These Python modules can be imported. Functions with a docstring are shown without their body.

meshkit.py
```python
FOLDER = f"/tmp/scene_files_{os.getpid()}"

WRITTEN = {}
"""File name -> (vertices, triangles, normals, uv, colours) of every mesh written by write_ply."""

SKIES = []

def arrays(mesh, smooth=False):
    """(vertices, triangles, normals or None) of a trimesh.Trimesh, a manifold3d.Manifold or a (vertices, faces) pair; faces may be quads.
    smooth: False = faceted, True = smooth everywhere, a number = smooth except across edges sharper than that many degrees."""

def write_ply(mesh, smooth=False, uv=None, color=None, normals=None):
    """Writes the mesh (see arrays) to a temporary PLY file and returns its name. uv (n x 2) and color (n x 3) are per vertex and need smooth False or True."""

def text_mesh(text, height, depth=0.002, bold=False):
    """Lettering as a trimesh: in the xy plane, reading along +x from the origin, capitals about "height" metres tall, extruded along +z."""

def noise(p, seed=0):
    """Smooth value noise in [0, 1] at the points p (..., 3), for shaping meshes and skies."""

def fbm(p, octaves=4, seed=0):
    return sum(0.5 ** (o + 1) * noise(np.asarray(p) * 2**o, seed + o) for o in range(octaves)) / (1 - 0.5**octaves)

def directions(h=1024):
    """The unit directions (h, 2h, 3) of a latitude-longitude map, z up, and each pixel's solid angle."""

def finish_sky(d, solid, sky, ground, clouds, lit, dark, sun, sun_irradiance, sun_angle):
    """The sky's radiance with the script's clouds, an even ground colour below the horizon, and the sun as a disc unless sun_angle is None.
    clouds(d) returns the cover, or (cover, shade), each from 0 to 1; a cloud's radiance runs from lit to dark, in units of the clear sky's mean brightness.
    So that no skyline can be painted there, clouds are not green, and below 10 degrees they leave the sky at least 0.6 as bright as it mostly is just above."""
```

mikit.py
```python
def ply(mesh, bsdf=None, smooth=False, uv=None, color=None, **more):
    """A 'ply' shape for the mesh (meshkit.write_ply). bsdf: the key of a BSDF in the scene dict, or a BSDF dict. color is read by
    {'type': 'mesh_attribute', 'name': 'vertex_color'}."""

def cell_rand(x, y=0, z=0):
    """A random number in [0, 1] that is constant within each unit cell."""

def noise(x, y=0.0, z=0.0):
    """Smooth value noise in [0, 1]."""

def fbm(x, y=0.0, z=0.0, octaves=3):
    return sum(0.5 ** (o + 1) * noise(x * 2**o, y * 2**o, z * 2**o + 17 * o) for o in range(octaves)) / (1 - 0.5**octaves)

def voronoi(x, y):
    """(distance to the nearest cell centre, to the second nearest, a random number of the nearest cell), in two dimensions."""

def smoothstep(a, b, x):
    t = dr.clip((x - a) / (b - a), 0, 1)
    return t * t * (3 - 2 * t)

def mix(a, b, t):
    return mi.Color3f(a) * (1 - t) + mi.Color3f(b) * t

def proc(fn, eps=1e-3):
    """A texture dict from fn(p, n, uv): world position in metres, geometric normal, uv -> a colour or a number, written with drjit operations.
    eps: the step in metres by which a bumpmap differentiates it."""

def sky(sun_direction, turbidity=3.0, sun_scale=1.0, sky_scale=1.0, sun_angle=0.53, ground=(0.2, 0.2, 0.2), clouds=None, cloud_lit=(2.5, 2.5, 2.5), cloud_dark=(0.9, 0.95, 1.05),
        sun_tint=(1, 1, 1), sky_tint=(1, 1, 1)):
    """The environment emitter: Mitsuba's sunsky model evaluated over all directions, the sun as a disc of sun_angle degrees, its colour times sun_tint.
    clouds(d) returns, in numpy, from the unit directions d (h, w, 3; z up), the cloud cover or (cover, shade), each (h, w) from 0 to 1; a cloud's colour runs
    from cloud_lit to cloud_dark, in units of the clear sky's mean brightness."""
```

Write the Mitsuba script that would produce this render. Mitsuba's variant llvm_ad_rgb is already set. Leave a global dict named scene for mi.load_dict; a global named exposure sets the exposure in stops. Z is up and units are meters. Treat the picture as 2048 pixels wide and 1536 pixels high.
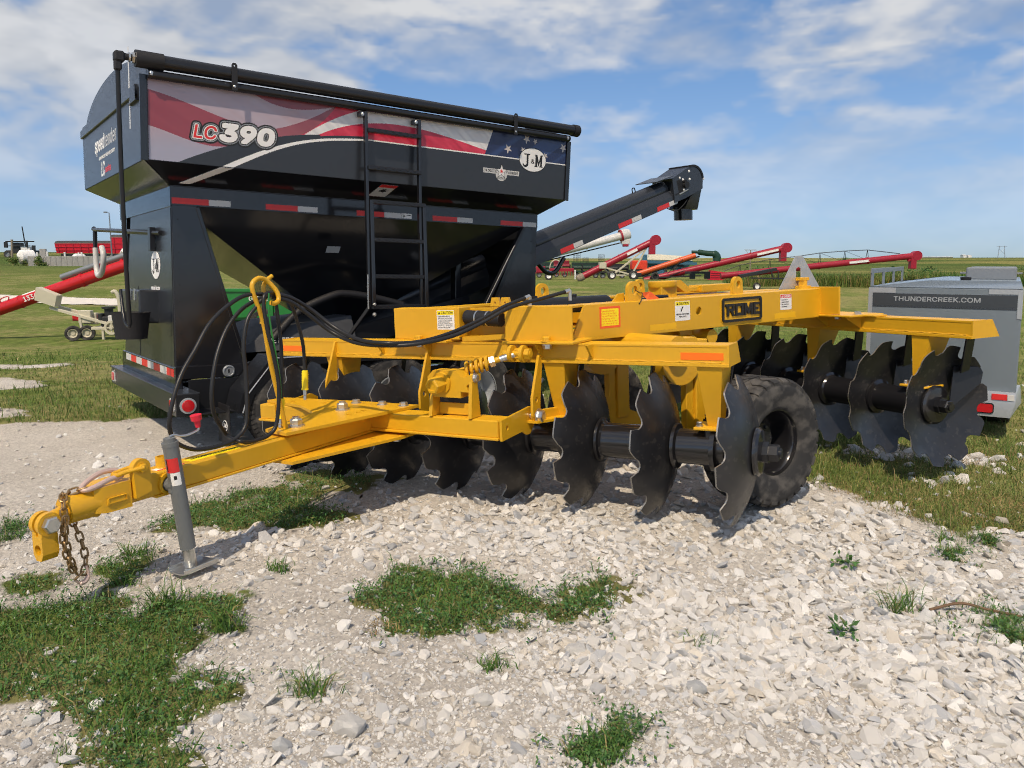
import math, random, numpy as np, trimesh, drjit as dr, mitsuba as mi, mikit, meshkit
from shapely.geometry import Polygon, Point
from shapely import affinity
from shapely.ops import unary_union
T4 = mi.ScalarTransform4f
scene, labels = {}, {}
rng = np.random.default_rng(7)
# ------------------------------------------------------------------ camera, sky, exposure
EYE = 1.5
PITCH = math.atan(169.0 / 1540.0)
scene['camera'] = {
    'type': 'perspective', 'fov': math.degrees(2 * math.atan(1024 / 1540.0)), 'fov_axis': 'x',
    'principal_point_offset_y': 78.0 / 1536.0, 'near_clip': 0.05, 'far_clip': 9000.0,
    'to_world': T4().look_at(origin=[0, 0, EYE], target=[0, math.cos(PITCH), EYE - math.sin(PITCH)], up=[0, 0, 1])}
SUN_AZ, SUN_EL = math.radians(194.0), math.radians(51.0)
SUN = [math.sin(SUN_AZ) * math.cos(SUN_EL), math.cos(SUN_AZ) * math.cos(SUN_EL), math.sin(SUN_EL)]


def clouds(d):
    az = np.arctan2(d[..., 0], d[..., 1])
    el = np.arcsin(np.clip(d[..., 2], -1, 1))
    q = np.stack([d[..., 0], d[..., 1], d[..., 2] * 2.1], -1) * 1.0
    w = meshkit.fbm(q * 4.0 + 11, 4, 3) - 0.5
    w2 = (meshkit.fbm(q * 9.0 + 31, 4, 13) - 0.5)
    big = meshkit.fbm(q * 2.3 + np.array([CX, CY, 0]) + 0.3 * w[..., None], 4, 21)
    puff = meshkit.fbm(q * 9.0 + w[..., None] * 1.4, 5, 5)
    fine = meshkit.fbm(q * 24.0 + w2[..., None] * 3.0, 5, 9)
    veil = meshkit.fbm(q * np.array([3.0, 3.0, 5.0]) + 40 + w[..., None] * 1.2, 5, 31)
    c = 0.50 * big + 0.33 * puff + 0.17 * fine
    thick = np.clip((c - 0.455) / 0.12, 0, 1)
    thin = 0.50 * np.clip((veil + 0.35 * (fine - 0.5) - 0.38) / 0.26, 0, 1)
    cover = 1 - (1 - 0.85 * thick) * (1 - thin)
    up = np.clip((d[..., 2] - 0.05) / 0.16, 0, 1)
    cover = cover * (0.14 + 0.86 * up) + 0.14 * (1 - up)
    shade = np.clip(0.45 + 2.0 * (0.5 - puff) + 1.2 * (0.5 - fine), 0, 1)
    return np.clip(cover, 0, 0.93), shade


CX, CY = 3.7, 1.3
scene['sky'] = mikit.sky(SUN, turbidity=3.0, sky_scale=1.12, sky_tint=(0.98, 1.10, 1.25), clouds=clouds, cloud_lit=(2.5, 2.5, 2.5), cloud_dark=(1.55, 1.62, 1.72), ground=(0.2, 0.2, 0.17))
exposure = 1.3

# ------------------------------------------------------------------ materials


def pr(rgb, rough=0.5, metal=0.0, coat=0.0, spec=0.5, **k):
    base = rgb if isinstance(rgb, dict) else {'type': 'rgb', 'value': list(rgb)}
    b = {'type': 'principled', 'base_color': base, 'roughness': rough, 'metallic': metal, 'specular': spec, **k}
    if coat:
        b.update(clearcoat=coat, clearcoat_gloss=0.95)
    return {'type': 'twosided', 'bsdf': b}


def mat(name, *a, **k):
    scene[name] = pr(*a, **k)
    return name


VC = {'type': 'mesh_attribute', 'name': 'vertex_color'}


def f_ground(p, n, uv):
    return mikit.mix(f_dirt(p, n, uv), f_turf(p, n, uv), mikit.smoothstep(0.30, 0.70, uv.x + 0.5 * (mikit.noise(p.x * 23, p.y * 23, 1.0) - 0.5)))


def f_yellow(p, n, uv):
    a = mikit.fbm(p.x * 7, p.y * 7, p.z * 7, 3)
    s = mikit.noise(p.x * 90, p.y * 90, p.z * 14)
    return mikit.mix((0.61, 0.330, 0.010), (0.66, 0.365, 0.017), a * 0.7 + s * 0.3)


def f_disc(p, n, uv):
    a = mikit.fbm(p.x * 9, p.y * 9, p.z * 9, 4)
    s = mikit.smoothstep(0.62, 0.70, mikit.fbm(p.x * 30 + 5, p.y * 30, p.z * 30, 3))
    return mikit.mix(mikit.mix((0.009, 0.010, 0.013), (0.022, 0.022, 0.025), a), (0.05, 0.047, 0.042), s * 0.35)


def f_discrough(p, n, uv):
    return 0.22 + 0.26 * mikit.fbm(p.x * 12, p.y * 12, p.z * 12, 3)


def f_rubber(p, n, uv):
    a = mikit.fbm(p.x * 14, p.y * 14, p.z * 14, 4)
    return mikit.mix((0.022, 0.022, 0.023), (0.085, 0.08, 0.074), mikit.smoothstep(0.42, 0.75, a))


def f_canvas(p, n, uv):
    return mikit.mix((0.035, 0.037, 0.042), (0.065, 0.068, 0.075), mikit.fbm(p.x * 5, p.y * 5, p.z * 9, 4))


def f_concrete(p, n, uv):
    return mikit.mix((0.36, 0.36, 0.35), (0.24, 0.24, 0.235), mikit.fbm(p.x * 0.8, p.y * 0.8, p.z * 0.25, 4))


def f_galv(p, n, uv):
    return mikit.mix((0.42, 0.43, 0.44), (0.60, 0.61, 0.62), mikit.fbm(p.x * 22, p.y * 22, p.z * 22, 3))


def f_dirt(p, n, uv):
    a = mikit.fbm(p.x * 2.3, p.y * 2.3, 0.0, 4)
    g = mikit.noise(p.x * 70, p.y * 70, 3.0) * 0.6 + mikit.noise(p.x * 170, p.y * 170, 7.0) * 0.4
    c = mikit.mix((0.36, 0.335, 0.300), (0.48, 0.458, 0.422), a)
    return c * (0.66 + 0.58 * g)


def f_dirtbump(p, n, uv):
    return 0.007 * mikit.noise(p.x * 60, p.y * 60, 1.0) + 0.004 * mikit.noise(p.x * 140, p.y * 140, 5.0)


def f_turf(p, n, uv):
    r = dr.sqrt(p.x * p.x + p.y * p.y)
    a = mikit.fbm(p.x * 0.35, p.y * 0.35, 0.0, 4)
    b = mikit.fbm(p.x * 3.1, p.y * 3.1, 4.0, 4)
    near = mikit.mix((0.095, 0.130, 0.030), (0.180, 0.175, 0.070), mikit.smoothstep(0.38, 0.66, 0.55 * a + 0.45 * b))
    near = near * (0.72 + 0.5 * mikit.noise(p.x * 11, p.y * 6, 2.0))
    # crop strips on the far hills
    ang = p.y * 0.92 + p.x * 0.38 + 55 * mikit.fbm(p.x * 0.004, p.y * 0.004, 3.0, 3)
    k = mikit.cell_rand(ang / 62.0, p.x / 420.0 + 7, 1)
    row = mikit.noise(ang * 0.11, p.x * 0.004, 1.0)
    far = mikit.mix((0.055, 0.085, 0.022), (0.16, 0.155, 0.055), mikit.smoothstep(0.35, 0.95, k))
    far = far * (0.75 + 0.5 * row)
    return mikit.mix(near, far, mikit.smoothstep(85.0, 150.0, r))


mat('yellow', mikit.proc(f_yellow), rough=0.36, coat=0.22, spec=0.45)
mat('gloss_black', (0.0085, 0.009, 0.0115), rough=0.12, coat=0.6, spec=0.55)
mat('satin_black', (0.011, 0.012, 0.015), rough=0.30)
mat('tub_black', (0.020, 0.023, 0.029), rough=0.28, coat=0.5, spec=0.6)
mat('matte_black', (0.010, 0.010, 0.012), rough=0.6)
mat('disc_steel', mikit.proc(f_disc), rough=mikit.proc(f_discrough), spec=0.6)
mat('worn_edge', (0.30, 0.29, 0.27), rough=0.38, metal=0.7)
mat('wet_black', (0.010, 0.010, 0.012), rough=0.12, coat=0.8, spec=0.6)
mat('rubber', mikit.proc(f_rubber), rough=0.78)
mat('hose', (0.012, 0.012, 0.013), rough=0.42)
mat('zinc', (0.62, 0.62, 0.60), rough=0.28, metal=0.9)
mat('galvanized', mikit.proc(f_galv), rough=0.42, metal=0.55)
mat('chain_gold', (0.30, 0.20, 0.10), rough=0.42, metal=0.75)
mat('link_pink', (0.62, 0.46, 0.40), rough=0.4, metal=0.4)
mat('jack_grey', (0.14, 0.15, 0.155), rough=0.42)
mat('red_plastic', (0.62, 0.02, 0.045), rough=0.4)
mat('grip_yellow', (0.86, 0.66, 0.01), rough=0.45)
mat('white', (0.76, 0.76, 0.75), rough=0.45)
mat('print_black', (0.012, 0.012, 0.012), rough=0.5)
mat('print_grey', (0.30, 0.33, 0.36), rough=0.45)
mat('red_tape', (0.62, 0.03, 0.03), rough=0.35)
mat('silver_tape', (0.55, 0.55, 0.54), rough=0.35)
mat('orange_tape', (0.95, 0.17, 0.006), rough=0.45)
mat('amber_tape', (0.80, 0.44, 0.006), rough=0.4)
mat('print_yellow', (0.85, 0.70, 0.01), rough=0.45)
mat('print_orange', (0.80, 0.11, 0.02), rough=0.45)
mat('flag_ribbon', (0.95, 0.17, 0.05), rough=0.6)
mat('lens_red', (0.45, 0.008, 0.014), rough=0.12, coat=0.8)
mat('trailer_grey', (0.150, 0.185, 0.220), rough=0.22, coat=0.5)
mat('trailer_trim', (0.42, 0.45, 0.48), rough=0.32, metal=0.4)
mat('banner_dark', (0.042, 0.050, 0.060), rough=0.3)
mat('auger_red', (0.50, 0.012, 0.018), rough=0.3, coat=0.4)
mat('far_red', (0.30, 0.010, 0.028), rough=0.4)
mat('bin_red', (0.52, 0.012, 0.03), rough=0.4)
mat('orange_paint', (0.62, 0.10, 0.028), rough=0.4)
mat('scarlet', (0.66, 0.05, 0.02), rough=0.4)
mat('green_paint', (0.012, 0.17, 0.028), rough=0.3, coat=0.4)
mat('dark_green', (0.010, 0.045, 0.028), rough=0.45)
mat('blue_paint', (0.045, 0.13, 0.20), rough=0.4)
mat('cream', (0.52, 0.49, 0.38), rough=0.5)
mat('far_black', (0.018, 0.020, 0.022), rough=0.5)
mat('canvas', mikit.proc(f_canvas), rough=0.62)
mat('concrete', mikit.proc(f_concrete), rough=0.85)
mat('wood', (0.25, 0.21, 0.16), rough=0.85)
mat('steel_grey', (0.24, 0.26, 0.28), rough=0.4, metal=0.4)
mat('twig', (0.16, 0.10, 0.06), rough=0.9)
mat('stone', VC, rough=0.85, spec=0.3)
scene['leaf'] = {'type': 'twosided', 'bsdf': {'type': 'principled', 'base_color': VC, 'roughness': 0.55, 'specular': 0.35}}
scene['ground_cover'] = {'type': 'twosided', 'bsdf': {'type': 'bumpmap', 'tex': mikit.proc(f_dirtbump, eps=0.003), 'scale': 1.0,
                         'bsdf': {'type': 'principled', 'base_color': mikit.proc(f_ground), 'roughness': 0.92, 'specular': 0.15}}}
mat('gravel_road_stone', (0.42, 0.40, 0.37), rough=0.95)

# ------------------------------------------------------------------ helpers


def num(key):
    if key not in scene and key not in used:
        used.add(key)
        return key
    i = 1
    while f'{key}_{i:03d}' in used or f'{key}_{i:03d}' in scene:
        i += 1
    k = f'{key}_{i:03d}'
    used.add(k)
    return k


used = set()


def thing(name, label, cat, group=None):
    k = num(name)
    labels[k] = {'label': label, 'category': cat}
    if group:
        labels[k]['group'] = group
    return k


def tag(k, label, cat, group=None, kind=None):
    labels[k] = {'label': label}
    if cat:
        labels[k]['category'] = cat
    if group:
        labels[k]['group'] = group
    if kind:
        labels[k]['kind'] = kind
    return k


def add(parent, name, mesh, m, M=None, smooth=30, color=None, label=None):
    """one entry of the scene: parent__name"""
    if isinstance(mesh, (list, tuple)):
        mesh = trimesh.util.concatenate(list(mesh))
    mesh = mesh.copy()
    if M is not None:
        mesh.apply_transform(M)
    k = num(f'{parent}__{name}' if parent else name)
    scene[k] = mikit.ply(mesh, m, smooth=smooth, color=color)
    if label:
        labels[k] = {'label': label}
    return k


def frame(o, x, y, z):
    M = np.eye(4)
    M[:3, 0], M[:3, 1], M[:3, 2], M[:3, 3] = x, y, z, o
    return M


def unit(v):
    v = np.asarray(v, float)
    return v / np.linalg.norm(v)


def box(a, b, ch=0.003):
    """box between two corners, edges chamfered"""
    a, b = np.minimum(a, b).astype(float), np.maximum(a, b).astype(float)
    ch = min(ch, 0.25 * (b - a).min())
    if ch <= 0.0004:
        m = trimesh.creation.box(b - a)
        m.apply_translation((a + b) / 2)
        return m
    pts = []
    for sx in (0, 1):
        for sy in (0, 1):
            for sz in (0, 1):
                c = np.where([sx, sy, sz], b, a)
                s = np.where([sx, sy, sz], -1, 1) * ch
                for k in range(3):
                    q = c + s
                    q[k] = c[k]
                    pts.append(q)
    return trimesh.convex.convex_hull(np.array(pts))


def axes(a, b):
    z = unit(np.subtract(b, a))
    x = unit(np.cross(z, [0, 0, 1] if abs(z[2]) < 0.95 else [1, 0, 0]))
    return x, np.cross(z, x), z


def cyl(a, b, r, n=20, r2=None):
    a, b = np.asarray(a, float), np.asarray(b, float)
    return lathe([(0, 0), (r, 0), (r if r2 is None else r2, np.linalg.norm(b - a)), (0, np.linalg.norm(b - a))], a, b, n)


def lathe(prof, a, b, n=24):
    """profile of (radius, distance along a->b)"""
    a = np.asarray(a, float)
    x, y, z = axes(a, b)
    t = np.arange(n) * 2 * np.pi / n
    v = []
    for r, h in prof:
        v.append(a + h * z + r * (np.cos(t)[:, None] * x + np.sin(t)[:, None] * y))
    v = np.vstack(v)
    f = []
    for i in range(len(prof) - 1):
        for j in range(n):
            k = (j + 1) % n
            q = [i * n + j, i * n + k, (i + 1) * n + k, (i + 1) * n + j]
            if prof[i][0] > 0:
                f.append([q[0], q[1], q[2]])
            if prof[i + 1][0] > 0:
                f.append([q[0], q[2], q[3]])
    m = trimesh.Trimesh(v, np.array(f), process=True)
    return m


def catmull(p, k=6):
    p = np.asarray(p, float)
    q = np.vstack([2 * p[0] - p[1], p, 2 * p[-1] - p[-2]])
    out = []
    for i in range(1, len(q) - 2):
        for t in np.arange(k) / k:
            a, b, c, d = q[i - 1:i + 3]
            out.append(0.5 * ((2 * b) + (c - a) * t + (2 * a - 5 * b + 4 * c - d) * t * t + (3 * b - a - 3 * c + d) * t ** 3))
    out.append(p[-1])
    return np.array(out)


def tube(p, r, n=10, k=6, closed=False):
    p = catmull(p, k) if k else np.asarray(p, float)
    t = np.gradient(p, axis=0)
    t /= np.linalg.norm(t, axis=1, keepdims=True) + 1e-12
    x = np.cross(t[0], [0, 0, 1] if abs(t[0][2]) < 0.9 else [1, 0, 0])
    x /= np.linalg.norm(x)
    rings, ang = [], np.arange(n) * 2 * np.pi / n
    for i in range(len(p)):
        x = x - t[i] * (x @ t[i])
        x /= np.linalg.norm(x)
        y = np.cross(t[i], x)
        rr = r[i] if np.ndim(r) else r
        rings.append(p[i] + rr * (np.cos(ang)[:, None] * x + np.sin(ang)[:, None] * y))
    v = np.vstack(rings + [p[:1], p[-1:]])
    f, m = [], len(p)
    for i in range(m - 1):
        for j in range(n):
            a, b = i * n + j, i * n + (j + 1) % n
            f += [[a, b, b + n], [a, b + n, a + n]]
    for j in range(n):
        f += [[m * n, (j + 1) % n, j], [m * n + 1, (m - 1) * n + j, (m - 1) * n + (j + 1) % n]]
    return trimesh.Trimesh(v, f, process=False)


def prism(poly, o, x, y, th):
    """2-D polygon (or list of points) drawn in the plane o + a x + b y, thickness th along x cross y (centred when th is a pair)"""
    if not hasattr(poly, 'area'):
        poly = Polygon(poly)
    lo, hi = (0, th) if np.ndim(th) == 0 else th
    geoms = getattr(poly, 'geoms', [poly])
    m = trimesh.util.concatenate([trimesh.creation.extrude_polygon(g, hi - lo, engine='earcut') for g in geoms])
    m.apply_translation([0, 0, lo])
    x, y = unit(x), unit(y)
    m.apply_transform(frame(o, x, y, np.cross(x, y)))
    return m


def beam(a, b, w, h, up=(0, 0, 1), ch=0.003):
    """bar from a to b, width w (sideways) and height h (along up)"""
    a, b = np.asarray(a, float), np.asarray(b, float)
    z = unit(b - a)
    if abs(np.dot(unit(up), z)) > 0.999:
        up = (0, 1, 0)
    x = unit(np.cross(up, z))
    y = np.cross(z, x)
    m = box([-w / 2, -h / 2, 0], [w / 2, h / 2, np.linalg.norm(b - a)], ch)
    m.apply_transform(frame(a, x, y, z))
    return m


def hexbolt(c, n, r=0.02, h=0.016, washer=True):
    """bolt head standing on the point c along n"""
    c, n = np.asarray(c, float), unit(n)
    p = [lathe([(0, 0), (r, 0), (r, h * 0.85), (r * 0.82, h), (0, h)], c, c + n, 6)]
    if washer:
        p.append(lathe([(0, 0), (r * 1.3, 0), (r * 1.3, h * 0.22), (0, h * 0.22)], c - n * 0.001, c + n, 18))
    return trimesh.util.concatenate(p)


def text(s, h, o, x, y, width=None, depth=0.0015, bold=False):
    """flat lettering, capitals h tall, lower left corner at o, reading along x, up along y"""
    m = meshkit.text_mesh(s, h, depth, bold)
    lo, hi = m.bounds
    m.apply_translation([-lo[0], 0, 0])
    if width:
        m.apply_scale([width / (hi[0] - lo[0]), 1, 1])
    x, y = unit(x), unit(y)
    m.apply_transform(frame(o, x, y, np.cross(x, y)))
    return m


def quad(o, x, y, w, h, th=0.0012, r=0.0):
    """thin plate, lower left corner o"""
    p = Polygon([(0, 0), (w, 0), (w, h), (0, h)])
    if r:
        p = p.buffer(-r).buffer(r, 4)
    return prism(p, o, x, y, th)


def ellipse(c, x, y, a, b, th=0.0012):
    return prism(affinity.scale(Point(0, 0).buffer(1, 16), a, b), c, x, y, th)


# ------------------------------------------------------------------ the lie of the land
def sst(a, b, x):
    t = np.clip((np.asarray(x, float) - a) / (b - a), 0, 1)
    return t * t * (3 - 2 * t)


def land(x, y):
    x, y = np.asarray(x, float), np.asarray(y, float)
    r = np.hypot(x, y)
    side = sst(0.12, 0.36, -x / np.maximum(y, 0.3) * (y > 0) + (y <= 0) * 0.2)      # 0 to the right, 1 to the left
    e = np.maximum(y, 0.3 * r)
    left = -0.62 * sst(8, 20, e) + 1.15 * sst(50, 128, e) + 1.7 * sst(140, 175, e) + 4.6 * sst(175, 520, e) - 25 * sst(560, 2600, e)
    right = -0.25 * sst(50, 70, r) - 8.5 * sst(72, 330, r) + 13.2 * sst(330, 1250, r) - 26 * sst(1350, 3000, r)
    z = right * (1 - side) + left * side
    p = np.stack([x, y, np.zeros_like(x)], -1)
    z = z + 5.0 * sst(250, 900, r) * (meshkit.fbm(p * 0.0028 + 5, 3, 17) - 0.5) * (1 - side)
    z = z + 0.085 * np.exp(-(((x + 1.7) / 1.0) ** 2 + ((y - 3.2) / 0.75) ** 2))
    z = z - 0.09 * np.exp(-(((x + 1.0) / 2.6) ** 2 + ((y - 7.6) / 1.3) ** 2))
    z = z + 0.035 * np.exp(-(((x - 0.1) / 1.1) ** 2 + ((y - 4.05) / 0.35) ** 2))
    z = z + (0.05 * (meshkit.fbm(p * 1.1, 3, 4) - 0.5) + 0.10 * (meshkit.fbm(p * 0.3 + 9, 3, 8) - 0.5) * sst(5, 12, r)) * (1 - sst(60, 120, r))
    return z


GRASS = [[[-2.184,2.957],[-2.105,3.02],[-1.96,3.087],[-1.766,3.156],[-1.457,3.087],[-1.221,3.02],[-1.117,2.875],[-1.094,2.69],[-0.951,2.495],[-0.965,2.352],[-1.075,2.236],[-1.265,2.273],[-1.439,2.248],[-1.583,2.379],[-1.672,2.365],[-1.761,2.352]],[[-1.517,2.273],[-1.283,2.248],[-1.092,2.273],[-0.962,2.223],[-0.949,2.118],[-1.197,2.085],[-1.429,2.085]],[[-0.835,3.204],[-0.686,3.33],[-0.537,3.552],[-0.301,3.6],[-0.057,3.523],[0.082,3.356],[0.246,3.438],[0.389,3.466],[0.436,3.278],[0.455,2.957],[0.418,2.836],[0.261,3.042],[-0.049,3.02],[-0.314,2.99],[-0.535,2.978],[-0.717,3.064]],[[-2.037,4.384],[-1.906,4.568],[-1.758,4.841],[-1.542,4.985],[-1.178,4.716],[-1.101,4.52],[-1.311,4.213],[-1.545,4.157],[-1.721,4.109],[-1.884,3.98],[-2.008,4.018]],[[-1.369,4.173],[-1.245,4.384],[-1.02,4.568],[-0.961,4.428],[-1.085,4.213],[-1.28,4.109]],[[-3.035,4.297],[-2.774,4.34],[-2.595,4.094],[-2.692,3.908],[-2.771,3.908]],[[0.172,2.352],[0.295,2.436],[0.386,2.48],[0.486,2.379],[0.492,2.248],[0.546,2.085],[0.139,2.085],[0.135,2.273]],[[1.725,3.11],[1.942,3.156],[2.253,3.204],[2.02,2.856],[1.861,2.916],[1.727,2.999]],[[2.098,3.944],[2.365,4.018],[2.562,3.944],[2.362,3.643],[2.184,3.612],[2.073,3.771]],[[-1.918,3.356],[-1.881,3.552],[-1.769,3.674],[-1.665,3.552],[-1.688,3.304],[-1.818,3.253]],[[-2.209,3.278],[-2.123,3.356],[-1.987,3.278],[-2.037,3.11],[-2.137,3.133]],[[-1.527,5.415],[-1.21,5.285],[-0.976,5.161],[-1.01,4.985],[-1.373,5.101]]]
GRASS_POLY = [Polygon(g).buffer(0) for g in GRASS]
STRAW = [[[2.167,5.285],[2.524,4.874],[3.333,4.82],[2.9,4.173],[2.499,4.255],[2.204,4.474],[2.068,4.874]],[[2.697,4.716],[3.197,4.616],[2.822,4.055],[2.62,4.173]],[[-0.687,3.02],[-0.47,3.087],[-0.388,2.936],[-0.557,2.875]],[[2.926,6.347],[4.071,5.923],[3.731,5.415],[2.494,5.551]],[[-1.859,3.33],[-1.542,3.278],[-1.541,3.133],[-1.809,3.156]]]
STRAW_POLY = [Polygon(g).buffer(0) for g in STRAW]
LAWN = Polygon([[-60,4.6],[-7,6.4],[-4.697,6.941],[-3.922,7.21],[-3.287,7.281],[-2.6,7.9],[-1.2,9.4],[0.2,8.6],[0.35,6.1],[1.3,5.7],[2.05,5.15],[2.295,4.666],[2.452,4.173],[2.789,4.055],[6,4.0],[60,2.0],[5000,2.0],[5000,5000],[-5000,5000],[-5000,4.6]]).buffer(0)
BARE = [Polygon(g).buffer(0) for g in [[[-9.138,12.896],[-7.211,12.472],[-6.763,11.824],[-7.688,11.466],[-8.138,11.466]],[[-7.402,10.414],[-6.275,10.134],[-5.735,9.536],[-5.727,9.039],[-6.316,8.862]],[[-5.621,7.869],[-4.966,7.654],[-4.726,7.352],[-5.128,7.164]],[[2.471,6.258],[2.97,6.086],[3.285,5.923],[3.125,5.769],[2.656,5.923]],[[3.364,5.923],[3.585,5.769],[3.557,5.482],[3.232,5.551]]]]
ROAD = Polygon([[-75,56],[-31.3,47.2],[-21.5,42.3],[-9,35.5],[-9,31.5],[-18.2,35.7],[-26.4,39.7],[-75,49]])


def signed(poly, x, y):
    """about +distance inside, -distance outside"""
    from shapely import points, contains, distance
    pts = points(np.ravel(x), np.ravel(y))
    d = distance(poly.boundary, pts)
    return np.where(contains(poly, pts), d, -d).reshape(np.shape(x))


def mask(x, y):
    """grass cover, 0 to 1"""
    x, y = np.asarray(x, float), np.asarray(y, float)
    p = np.stack([x, y, np.zeros_like(x)], -1)
    n = meshkit.fbm(p * 2.6, 4, 2) - 0.5
    n2 = meshkit.fbm(p * 0.8 + 30, 4, 12) - 0.5
    n3 = meshkit.fbm(p * 9.0 + 3, 3, 15) - 0.5
    m = sst(-0.10, 0.12, signed(LAWN, x, y) + 0.55 * n + 0.5 * n2)
    near = np.hypot(x, y) < 30
    for g in BARE:
        m = np.minimum(m, 1 - sst(-0.15, 0.15, signed(g, x, y) + 0.5 * n))
    for g in GRASS_POLY:
        s = np.full(x.shape, -9.0)
        s[near] = signed(g, x[near], y[near])
        m = np.maximum(m, sst(-0.10, 0.08, s - 0.03 + 0.62 * n + 0.25 * n3))
    return m


# one sheet: rings about the camera, finer in front of it
ang = np.concatenate([np.linspace(-math.radians(42), math.radians(42), 340), np.linspace(math.radians(42), math.radians(318), 70)[1:-1]])
rad = [0.0, 0.5, 1.0]
while rad[-1] < 4200:
    rad.append(rad[-1] * (1.0125 if rad[-1] < 13 else 1.035 if rad[-1] < 300 else 1.05))
rad = np.array(rad)
gx, gy = rad[:, None] * np.sin(ang)[None], rad[:, None] * np.cos(ang)[None]
gz = land(gx, gy)
na = len(ang)
i, j = np.meshgrid(np.arange(len(rad) - 1), np.arange(na), indexing='ij')
k = (j + 1) % na
fa = np.stack([i * na + j, (i + 1) * na + j, (i + 1) * na + k], -1).reshape(-1, 3)
fb = np.stack([i * na + j, (i + 1) * na + k, i * na + k], -1).reshape(-1, 3)
gm = mask(gx, gy).ravel()
ground = trimesh.Trimesh(np.stack([gx, gy, gz], -1).reshape(-1, 3), np.vstack([fa, fb])[:, ::-1], process=False)
scene['ground'] = mikit.ply(ground, 'ground_cover', smooth=True, uv=np.repeat(gm[:, None], 2, 1))
tag('ground', 'pale limestone gravel lot running out into mown lawn and farmland', None, kind='structure')


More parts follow.
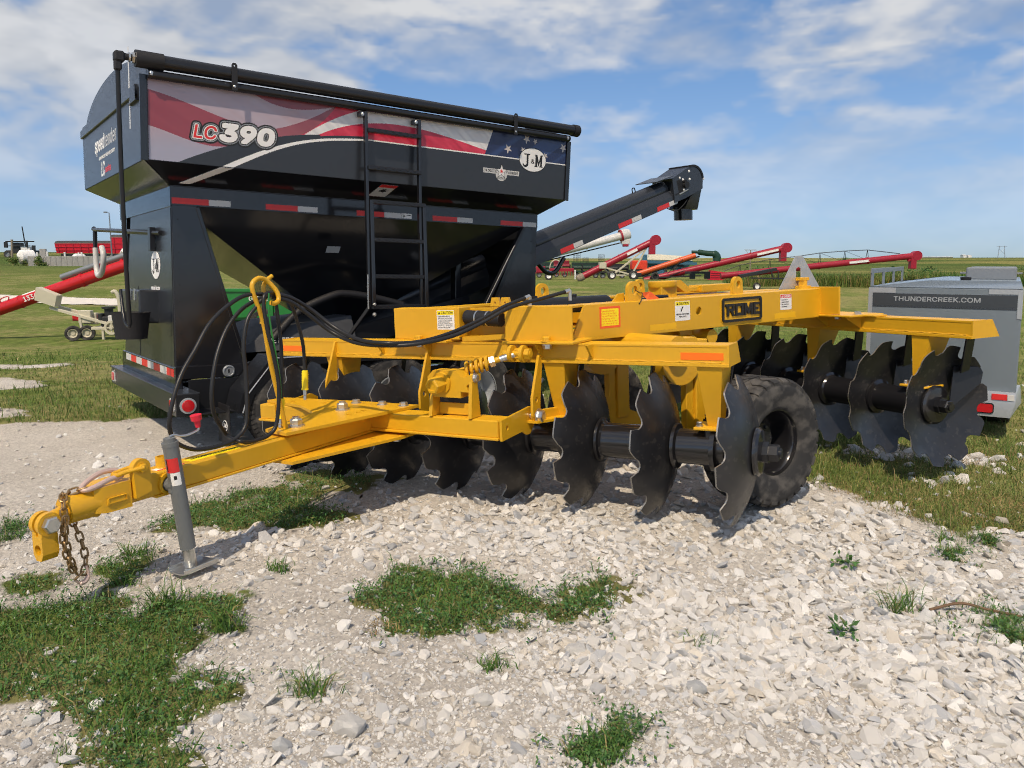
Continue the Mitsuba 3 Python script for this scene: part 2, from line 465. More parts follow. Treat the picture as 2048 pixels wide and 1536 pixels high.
def sheet(poly, cell, lift, m, key, label):
    x0, y0, x1, y1 = poly.bounds
    X, Y = np.meshgrid(np.arange(x0, x1 + cell, cell), np.arange(y0, y1 + cell, cell), indexing='ij')
    nx, ny = X.shape
    a, b = np.meshgrid(np.arange(nx - 1), np.arange(ny - 1), indexing='ij')
    q = np.stack([a * ny + b, (a + 1) * ny + b, (a + 1) * ny + b + 1, a * ny + b + 1], -1).reshape(-1, 4)
    cxy = np.stack([X.ravel(), Y.ravel()], -1)[q].mean(1)
    keep = signed(poly, cxy[:, 0], cxy[:, 1]) > 0
    q = q[keep]
    v = np.stack([X, Y, land(X, Y) + lift], -1).reshape(-1, 3)
    mesh = trimesh.Trimesh(v, np.vstack([q[:, [0, 1, 2]], q[:, [0, 2, 3]]]), process=False)
    mesh.remove_unreferenced_vertices()
    scene[key] = mikit.ply(mesh, m, smooth=True)
    tag(key, label, None, kind='structure')


sheet(ROAD, 0.4, 0.03, 'gravel_road_stone', 'road', 'pale gravel road crossing the lawn behind the red auger')

# stones: one heap of loose limestone gravel
def stone_shapes(n, flat):
    out = []
    for s in range(n):
        p = rng.normal(size=(16, 3))
        p /= np.linalg.norm(p, axis=1, keepdims=True)
        p *= rng.uniform(0.75, 1.1, (16, 1))
        p *= np.array([1, rng.uniform(0.6, 0.9), rng.uniform(*flat)])
        h = trimesh.convex.convex_hull(p)
        out.append((np.array(h.vertices), np.array(h.faces)))
    return out


SHAPES = stone_shapes(10, (0.4, 0.75))


def scatter(xy, size, sink=0.35, tone=None):
    V, F, Cc, at = [], [], [], 0
    z = land(xy[:, 0], xy[:, 1])
    n = len(xy)
    kind = rng.integers(0, len(SHAPES), n)
    yaw, tx, ty = rng.uniform(0, 6.283, n), rng.normal(0, 0.35, n), rng.normal(0, 0.35, n)
    for s in range(len(SHAPES)):
        idx = np.nonzero(kind == s)[0]
        if not len(idx):
            continue
        v, f = SHAPES[s]
        c, sn = np.cos(yaw[idx]), np.sin(yaw[idx])
        P = v[None] * size[idx, None, None]
        P = np.stack([P[..., 0] * c[:, None] - P[..., 1] * sn[:, None], P[..., 0] * sn[:, None] + P[..., 1] * c[:, None], P[..., 2]], -1)
        P[..., 2] += P[..., 0] * tx[idx, None] + P[..., 1] * ty[idx, None]
        P += np.stack([xy[idx, 0], xy[idx, 1], z[idx] + size[idx] * (0.45 - sink)], -1)[:, None]
        V.append(P.reshape(-1, 3))
        F.append((f[None] + (np.arange(len(idx)) * len(v))[:, None, None]).reshape(-1, 3) + at)
        Cc.append(np.repeat(tone[idx], len(v), axis=0))
        at += len(idx) * len(v)
    return trimesh.Trimesh(np.vstack(V), np.vstack(F), process=False), np.vstack(Cc)


def stone_tone(n):
    base = np.array([[0.50, 0.488, 0.465], [0.58, 0.572, 0.555], [0.45, 0.452, 0.452], [0.49, 0.455, 0.40], [0.36, 0.37, 0.385], [0.54, 0.525, 0.50]])
    t = base[rng.choice(6, n, p=[0.3, 0.24, 0.14, 0.12, 0.06, 0.14])]
    return np.clip(t * rng.uniform(0.90, 1.16, (n, 1)), 0, 0.66)


def fan(n, r0, r1, half=0.68):
    """points spread evenly in the camera's field over the ground, denser close by"""
    r = 1 / np.sqrt(rng.uniform(1 / r1 ** 2, 1 / r0 ** 2, n))
    a = rng.uniform(-half, half, n)
    return np.stack([r * np.sin(a), r * np.cos(a)], -1), r


def coarse(x, y):
    """where the gravel is fresh and thick: under and to the right of the harrow; elsewhere trodden dust"""
    p = np.stack([x, y, 0 * x], -1)
    n = meshkit.fbm(p * 1.4 + 3, 4, 41) - 0.5
    c = sst(-0.5, 0.7, (x - 0.15) * 0.9 + 0.35 * (y - 3.2) + 1.5 * n)
    ridge = np.exp(-(((x - 0.2) / 1.7) ** 2 + ((y - 4.1) / 0.6) ** 2))
    n5 = meshkit.fbm(p * 1.05 + 60, 4, 44)
    c = c * (0.35 + 0.65 * sst(0.36, 0.52, n5))
    patch = np.exp(-(((x - 0.9) / 0.75) ** 2 + ((y - 2.25) / 0.35) ** 2))
    return np.clip(np.maximum(c, ridge) - 0.65 * patch, 0.03, 1)


xyA, rA = fan(60000, 1.9, 12)
g = mask(xyA[:, 0], xyA[:, 1])
co = coarse(xyA[:, 0], xyA[:, 1])
keep = rng.uniform(size=len(g)) < (0.24 + 0.76 * co) * (1 - 0.9 * g) * np.clip(0.35 + rA / 5, 0, 1)
xyA, co = xyA[keep], co[keep]
sA = np.clip(0.0125 * np.exp(rng.normal(0.02, 0.55, len(xyA))) * (0.72 + 0.78 * co), 0.005, 0.045) * np.clip(np.hypot(*xyA.T) / 4, 0.9, 1.6)
xyB, rB = fan(52000, 1.9, 7)
g = mask(xyB[:, 0], xyB[:, 1])
xyB = xyB[rng.uniform(size=len(g)) < 0.85 * (1 - 0.8 * g)]
sB = np.clip(0.0042 * np.exp(rng.normal(0, 0.35, len(xyB))), 0.002, 0.009)
xyC, rC = fan(4200, 1.95, 8)
g = mask(xyC[:, 0], xyC[:, 1])
co = coarse(xyC[:, 0], xyC[:, 1])
xyC = xyC[rng.uniform(size=len(g)) < (0.10 + 0.62 * co) * (1 - 0.85 * g)]
sC = np.clip(0.024 * np.exp(rng.normal(0, 0.28, len(xyC))), 0.014, 0.048)
XY, SZ = np.vstack([xyA, xyB, xyC]), np.concatenate([sA, sB, sC])
mesh, col = scatter(XY, SZ, 0.30, stone_tone(len(XY)))
scene['gravel'] = mikit.ply(mesh, 'stone', smooth=False, color=col)
tag('gravel', 'loose pale crushed limestone gravel strewn over the lot', 'gravel', kind='stuff')

# the few rocks that stand out singly
ROCKS = [(-0.515, 2.299, 0.06, (0.46, 0.455, 0.44), 'large pale angular rock at the bottom edge left of centre, biggest of all'),
         (-0.857, 2.346, 0.034, (0.55, 0.54, 0.515), 'white blocky rock on bare dust right of the big weed patch'),
         (-0.701, 2.211, 0.034, (0.36, 0.37, 0.375), 'blue grey rock at the bottom edge beside the big weed patch'),
         (-1.543, 2.32, 0.034, (0.55, 0.54, 0.515), 'whitish rock in the gap at the lower left of the big weed patch'),
         (1.507, 2.248, 0.042, (0.55, 0.54, 0.515), 'white rounded rock at the bottom right corner'),
         (0.137, 3.304, 0.05, (0.46, 0.455, 0.44), 'pale rock half sunk among the weeds in the middle'),
         (-1.874, 3.791, 0.03, (0.36, 0.37, 0.375), 'dark grey rock in the tongue shadow beside the jack'),
         (2.465, 4.419, 0.026, (0.55, 0.54, 0.515), 'round white stone alone at the straw edge on the right'),
         (-0.797, 3.119, 0.028, (0.55, 0.54, 0.515), 'white stone touching the left tip of the middle weed patch'),
         (0.651, 2.563, 0.042, (0.36, 0.37, 0.375), 'grey oval rock on the gravel below the right disc'),
         (0.244, 2.836, 0.045, (0.46, 0.455, 0.44), 'flat pale rock just under the middle weed patch'),
         (-0.096, 2.48, 0.038, (0.46, 0.455, 0.44), 'flat buried pale rock near the bottom centre'),
         (0.225, 3.466, 0.042, (0.55, 0.54, 0.515), 'tall white rock behind the middle weed patch'),
         (-0.94, 3.042, 0.022, (0.47, 0.42, 0.34), 'small tan rock on the dust left of the middle weed patch'),
         (-0.366, 2.421, 0.022, (0.46, 0.455, 0.44), 'small round stone on bare dust at the bottom centre'),
         (0.539, 4.094, 0.032, (0.55, 0.54, 0.515), 'white rock in front of the near discs'),
         (-1.264, 4.055, 0.03, (0.55, 0.54, 0.515), 'smooth white rock in the front row of the stone ridge')]
for x, y, s, tone, lab in ROCKS:
    p = rng.normal(size=(40, 3))
    p /= np.linalg.norm(p, axis=1, keepdims=True)
    p = np.sign(p) * np.abs(p) ** 0.75 * rng.uniform(0.82, 1.05, (40, 1)) * np.array([1, 0.68, 0.55]) * s
    h = trimesh.convex.convex_hull(p)
    h.apply_transform(trimesh.transformations.euler_matrix(rng.normal(0, .2), rng.normal(0, .2), rng.uniform(-0.5, 0.5)))
    h.apply_translation([x, y, float(land(np.array([x]), np.array([y]))[0]) + s * 0.28])
    h = h.subdivide().subdivide()
    nn = meshkit.fbm(h.vertices * 24, 3, 5)[:, None] - 0.5
    h.vertices += h.vertex_normals * nn * s * 0.16
    k = num('limestone_rock')
    scene[k] = mikit.ply(h, 'stone', smooth=22 if False else False, color=np.clip(np.array(tone) * (0.95 + 0.35 * nn), 0, .62))
    tag(k, lab, 'rock', group=None)


# grass: blades and small leaves, one object of stuff each
def blades(xy, h, w, col, lean=0.5, segs=2):
    n = len(xy)
    a, b = rng.uniform(0, 6.283, n), rng.uniform(0, 6.283, n)
    side = np.stack([np.cos(a), np.sin(a), 0 * a], -1) * (w / 2)[:, None]
    out = np.stack([np.cos(b), np.sin(b), 0 * b], -1)
    L = np.abs(rng.normal(lean, 0.3, n)).clip(0.05, 1.6)
    root = np.stack([xy[:, 0], xy[:, 1], land(xy[:, 0], xy[:, 1]) - 0.004], -1)
    mid = root + np.stack([0 * h, 0 * h, h * 0.6], -1) + out * (h * L * 0.3)[:, None]
    tip = root + np.stack([0 * h, 0 * h, h * (1 - 0.28 * np.minimum(L, 1.4))], -1) + out * (h * L)[:, None]
    V = np.stack([root - side, root + side, mid + side * 0.8, mid - side * 0.8, tip], 1).reshape(-1, 3)
    o = np.arange(n)[:, None] * 5
    F = np.concatenate([o + [0, 1, 2], o + [0, 2, 3], o + [3, 2, 4]], 0)
    return trimesh.Trimesh(V, F, process=False), np.repeat(col, 5, 0)


def leaves(xy, z, s, col):
    n = len(xy)
    a, t, e = rng.uniform(0, 6.283, n), rng.normal(0.35, 0.4, n), rng.normal(0, 0.5, n)
    d = np.stack([np.cos(a) * np.cos(t), np.sin(a) * np.cos(t), np.sin(t)], -1)
    w = np.stack([-np.sin(a), np.cos(a), e], -1)
    c = np.stack([xy[:, 0], xy[:, 1], land(xy[:, 0], xy[:, 1]) + z], -1)
    V = np.stack([c, c + d * (s * 0.5)[:, None] + w * (s * 0.2)[:, None], c + d * s[:, None], c + d * (s * 0.5)[:, None] - w * (s * 0.2)[:, None]], 1).reshape(-1, 3)
    o = np.arange(n)[:, None] * 4
    return trimesh.Trimesh(V, np.concatenate([o + [0, 1, 2], o + [0, 2, 3]], 0), process=False), np.repeat(col, 4, 0)


def greens(n, kind=0):
    base = np.array([[[0.045, 0.115, 0.020], [0.075, 0.165, 0.028], [0.125, 0.205, 0.040], [0.24, 0.20, 0.08]],
                     [[0.036, 0.105, 0.028], [0.058, 0.140, 0.034], [0.090, 0.180, 0.045], [0.15, 0.15, 0.06]],
                     [[0.075, 0.135, 0.028], [0.105, 0.175, 0.036], [0.15, 0.20, 0.050], [0.26, 0.225, 0.095]],
                     [[0.34, 0.24, 0.10], [0.40, 0.30, 0.13], [0.22, 0.13, 0.055], [0.15, 0.17, 0.05]]])[kind]
    return base[rng.choice(4, n, p=[0.32, 0.36, 0.22, 0.10])] * rng.uniform(0.75, 1.25, (n, 1))


def inside(poly, n):
    x0, y0, x1, y1 = poly.bounds
    out = np.zeros((0, 2))
    while len(out) < n:
        q = rng.uniform([x0, y0], [x1, y1], (n * 2, 2))
        m = mask(q[:, 0], q[:, 1])
        s = signed(poly, q[:, 0], q[:, 1])
        out = np.vstack([out, q[(s > -0.12) & (rng.uniform(size=len(q)) < m ** 1.3)]])
    return out[:n]


parts, cols = [], []


def put(mc):
    parts.append(mc[0])
    cols.append(mc[1])


for g, (den, lf) in zip(GRASS_POLY, [(9000,0.5),(5000,0.4),(9500,0.75),(9000,0.7),(8000,0.6),(8000,0.5),(9500,0.75),(7000,0.45),(8000,0.6),(5000,0.2),(4000,0.3),(5000,0.5)]):
    nb, nl = int(g.area * den * (1 - lf)), int(g.area * den * lf)
    q = inside(g, max(nb, 5))
    put(blades(q, np.clip(rng.gamma(4, 0.013, len(q)), 0.02, 0.19), rng.uniform(0.0022, 0.0050, len(q)), greens(len(q), 0), 0.85))
    q = inside(g, max(nl, 5))
    hq = 0.10 * np.clip(meshkit.fbm(np.c_[q, 0 * q[:, 0]] * 6.0, 3, 51) - 0.28, 0.02, 1)
    put(leaves(q, hq * rng.uniform(0.1, 2.0, len(q)), rng.uniform(0.010, 0.024, len(q)), greens(len(q), 1)))
    # runners creeping out over the stones
    nr = int(g.area * 160) + 4
    c0 = inside(g, nr)
    a = rng.uniform(0, 6.283, nr)
    ln = rng.uniform(0.05, 0.24, nr)
    tt = rng.uniform(0, 1, (nr, 16))
    rq = (c0[:, None] + np.stack([np.cos(a), np.sin(a)], -1)[:, None] * (ln[:, None] * tt)[..., None] + rng.normal(0, 0.007, (nr, 16, 2))).reshape(-1, 2)
    put(leaves(rq, rng.uniform(0.008, 0.04, len(rq)), rng.uniform(0.010, 0.022, len(rq)), greens(len(rq), 1)))
mesh = trimesh.util.concatenate(parts)
scene['weeds'] = mikit.ply(mesh, 'leaf', smooth=False, color=np.vstack(cols))
tag('weeds', 'green weeds and grass growing in patches through the gravel', 'weeds', kind='stuff')

parts, cols = [], []
q, r = fan(190000, 4.2, 21)
m = mask(q[:, 0], q[:, 1]) * (signed(LAWN, q[:, 0], q[:, 1]) > -0.5)
n3 = meshkit.fbm(np.stack([q[:, 0], q[:, 1], 0 * r], -1) * 0.9, 4, 77)
kp = rng.uniform(size=len(r)) < m
q, r, n3 = q[kp], r[kp], n3[kp]
hh = np.clip(rng.gamma(5, 0.010, len(q)) * (0.45 + 1.3 * n3), 0.015, 0.2)
cc = greens(len(q), 2)
dry = n3 < 0.47 + rng.normal(0, .04, len(q))
cc[dry] = cc[dry] * np.array([1.25, 1.05, 1.2])
put(blades(q, hh, rng.uniform(0.003, 0.006, len(q)) * np.clip(r / 6, 1, 3), cc, 0.6))
mesh = trimesh.util.concatenate(parts)
scene['lawn_grass'] = mikit.ply(mesh, 'leaf', smooth=False, color=np.vstack(cols))
tag('lawn_grass', 'mown yellow green grass of the lawn beyond the gravel', 'grass', kind='stuff')

parts, cols = [], []
for g, den in zip(STRAW_POLY, [2200,3000,4500,1500,2500]):
    x0, y0, x1, y1 = g.bounds
    q = rng.uniform([x0, y0], [x1, y1], (int(g.area * den * 1.6), 2))
    q = q[signed(g, q[:, 0], q[:, 1]) + 0.3 * (meshkit.fbm(np.c_[q, 0 * q[:, 0]] * 3, 3, 3) - 0.5) > 0]
    put(blades(q, rng.uniform(0.015, 0.05, len(q)), rng.uniform(0.002, 0.004, len(q)), greens(len(q), 3), 1.5))
scene['straw'] = mikit.ply(trimesh.util.concatenate(parts), 'leaf', smooth=False, color=np.vstack(cols))
tag('straw', 'dry tan and rust brown straw lying at the lawn edge', 'straw', kind='stuff')

# tufts and plants that stand alone on the gravel
TUFTS = [(-0.694, 2.495, 90, 0.085, 0, 'spiky green grass tuft on a flat rock at the bottom left of centre'),
         (-0.072, 2.707, 70, 0.06, 0, 'lone grass tuft on bare gravel below the middle weed patch'),
         (1.308, 2.924, 40, 0.07, 1, 'ragged leafy dandelion rosette on the stones at the right'),
         (1.645, 3.662, 40, 0.05, 1, 'small low weed on the stones under the near wheel'),
         (1.663, 3.156, 60, 0.13, 0, 'long bladed grass tuft at the right beside the rightmost weed patch'),
         (-1.087, 3.466, 60, 0.06, 0, 'small grass tuft on the stones right of the jack foot'),
         (-1.853, 3.643, 90, 0.07, 0, 'grass tuft growing beside the chain hook'),
         (-1.708, 3.253, 70, 0.06, 0, 'sprawling grass tuft below the chain hook'),
         (0.743, 2.895, 25, 0.06, 0, 'thin wispy grass sprig in the middle right gravel'),
         (-1.126, 2.875, 90, 0.11, 0, 'long blades splaying out at the right of the big weed patch'),
         (-1.437, 3.042, 100, 0.1, 0, 'dense tall tuft at the top of the big weed patch')]
for x, y, n, h, kind, lab in TUFTS:
    k = num('grass_tuft' if kind == 0 else 'weed_plant')
    q = rng.normal([x, y], [0.035 + 0.02 * kind, 0.02], (n, 2))
    if kind == 0:
        m, c = blades(q, np.clip(rng.normal(h, h * 0.3, n), 0.02, 0.25), rng.uniform(0.003, 0.006, n), greens(n, 0), 1.0)
    else:
        a = rng.uniform(0, 6.28, n)
        m, c = leaves(np.array([x, y]) + np.c_[np.cos(a), np.sin(a)] * rng.uniform(0, .06, (n, 1)), rng.uniform(0.01, h, n), rng.uniform(0.03, 0.05, n), greens(n, 1))
    scene[k] = mikit.ply(m, 'leaf', smooth=False, color=c)
    tag(k, lab, 'grass tuft' if kind == 0 else 'weed')
k = add(None, 'fallen_twig', tube([[1.78, 3.14, float(land(1.78, 3.14)) + .02], [1.92, 3.16, .04 + float(land(1.92, 3.16))], [2.02, 3.12, .03 + float(land(2.02, 3.12))], [2.14, 3.08, .02 + float(land(2.14, 3.08))]], [0.006] * 18 + [0.003], 6), 'twig')
tag(k, 'thin brown twig lying on the stones at the right', 'twig')
# ------------------------------------------------------------------ the disc harrow
HM, HO = np.array([[0.8343,0.55,-0.0377],[0.5508,-0.8345,0.0153],[0.0231,0.0335,0.9992]]), np.array([1.6078,4.6162,0.0])
MH = frame(HO, *HM.T)                     # u rearward, v towards the near side, z up
G1, T1, N1 = np.array([-0.7332,0.2951,0.0]), np.array([-0.4599,-0.888,0.0]), np.array([0.888,-0.4599,0.0])
G2, T2, N2 = np.array([1.3003,0.5232,0.0]), np.array([0.1633,-0.9866,0.0]), np.array([0.9866,0.1633,0.0])
MG = {1: MH @ frame(G1, T1, N1, [0, 0, 1]), 2: MH @ frame(G2, T2, N2, [0, 0, 1])}   # s along the gang from its near end, o rearward, z up
HK = thing('disc_harrow', 'yellow pull type offset disc harrow with black notched discs, parked on the gravel in front', 'disc harrow')
X, Y, Z = np.eye(3)


def h(name, mesh, m='yellow', sm=30, parent=None, label=None):
    return add(parent or HK, name, mesh, m, MH, sm, label=label)


def gg(k, name, mesh, m='yellow', sm=30, parent=None, label=None):
    return add(parent or HK, name, mesh, m, MG[k], sm, label=label)


def disc_mesh(R=0.408, depth=0.115, nn=10, th=0.008, phase=0.0):
    nt = nn * 18
    t = np.arange(nt) * 2 * np.pi / nt
    pitch = 2 * np.pi / nn
    ph = ((t + phase) % pitch) - pitch * 0.5
    rn, rc = 0.050, R - 0.010
    inside_ = rn ** 2 - (rc * np.sin(ph)) ** 2
    Ro = np.where(np.abs(rc * np.sin(ph)) < rn, np.minimum(rc * np.cos(ph) - np.sqrt(np.maximum(inside_, 0)), R), R)
    arg = rn / rc
    sh = np.clip((np.abs(ph) - arg) / 0.10, 0, 1)
    Ro = np.where(ph < 0, Ro - 0.030 * (1 - sh) * (np.abs(ph) >= arg * 0.98), Ro)       # one shoulder of each cut-out slants
    rho = (R * R + depth * depth) / (2 * depth)
    fr = np.array([0.06, 0.14, 0.24, 0.36, 0.48, 0.6, 0.72, 0.84, 0.94, 1.0])
    r = fr[:, None] * Ro[None]
    sag = rho - np.sqrt(rho ** 2 - r ** 2)
    front = np.stack([sag, r * np.cos(t), r * np.sin(t)], -1)
    back = front - np.array([th, 0, 0])
    nr = len(fr)
    v = np.vstack([front.reshape(-1, 3), back.reshape(-1, 3)])
    i, j = np.meshgrid(np.arange(nr - 1), np.arange(nt), indexing='ij')
    k = (j + 1) % nt
    a, b, c, d = i * nt + j, i * nt + k, (i + 1) * nt + k, (i + 1) * nt + j
    f = [np.stack(x, -1).reshape(-1, 3) for x in ((a, b, c), (a, c, d), (a + nr * nt, c + nr * nt, b + nr * nt), (a + nr * nt, d + nr * nt, c + nr * nt))]
    j = np.arange(nt)
    k = (j + 1) % nt
    o = (nr - 1) * nt
    rim = [np.stack([o + j, o + k, o + nr * nt + k], -1), np.stack([o + j, o + nr * nt + k, o + nr * nt + j], -1)]
    return trimesh.Trimesh(v, np.vstack(f), process=False), trimesh.Trimesh(v, np.vstack(rim), process=False)


DISC = {}


def gang_set(k, n, s0, off, zc, concave, stds, end, width_front):
    """discs on their bolt; concave +1 hollows towards the far end, -1 towards the near end"""
    beam_z0, beam_z1 = 0.958, 1.066
    for q in range(n):
        s = s0 + 0.4497 * q
        apex = s - 0.115 * concave
        ph = rng.uniform(0, 0.6)
        body, rim = disc_mesh(phase=ph)
        dk = None
        for mm, nm_, mt in ((body, 'disc', 'disc_steel'), (rim, 'cutting_edge', 'worn_edge')):
            mm = mm.copy()
            if concave < 0:
                mm.vertices[:, 0] *= -1
                mm.invert()
            mm.apply_translation([apex, off, zc])
            if nm_ == 'disc':
                dk = gg(k, nm_, mm, mt, 35)
            else:
                gg(k, nm_, mm, mt, False, parent=dk)
        # spool to the next disc
        if q < n - 1:
            a, b = apex + 0.012, apex + 0.4497 - 0.012
            near_std = [t for t in stds if a - 0.1 < t < b + 0.05]
            if near_std:
                t = near_std[0]
                gg(k, 'spool', lathe([(0, 0), (0.125, 0), (0.125, 0.018), (0.098, 0.026), (0.098, b - a - 0.22), (0.13, b - a - 0.21), (0.13, b - a - 0.185), (0.07, b - a - 0.18), (0.06, b - a), (0, b - a)] if concave > 0 and t < a + 0.25 else
                               [(0, 0), (0.06, 0), (0.07, 0.03), (0.13, 0.035), (0.13, 0.055), (0.098, 0.06), (0.098, b - a - 0.03), (0.125, b - a - 0.02), (0.125, b - a), (0, b - a)],
                               [b, off, zc] if concave > 0 and t < a + 0.25 else [a, off, zc], [a, off, zc] if concave > 0 and t < a + 0.25 else [b, off, zc], 36), 'wet_black')
                gg(k, 'bearing', [cyl([t - 0.055, off, zc], [t + 0.055, off, zc], 0.085, 28), box([t - 0.05, off - 0.07, zc + 0.05], [t + 0.05, off + 0.07, zc + 0.125], 0.01)], 'wet_black')
            else:
                gg(k, 'spool', lathe([(0, 0), (0.13, 0), (0.13, 0.016), (0.112, 0.022), (0.102, 0.034), (0.102, b - a - 0.034), (0.112, b - a - 0.022), (0.13, b - a - 0.016), (0.13, b - a), (0, b - a)], [a, off, zc], [b, off, zc], 36), 'wet_black')
    # end washer and nut of the gang bolt, at the near end
    e = s0 - 0.115 * concave if concave > 0 else s0 + 0.10
    sg = -1
    gg(k, 'end_washer', lathe([(0, 0), (0.132, 0), (0.132, 0.014), (0.118, 0.026), (0.05, 0.034), (0, 0.034)], [e - 0.006, off, zc], [e - 0.2, off, zc], 36), 'wet_black')
    gg(k, 'gang_nut', [lathe([(0, 0), (0.058, 0), (0.058, 0.03), (0, 0.03)], [e - 0.04, off, zc], [e - 0.2, off, zc], 8),
                       lathe([(0, 0), (0.047, 0), (0.047, 0.045), (0.04, 0.052), (0, 0.052)], [e - 0.07, off, zc], [e - 0.2, off, zc], 6),
                       cyl([e - 0.1, off, zc], [e - 0.135, off, zc], 0.026, 16)], 'satin_black' if concave > 0 else 'wet_black', 25)
    # yellow standards carrying the bearings
    for t in stds:
        w0, w1 = 0.068, 0.034
        zt, zb = beam_z0 - 0.002, zc + 0.13
        o0, o1 = 0.004, off - 0.045
        d0, d1 = 0.22, off + 0.05
        v = np.array([[t - w0, o0, zt], [t + w0, o0, zt], [t + w0, d0, zt], [t - w0, d0, zt],
                      [t - w1, o1, zb], [t + w1, o1, zb], [t + w1, d1, zb], [t - w1, d1, zb]])
        sk = gg(k, 'standard', trimesh.convex.convex_hull(v), sm=20)
        gg(k, 'foot', box([t - 0.10, off - 0.10, zb - 0.016], [t + 0.10, off + 0.09, zb], 0.004), parent=sk)
        for a in (-0.075, 0.075):
            gg(k, 'bolt', hexbolt([t + a, off - 0.06, zb], Z, 0.016, 0.026), 'zinc', 20, parent=sk)
    # scrapers
    for q in range(n):
        s = s0 + 0.4497 * q + (0.035 if concave > 0 else -0.01)
        o = off + (0.16 if concave > 0 else 0.10)
        if any(abs(s - t) < 0.05 for t in stds):
            s += 0.05
        top = [s - 0.01, 0.235 if concave > 0 else 0.17, beam_z0]
        arm = beam(top, [s + 0.03, off + 0.10, zc + 0.24], 0.014, 0.05, up=(0, 1, 0.2)) if concave > 0 else beam([s - 0.05, 0.16, beam_z0], [s + 0.02, 0.20, zc + 0.22], 0.014, 0.085, up=(0, 1, 0.1))
        blade = prism([(0.05, -0.03), (0.33, 0.13), (0.355, 0.20), (0.335, 0.24), (0.12, 0.26)], [s + 0.045, off, zc], [-0.16, 0.98, 0], [0.1, 0, 1], 0.008)
        gg(k, 'scraper', [arm, blade] if concave < 0 else [arm], 'satin_black')


# front gang: beam, end plates, braces
def gang_beam(k, L, w0=0.18, w1=0.25):
    v = np.array([[a, o, z] for a in (0, L) for o, z in ((0, 0.958), (0, 1.066), (w0, 1.066), (w1, 0.958))])
    bk = gg(k, 'gang_beam', trimesh.convex.convex_hull(v), sm=20)
    gg(k, 'flange', [box([-0.012, -0.010, 0.952], [L + 0.012, 0.0, 0.972], 0.004), box([-0.004, -0.004, 1.056], [L + 0.004, 0.002, 1.069], 0.003)], parent=bk)
    pl = prism([(-0.004, 0.954), (-0.004, 1.070), (w0 + 0.004, 1.070), (w1 + 0.006, 0.954)], [0, 0, 0], Y, Z, (-0.012, -0.001))
    gg(k, 'end_plate', pl, parent=bk)
    pl2 = pl.copy()
    pl2.apply_translation([L + 0.013, 0, 0])
    gg(k, 'end_plate', pl2, parent=bk)
    # weld bead
    q = np.linspace(0.03, L - 0.03, int(L * 40))
    bead = tube(np.c_[q, -0.004 + 0.0 * q, 0.976 + 0.003 * np.sin(q * 31) * np.sin(q * 83)], 0.0055, 6, 1)
    gg(k, 'weld', bead, parent=bk)
    return bk


fb = gang_beam(1, 3.19)
gang_set(1, 8, 0.0, 0.131, 0.4864, 1, [0.095, 1.01, 2.71], -0.12, 0)
rb = gang_beam(2, 3.2)
gang_set(2, 7, 0.177, -0.0377 + 0.06, 0.4864, -1, [0.37, 1.33, 2.29], 0.17, 0)
# reflectors on the front beam
gg(1, 'reflector', quad([0.018, -0.002, 0.989], [1, 0, 0], Z, 0.228, 0.038, 0.0015), 'orange_tape', False, parent=fb, label='orange reflective strip at the near end of the front beam')
gg(1, 'reflector', quad([2.99, -0.002, 0.987], [1, 0, 0], Z, 0.188, 0.038, 0.0015), 'orange_tape', False, parent=fb, label='orange reflective strip at the far end of the front beam')

# hinge brackets on the gang: slanted plate, pivot plate, strap to the bearing foot
for s, zz in ((1.19, 0), (1.99, 0), (2.78, 0)):
    hinge = [(-0.10, 0.640), (-0.066, 0.600), (-0.024, 0.640), (-0.024, 0.745), (0.005, 0.80), (0.005, 1.055), (-0.02, 1.055), (-0.082, 0.815), (-0.10, 0.775)]
    sl = Polygon([(-0.135, 0.655), (-0.11, 0.615), (-0.06, 0.615), (-0.042, 0.65), (-0.042, 0.73), (0.002, 0.96), (0.002, 1.052), (-0.01, 1.06), (-0.118, 0.80), (-0.135, 0.76)]).difference(Point(-0.088, 0.745).buffer(0.017, 8))
    lk = gg(1, 'hinge_plate', prism(sl, [s - 0.10, 0, 0], Y, Z, (-0.008, 0.008)))
    if s < 2:
        gg(1, 'strap', [beam([s - 0.085, -0.09, 0.648], [s - 0.17, 0.10, 0.648], 0.014, 0.062), prism([(-0.03, -0.13), (0.035, -0.13), (0.10, 0.10), (-0.16, 0.10)], [s - 0.10, 0, 0.612], X, Y, 0.014)] if s < 1.5 else
           [beam([s - 0.085, -0.08, 0.648], [s - 0.12, 0.10, 0.655], 0.014, 0.05)], parent=lk)
    else:
        gg(1, 'strap', beam([s - 0.085, -0.08, 0.648], [s - 0.12, 0.10, 0.655], 0.014, 0.05), parent=lk)
gg(1, 'pivot_bolt', [cyl([1.13, -0.088, 0.648], [1.055, -0.088, 0.648], 0.018, 16), hexbolt([1.072, -0.088, 0.648], -X, 0.036, 0.034)], 'zinc', 20)

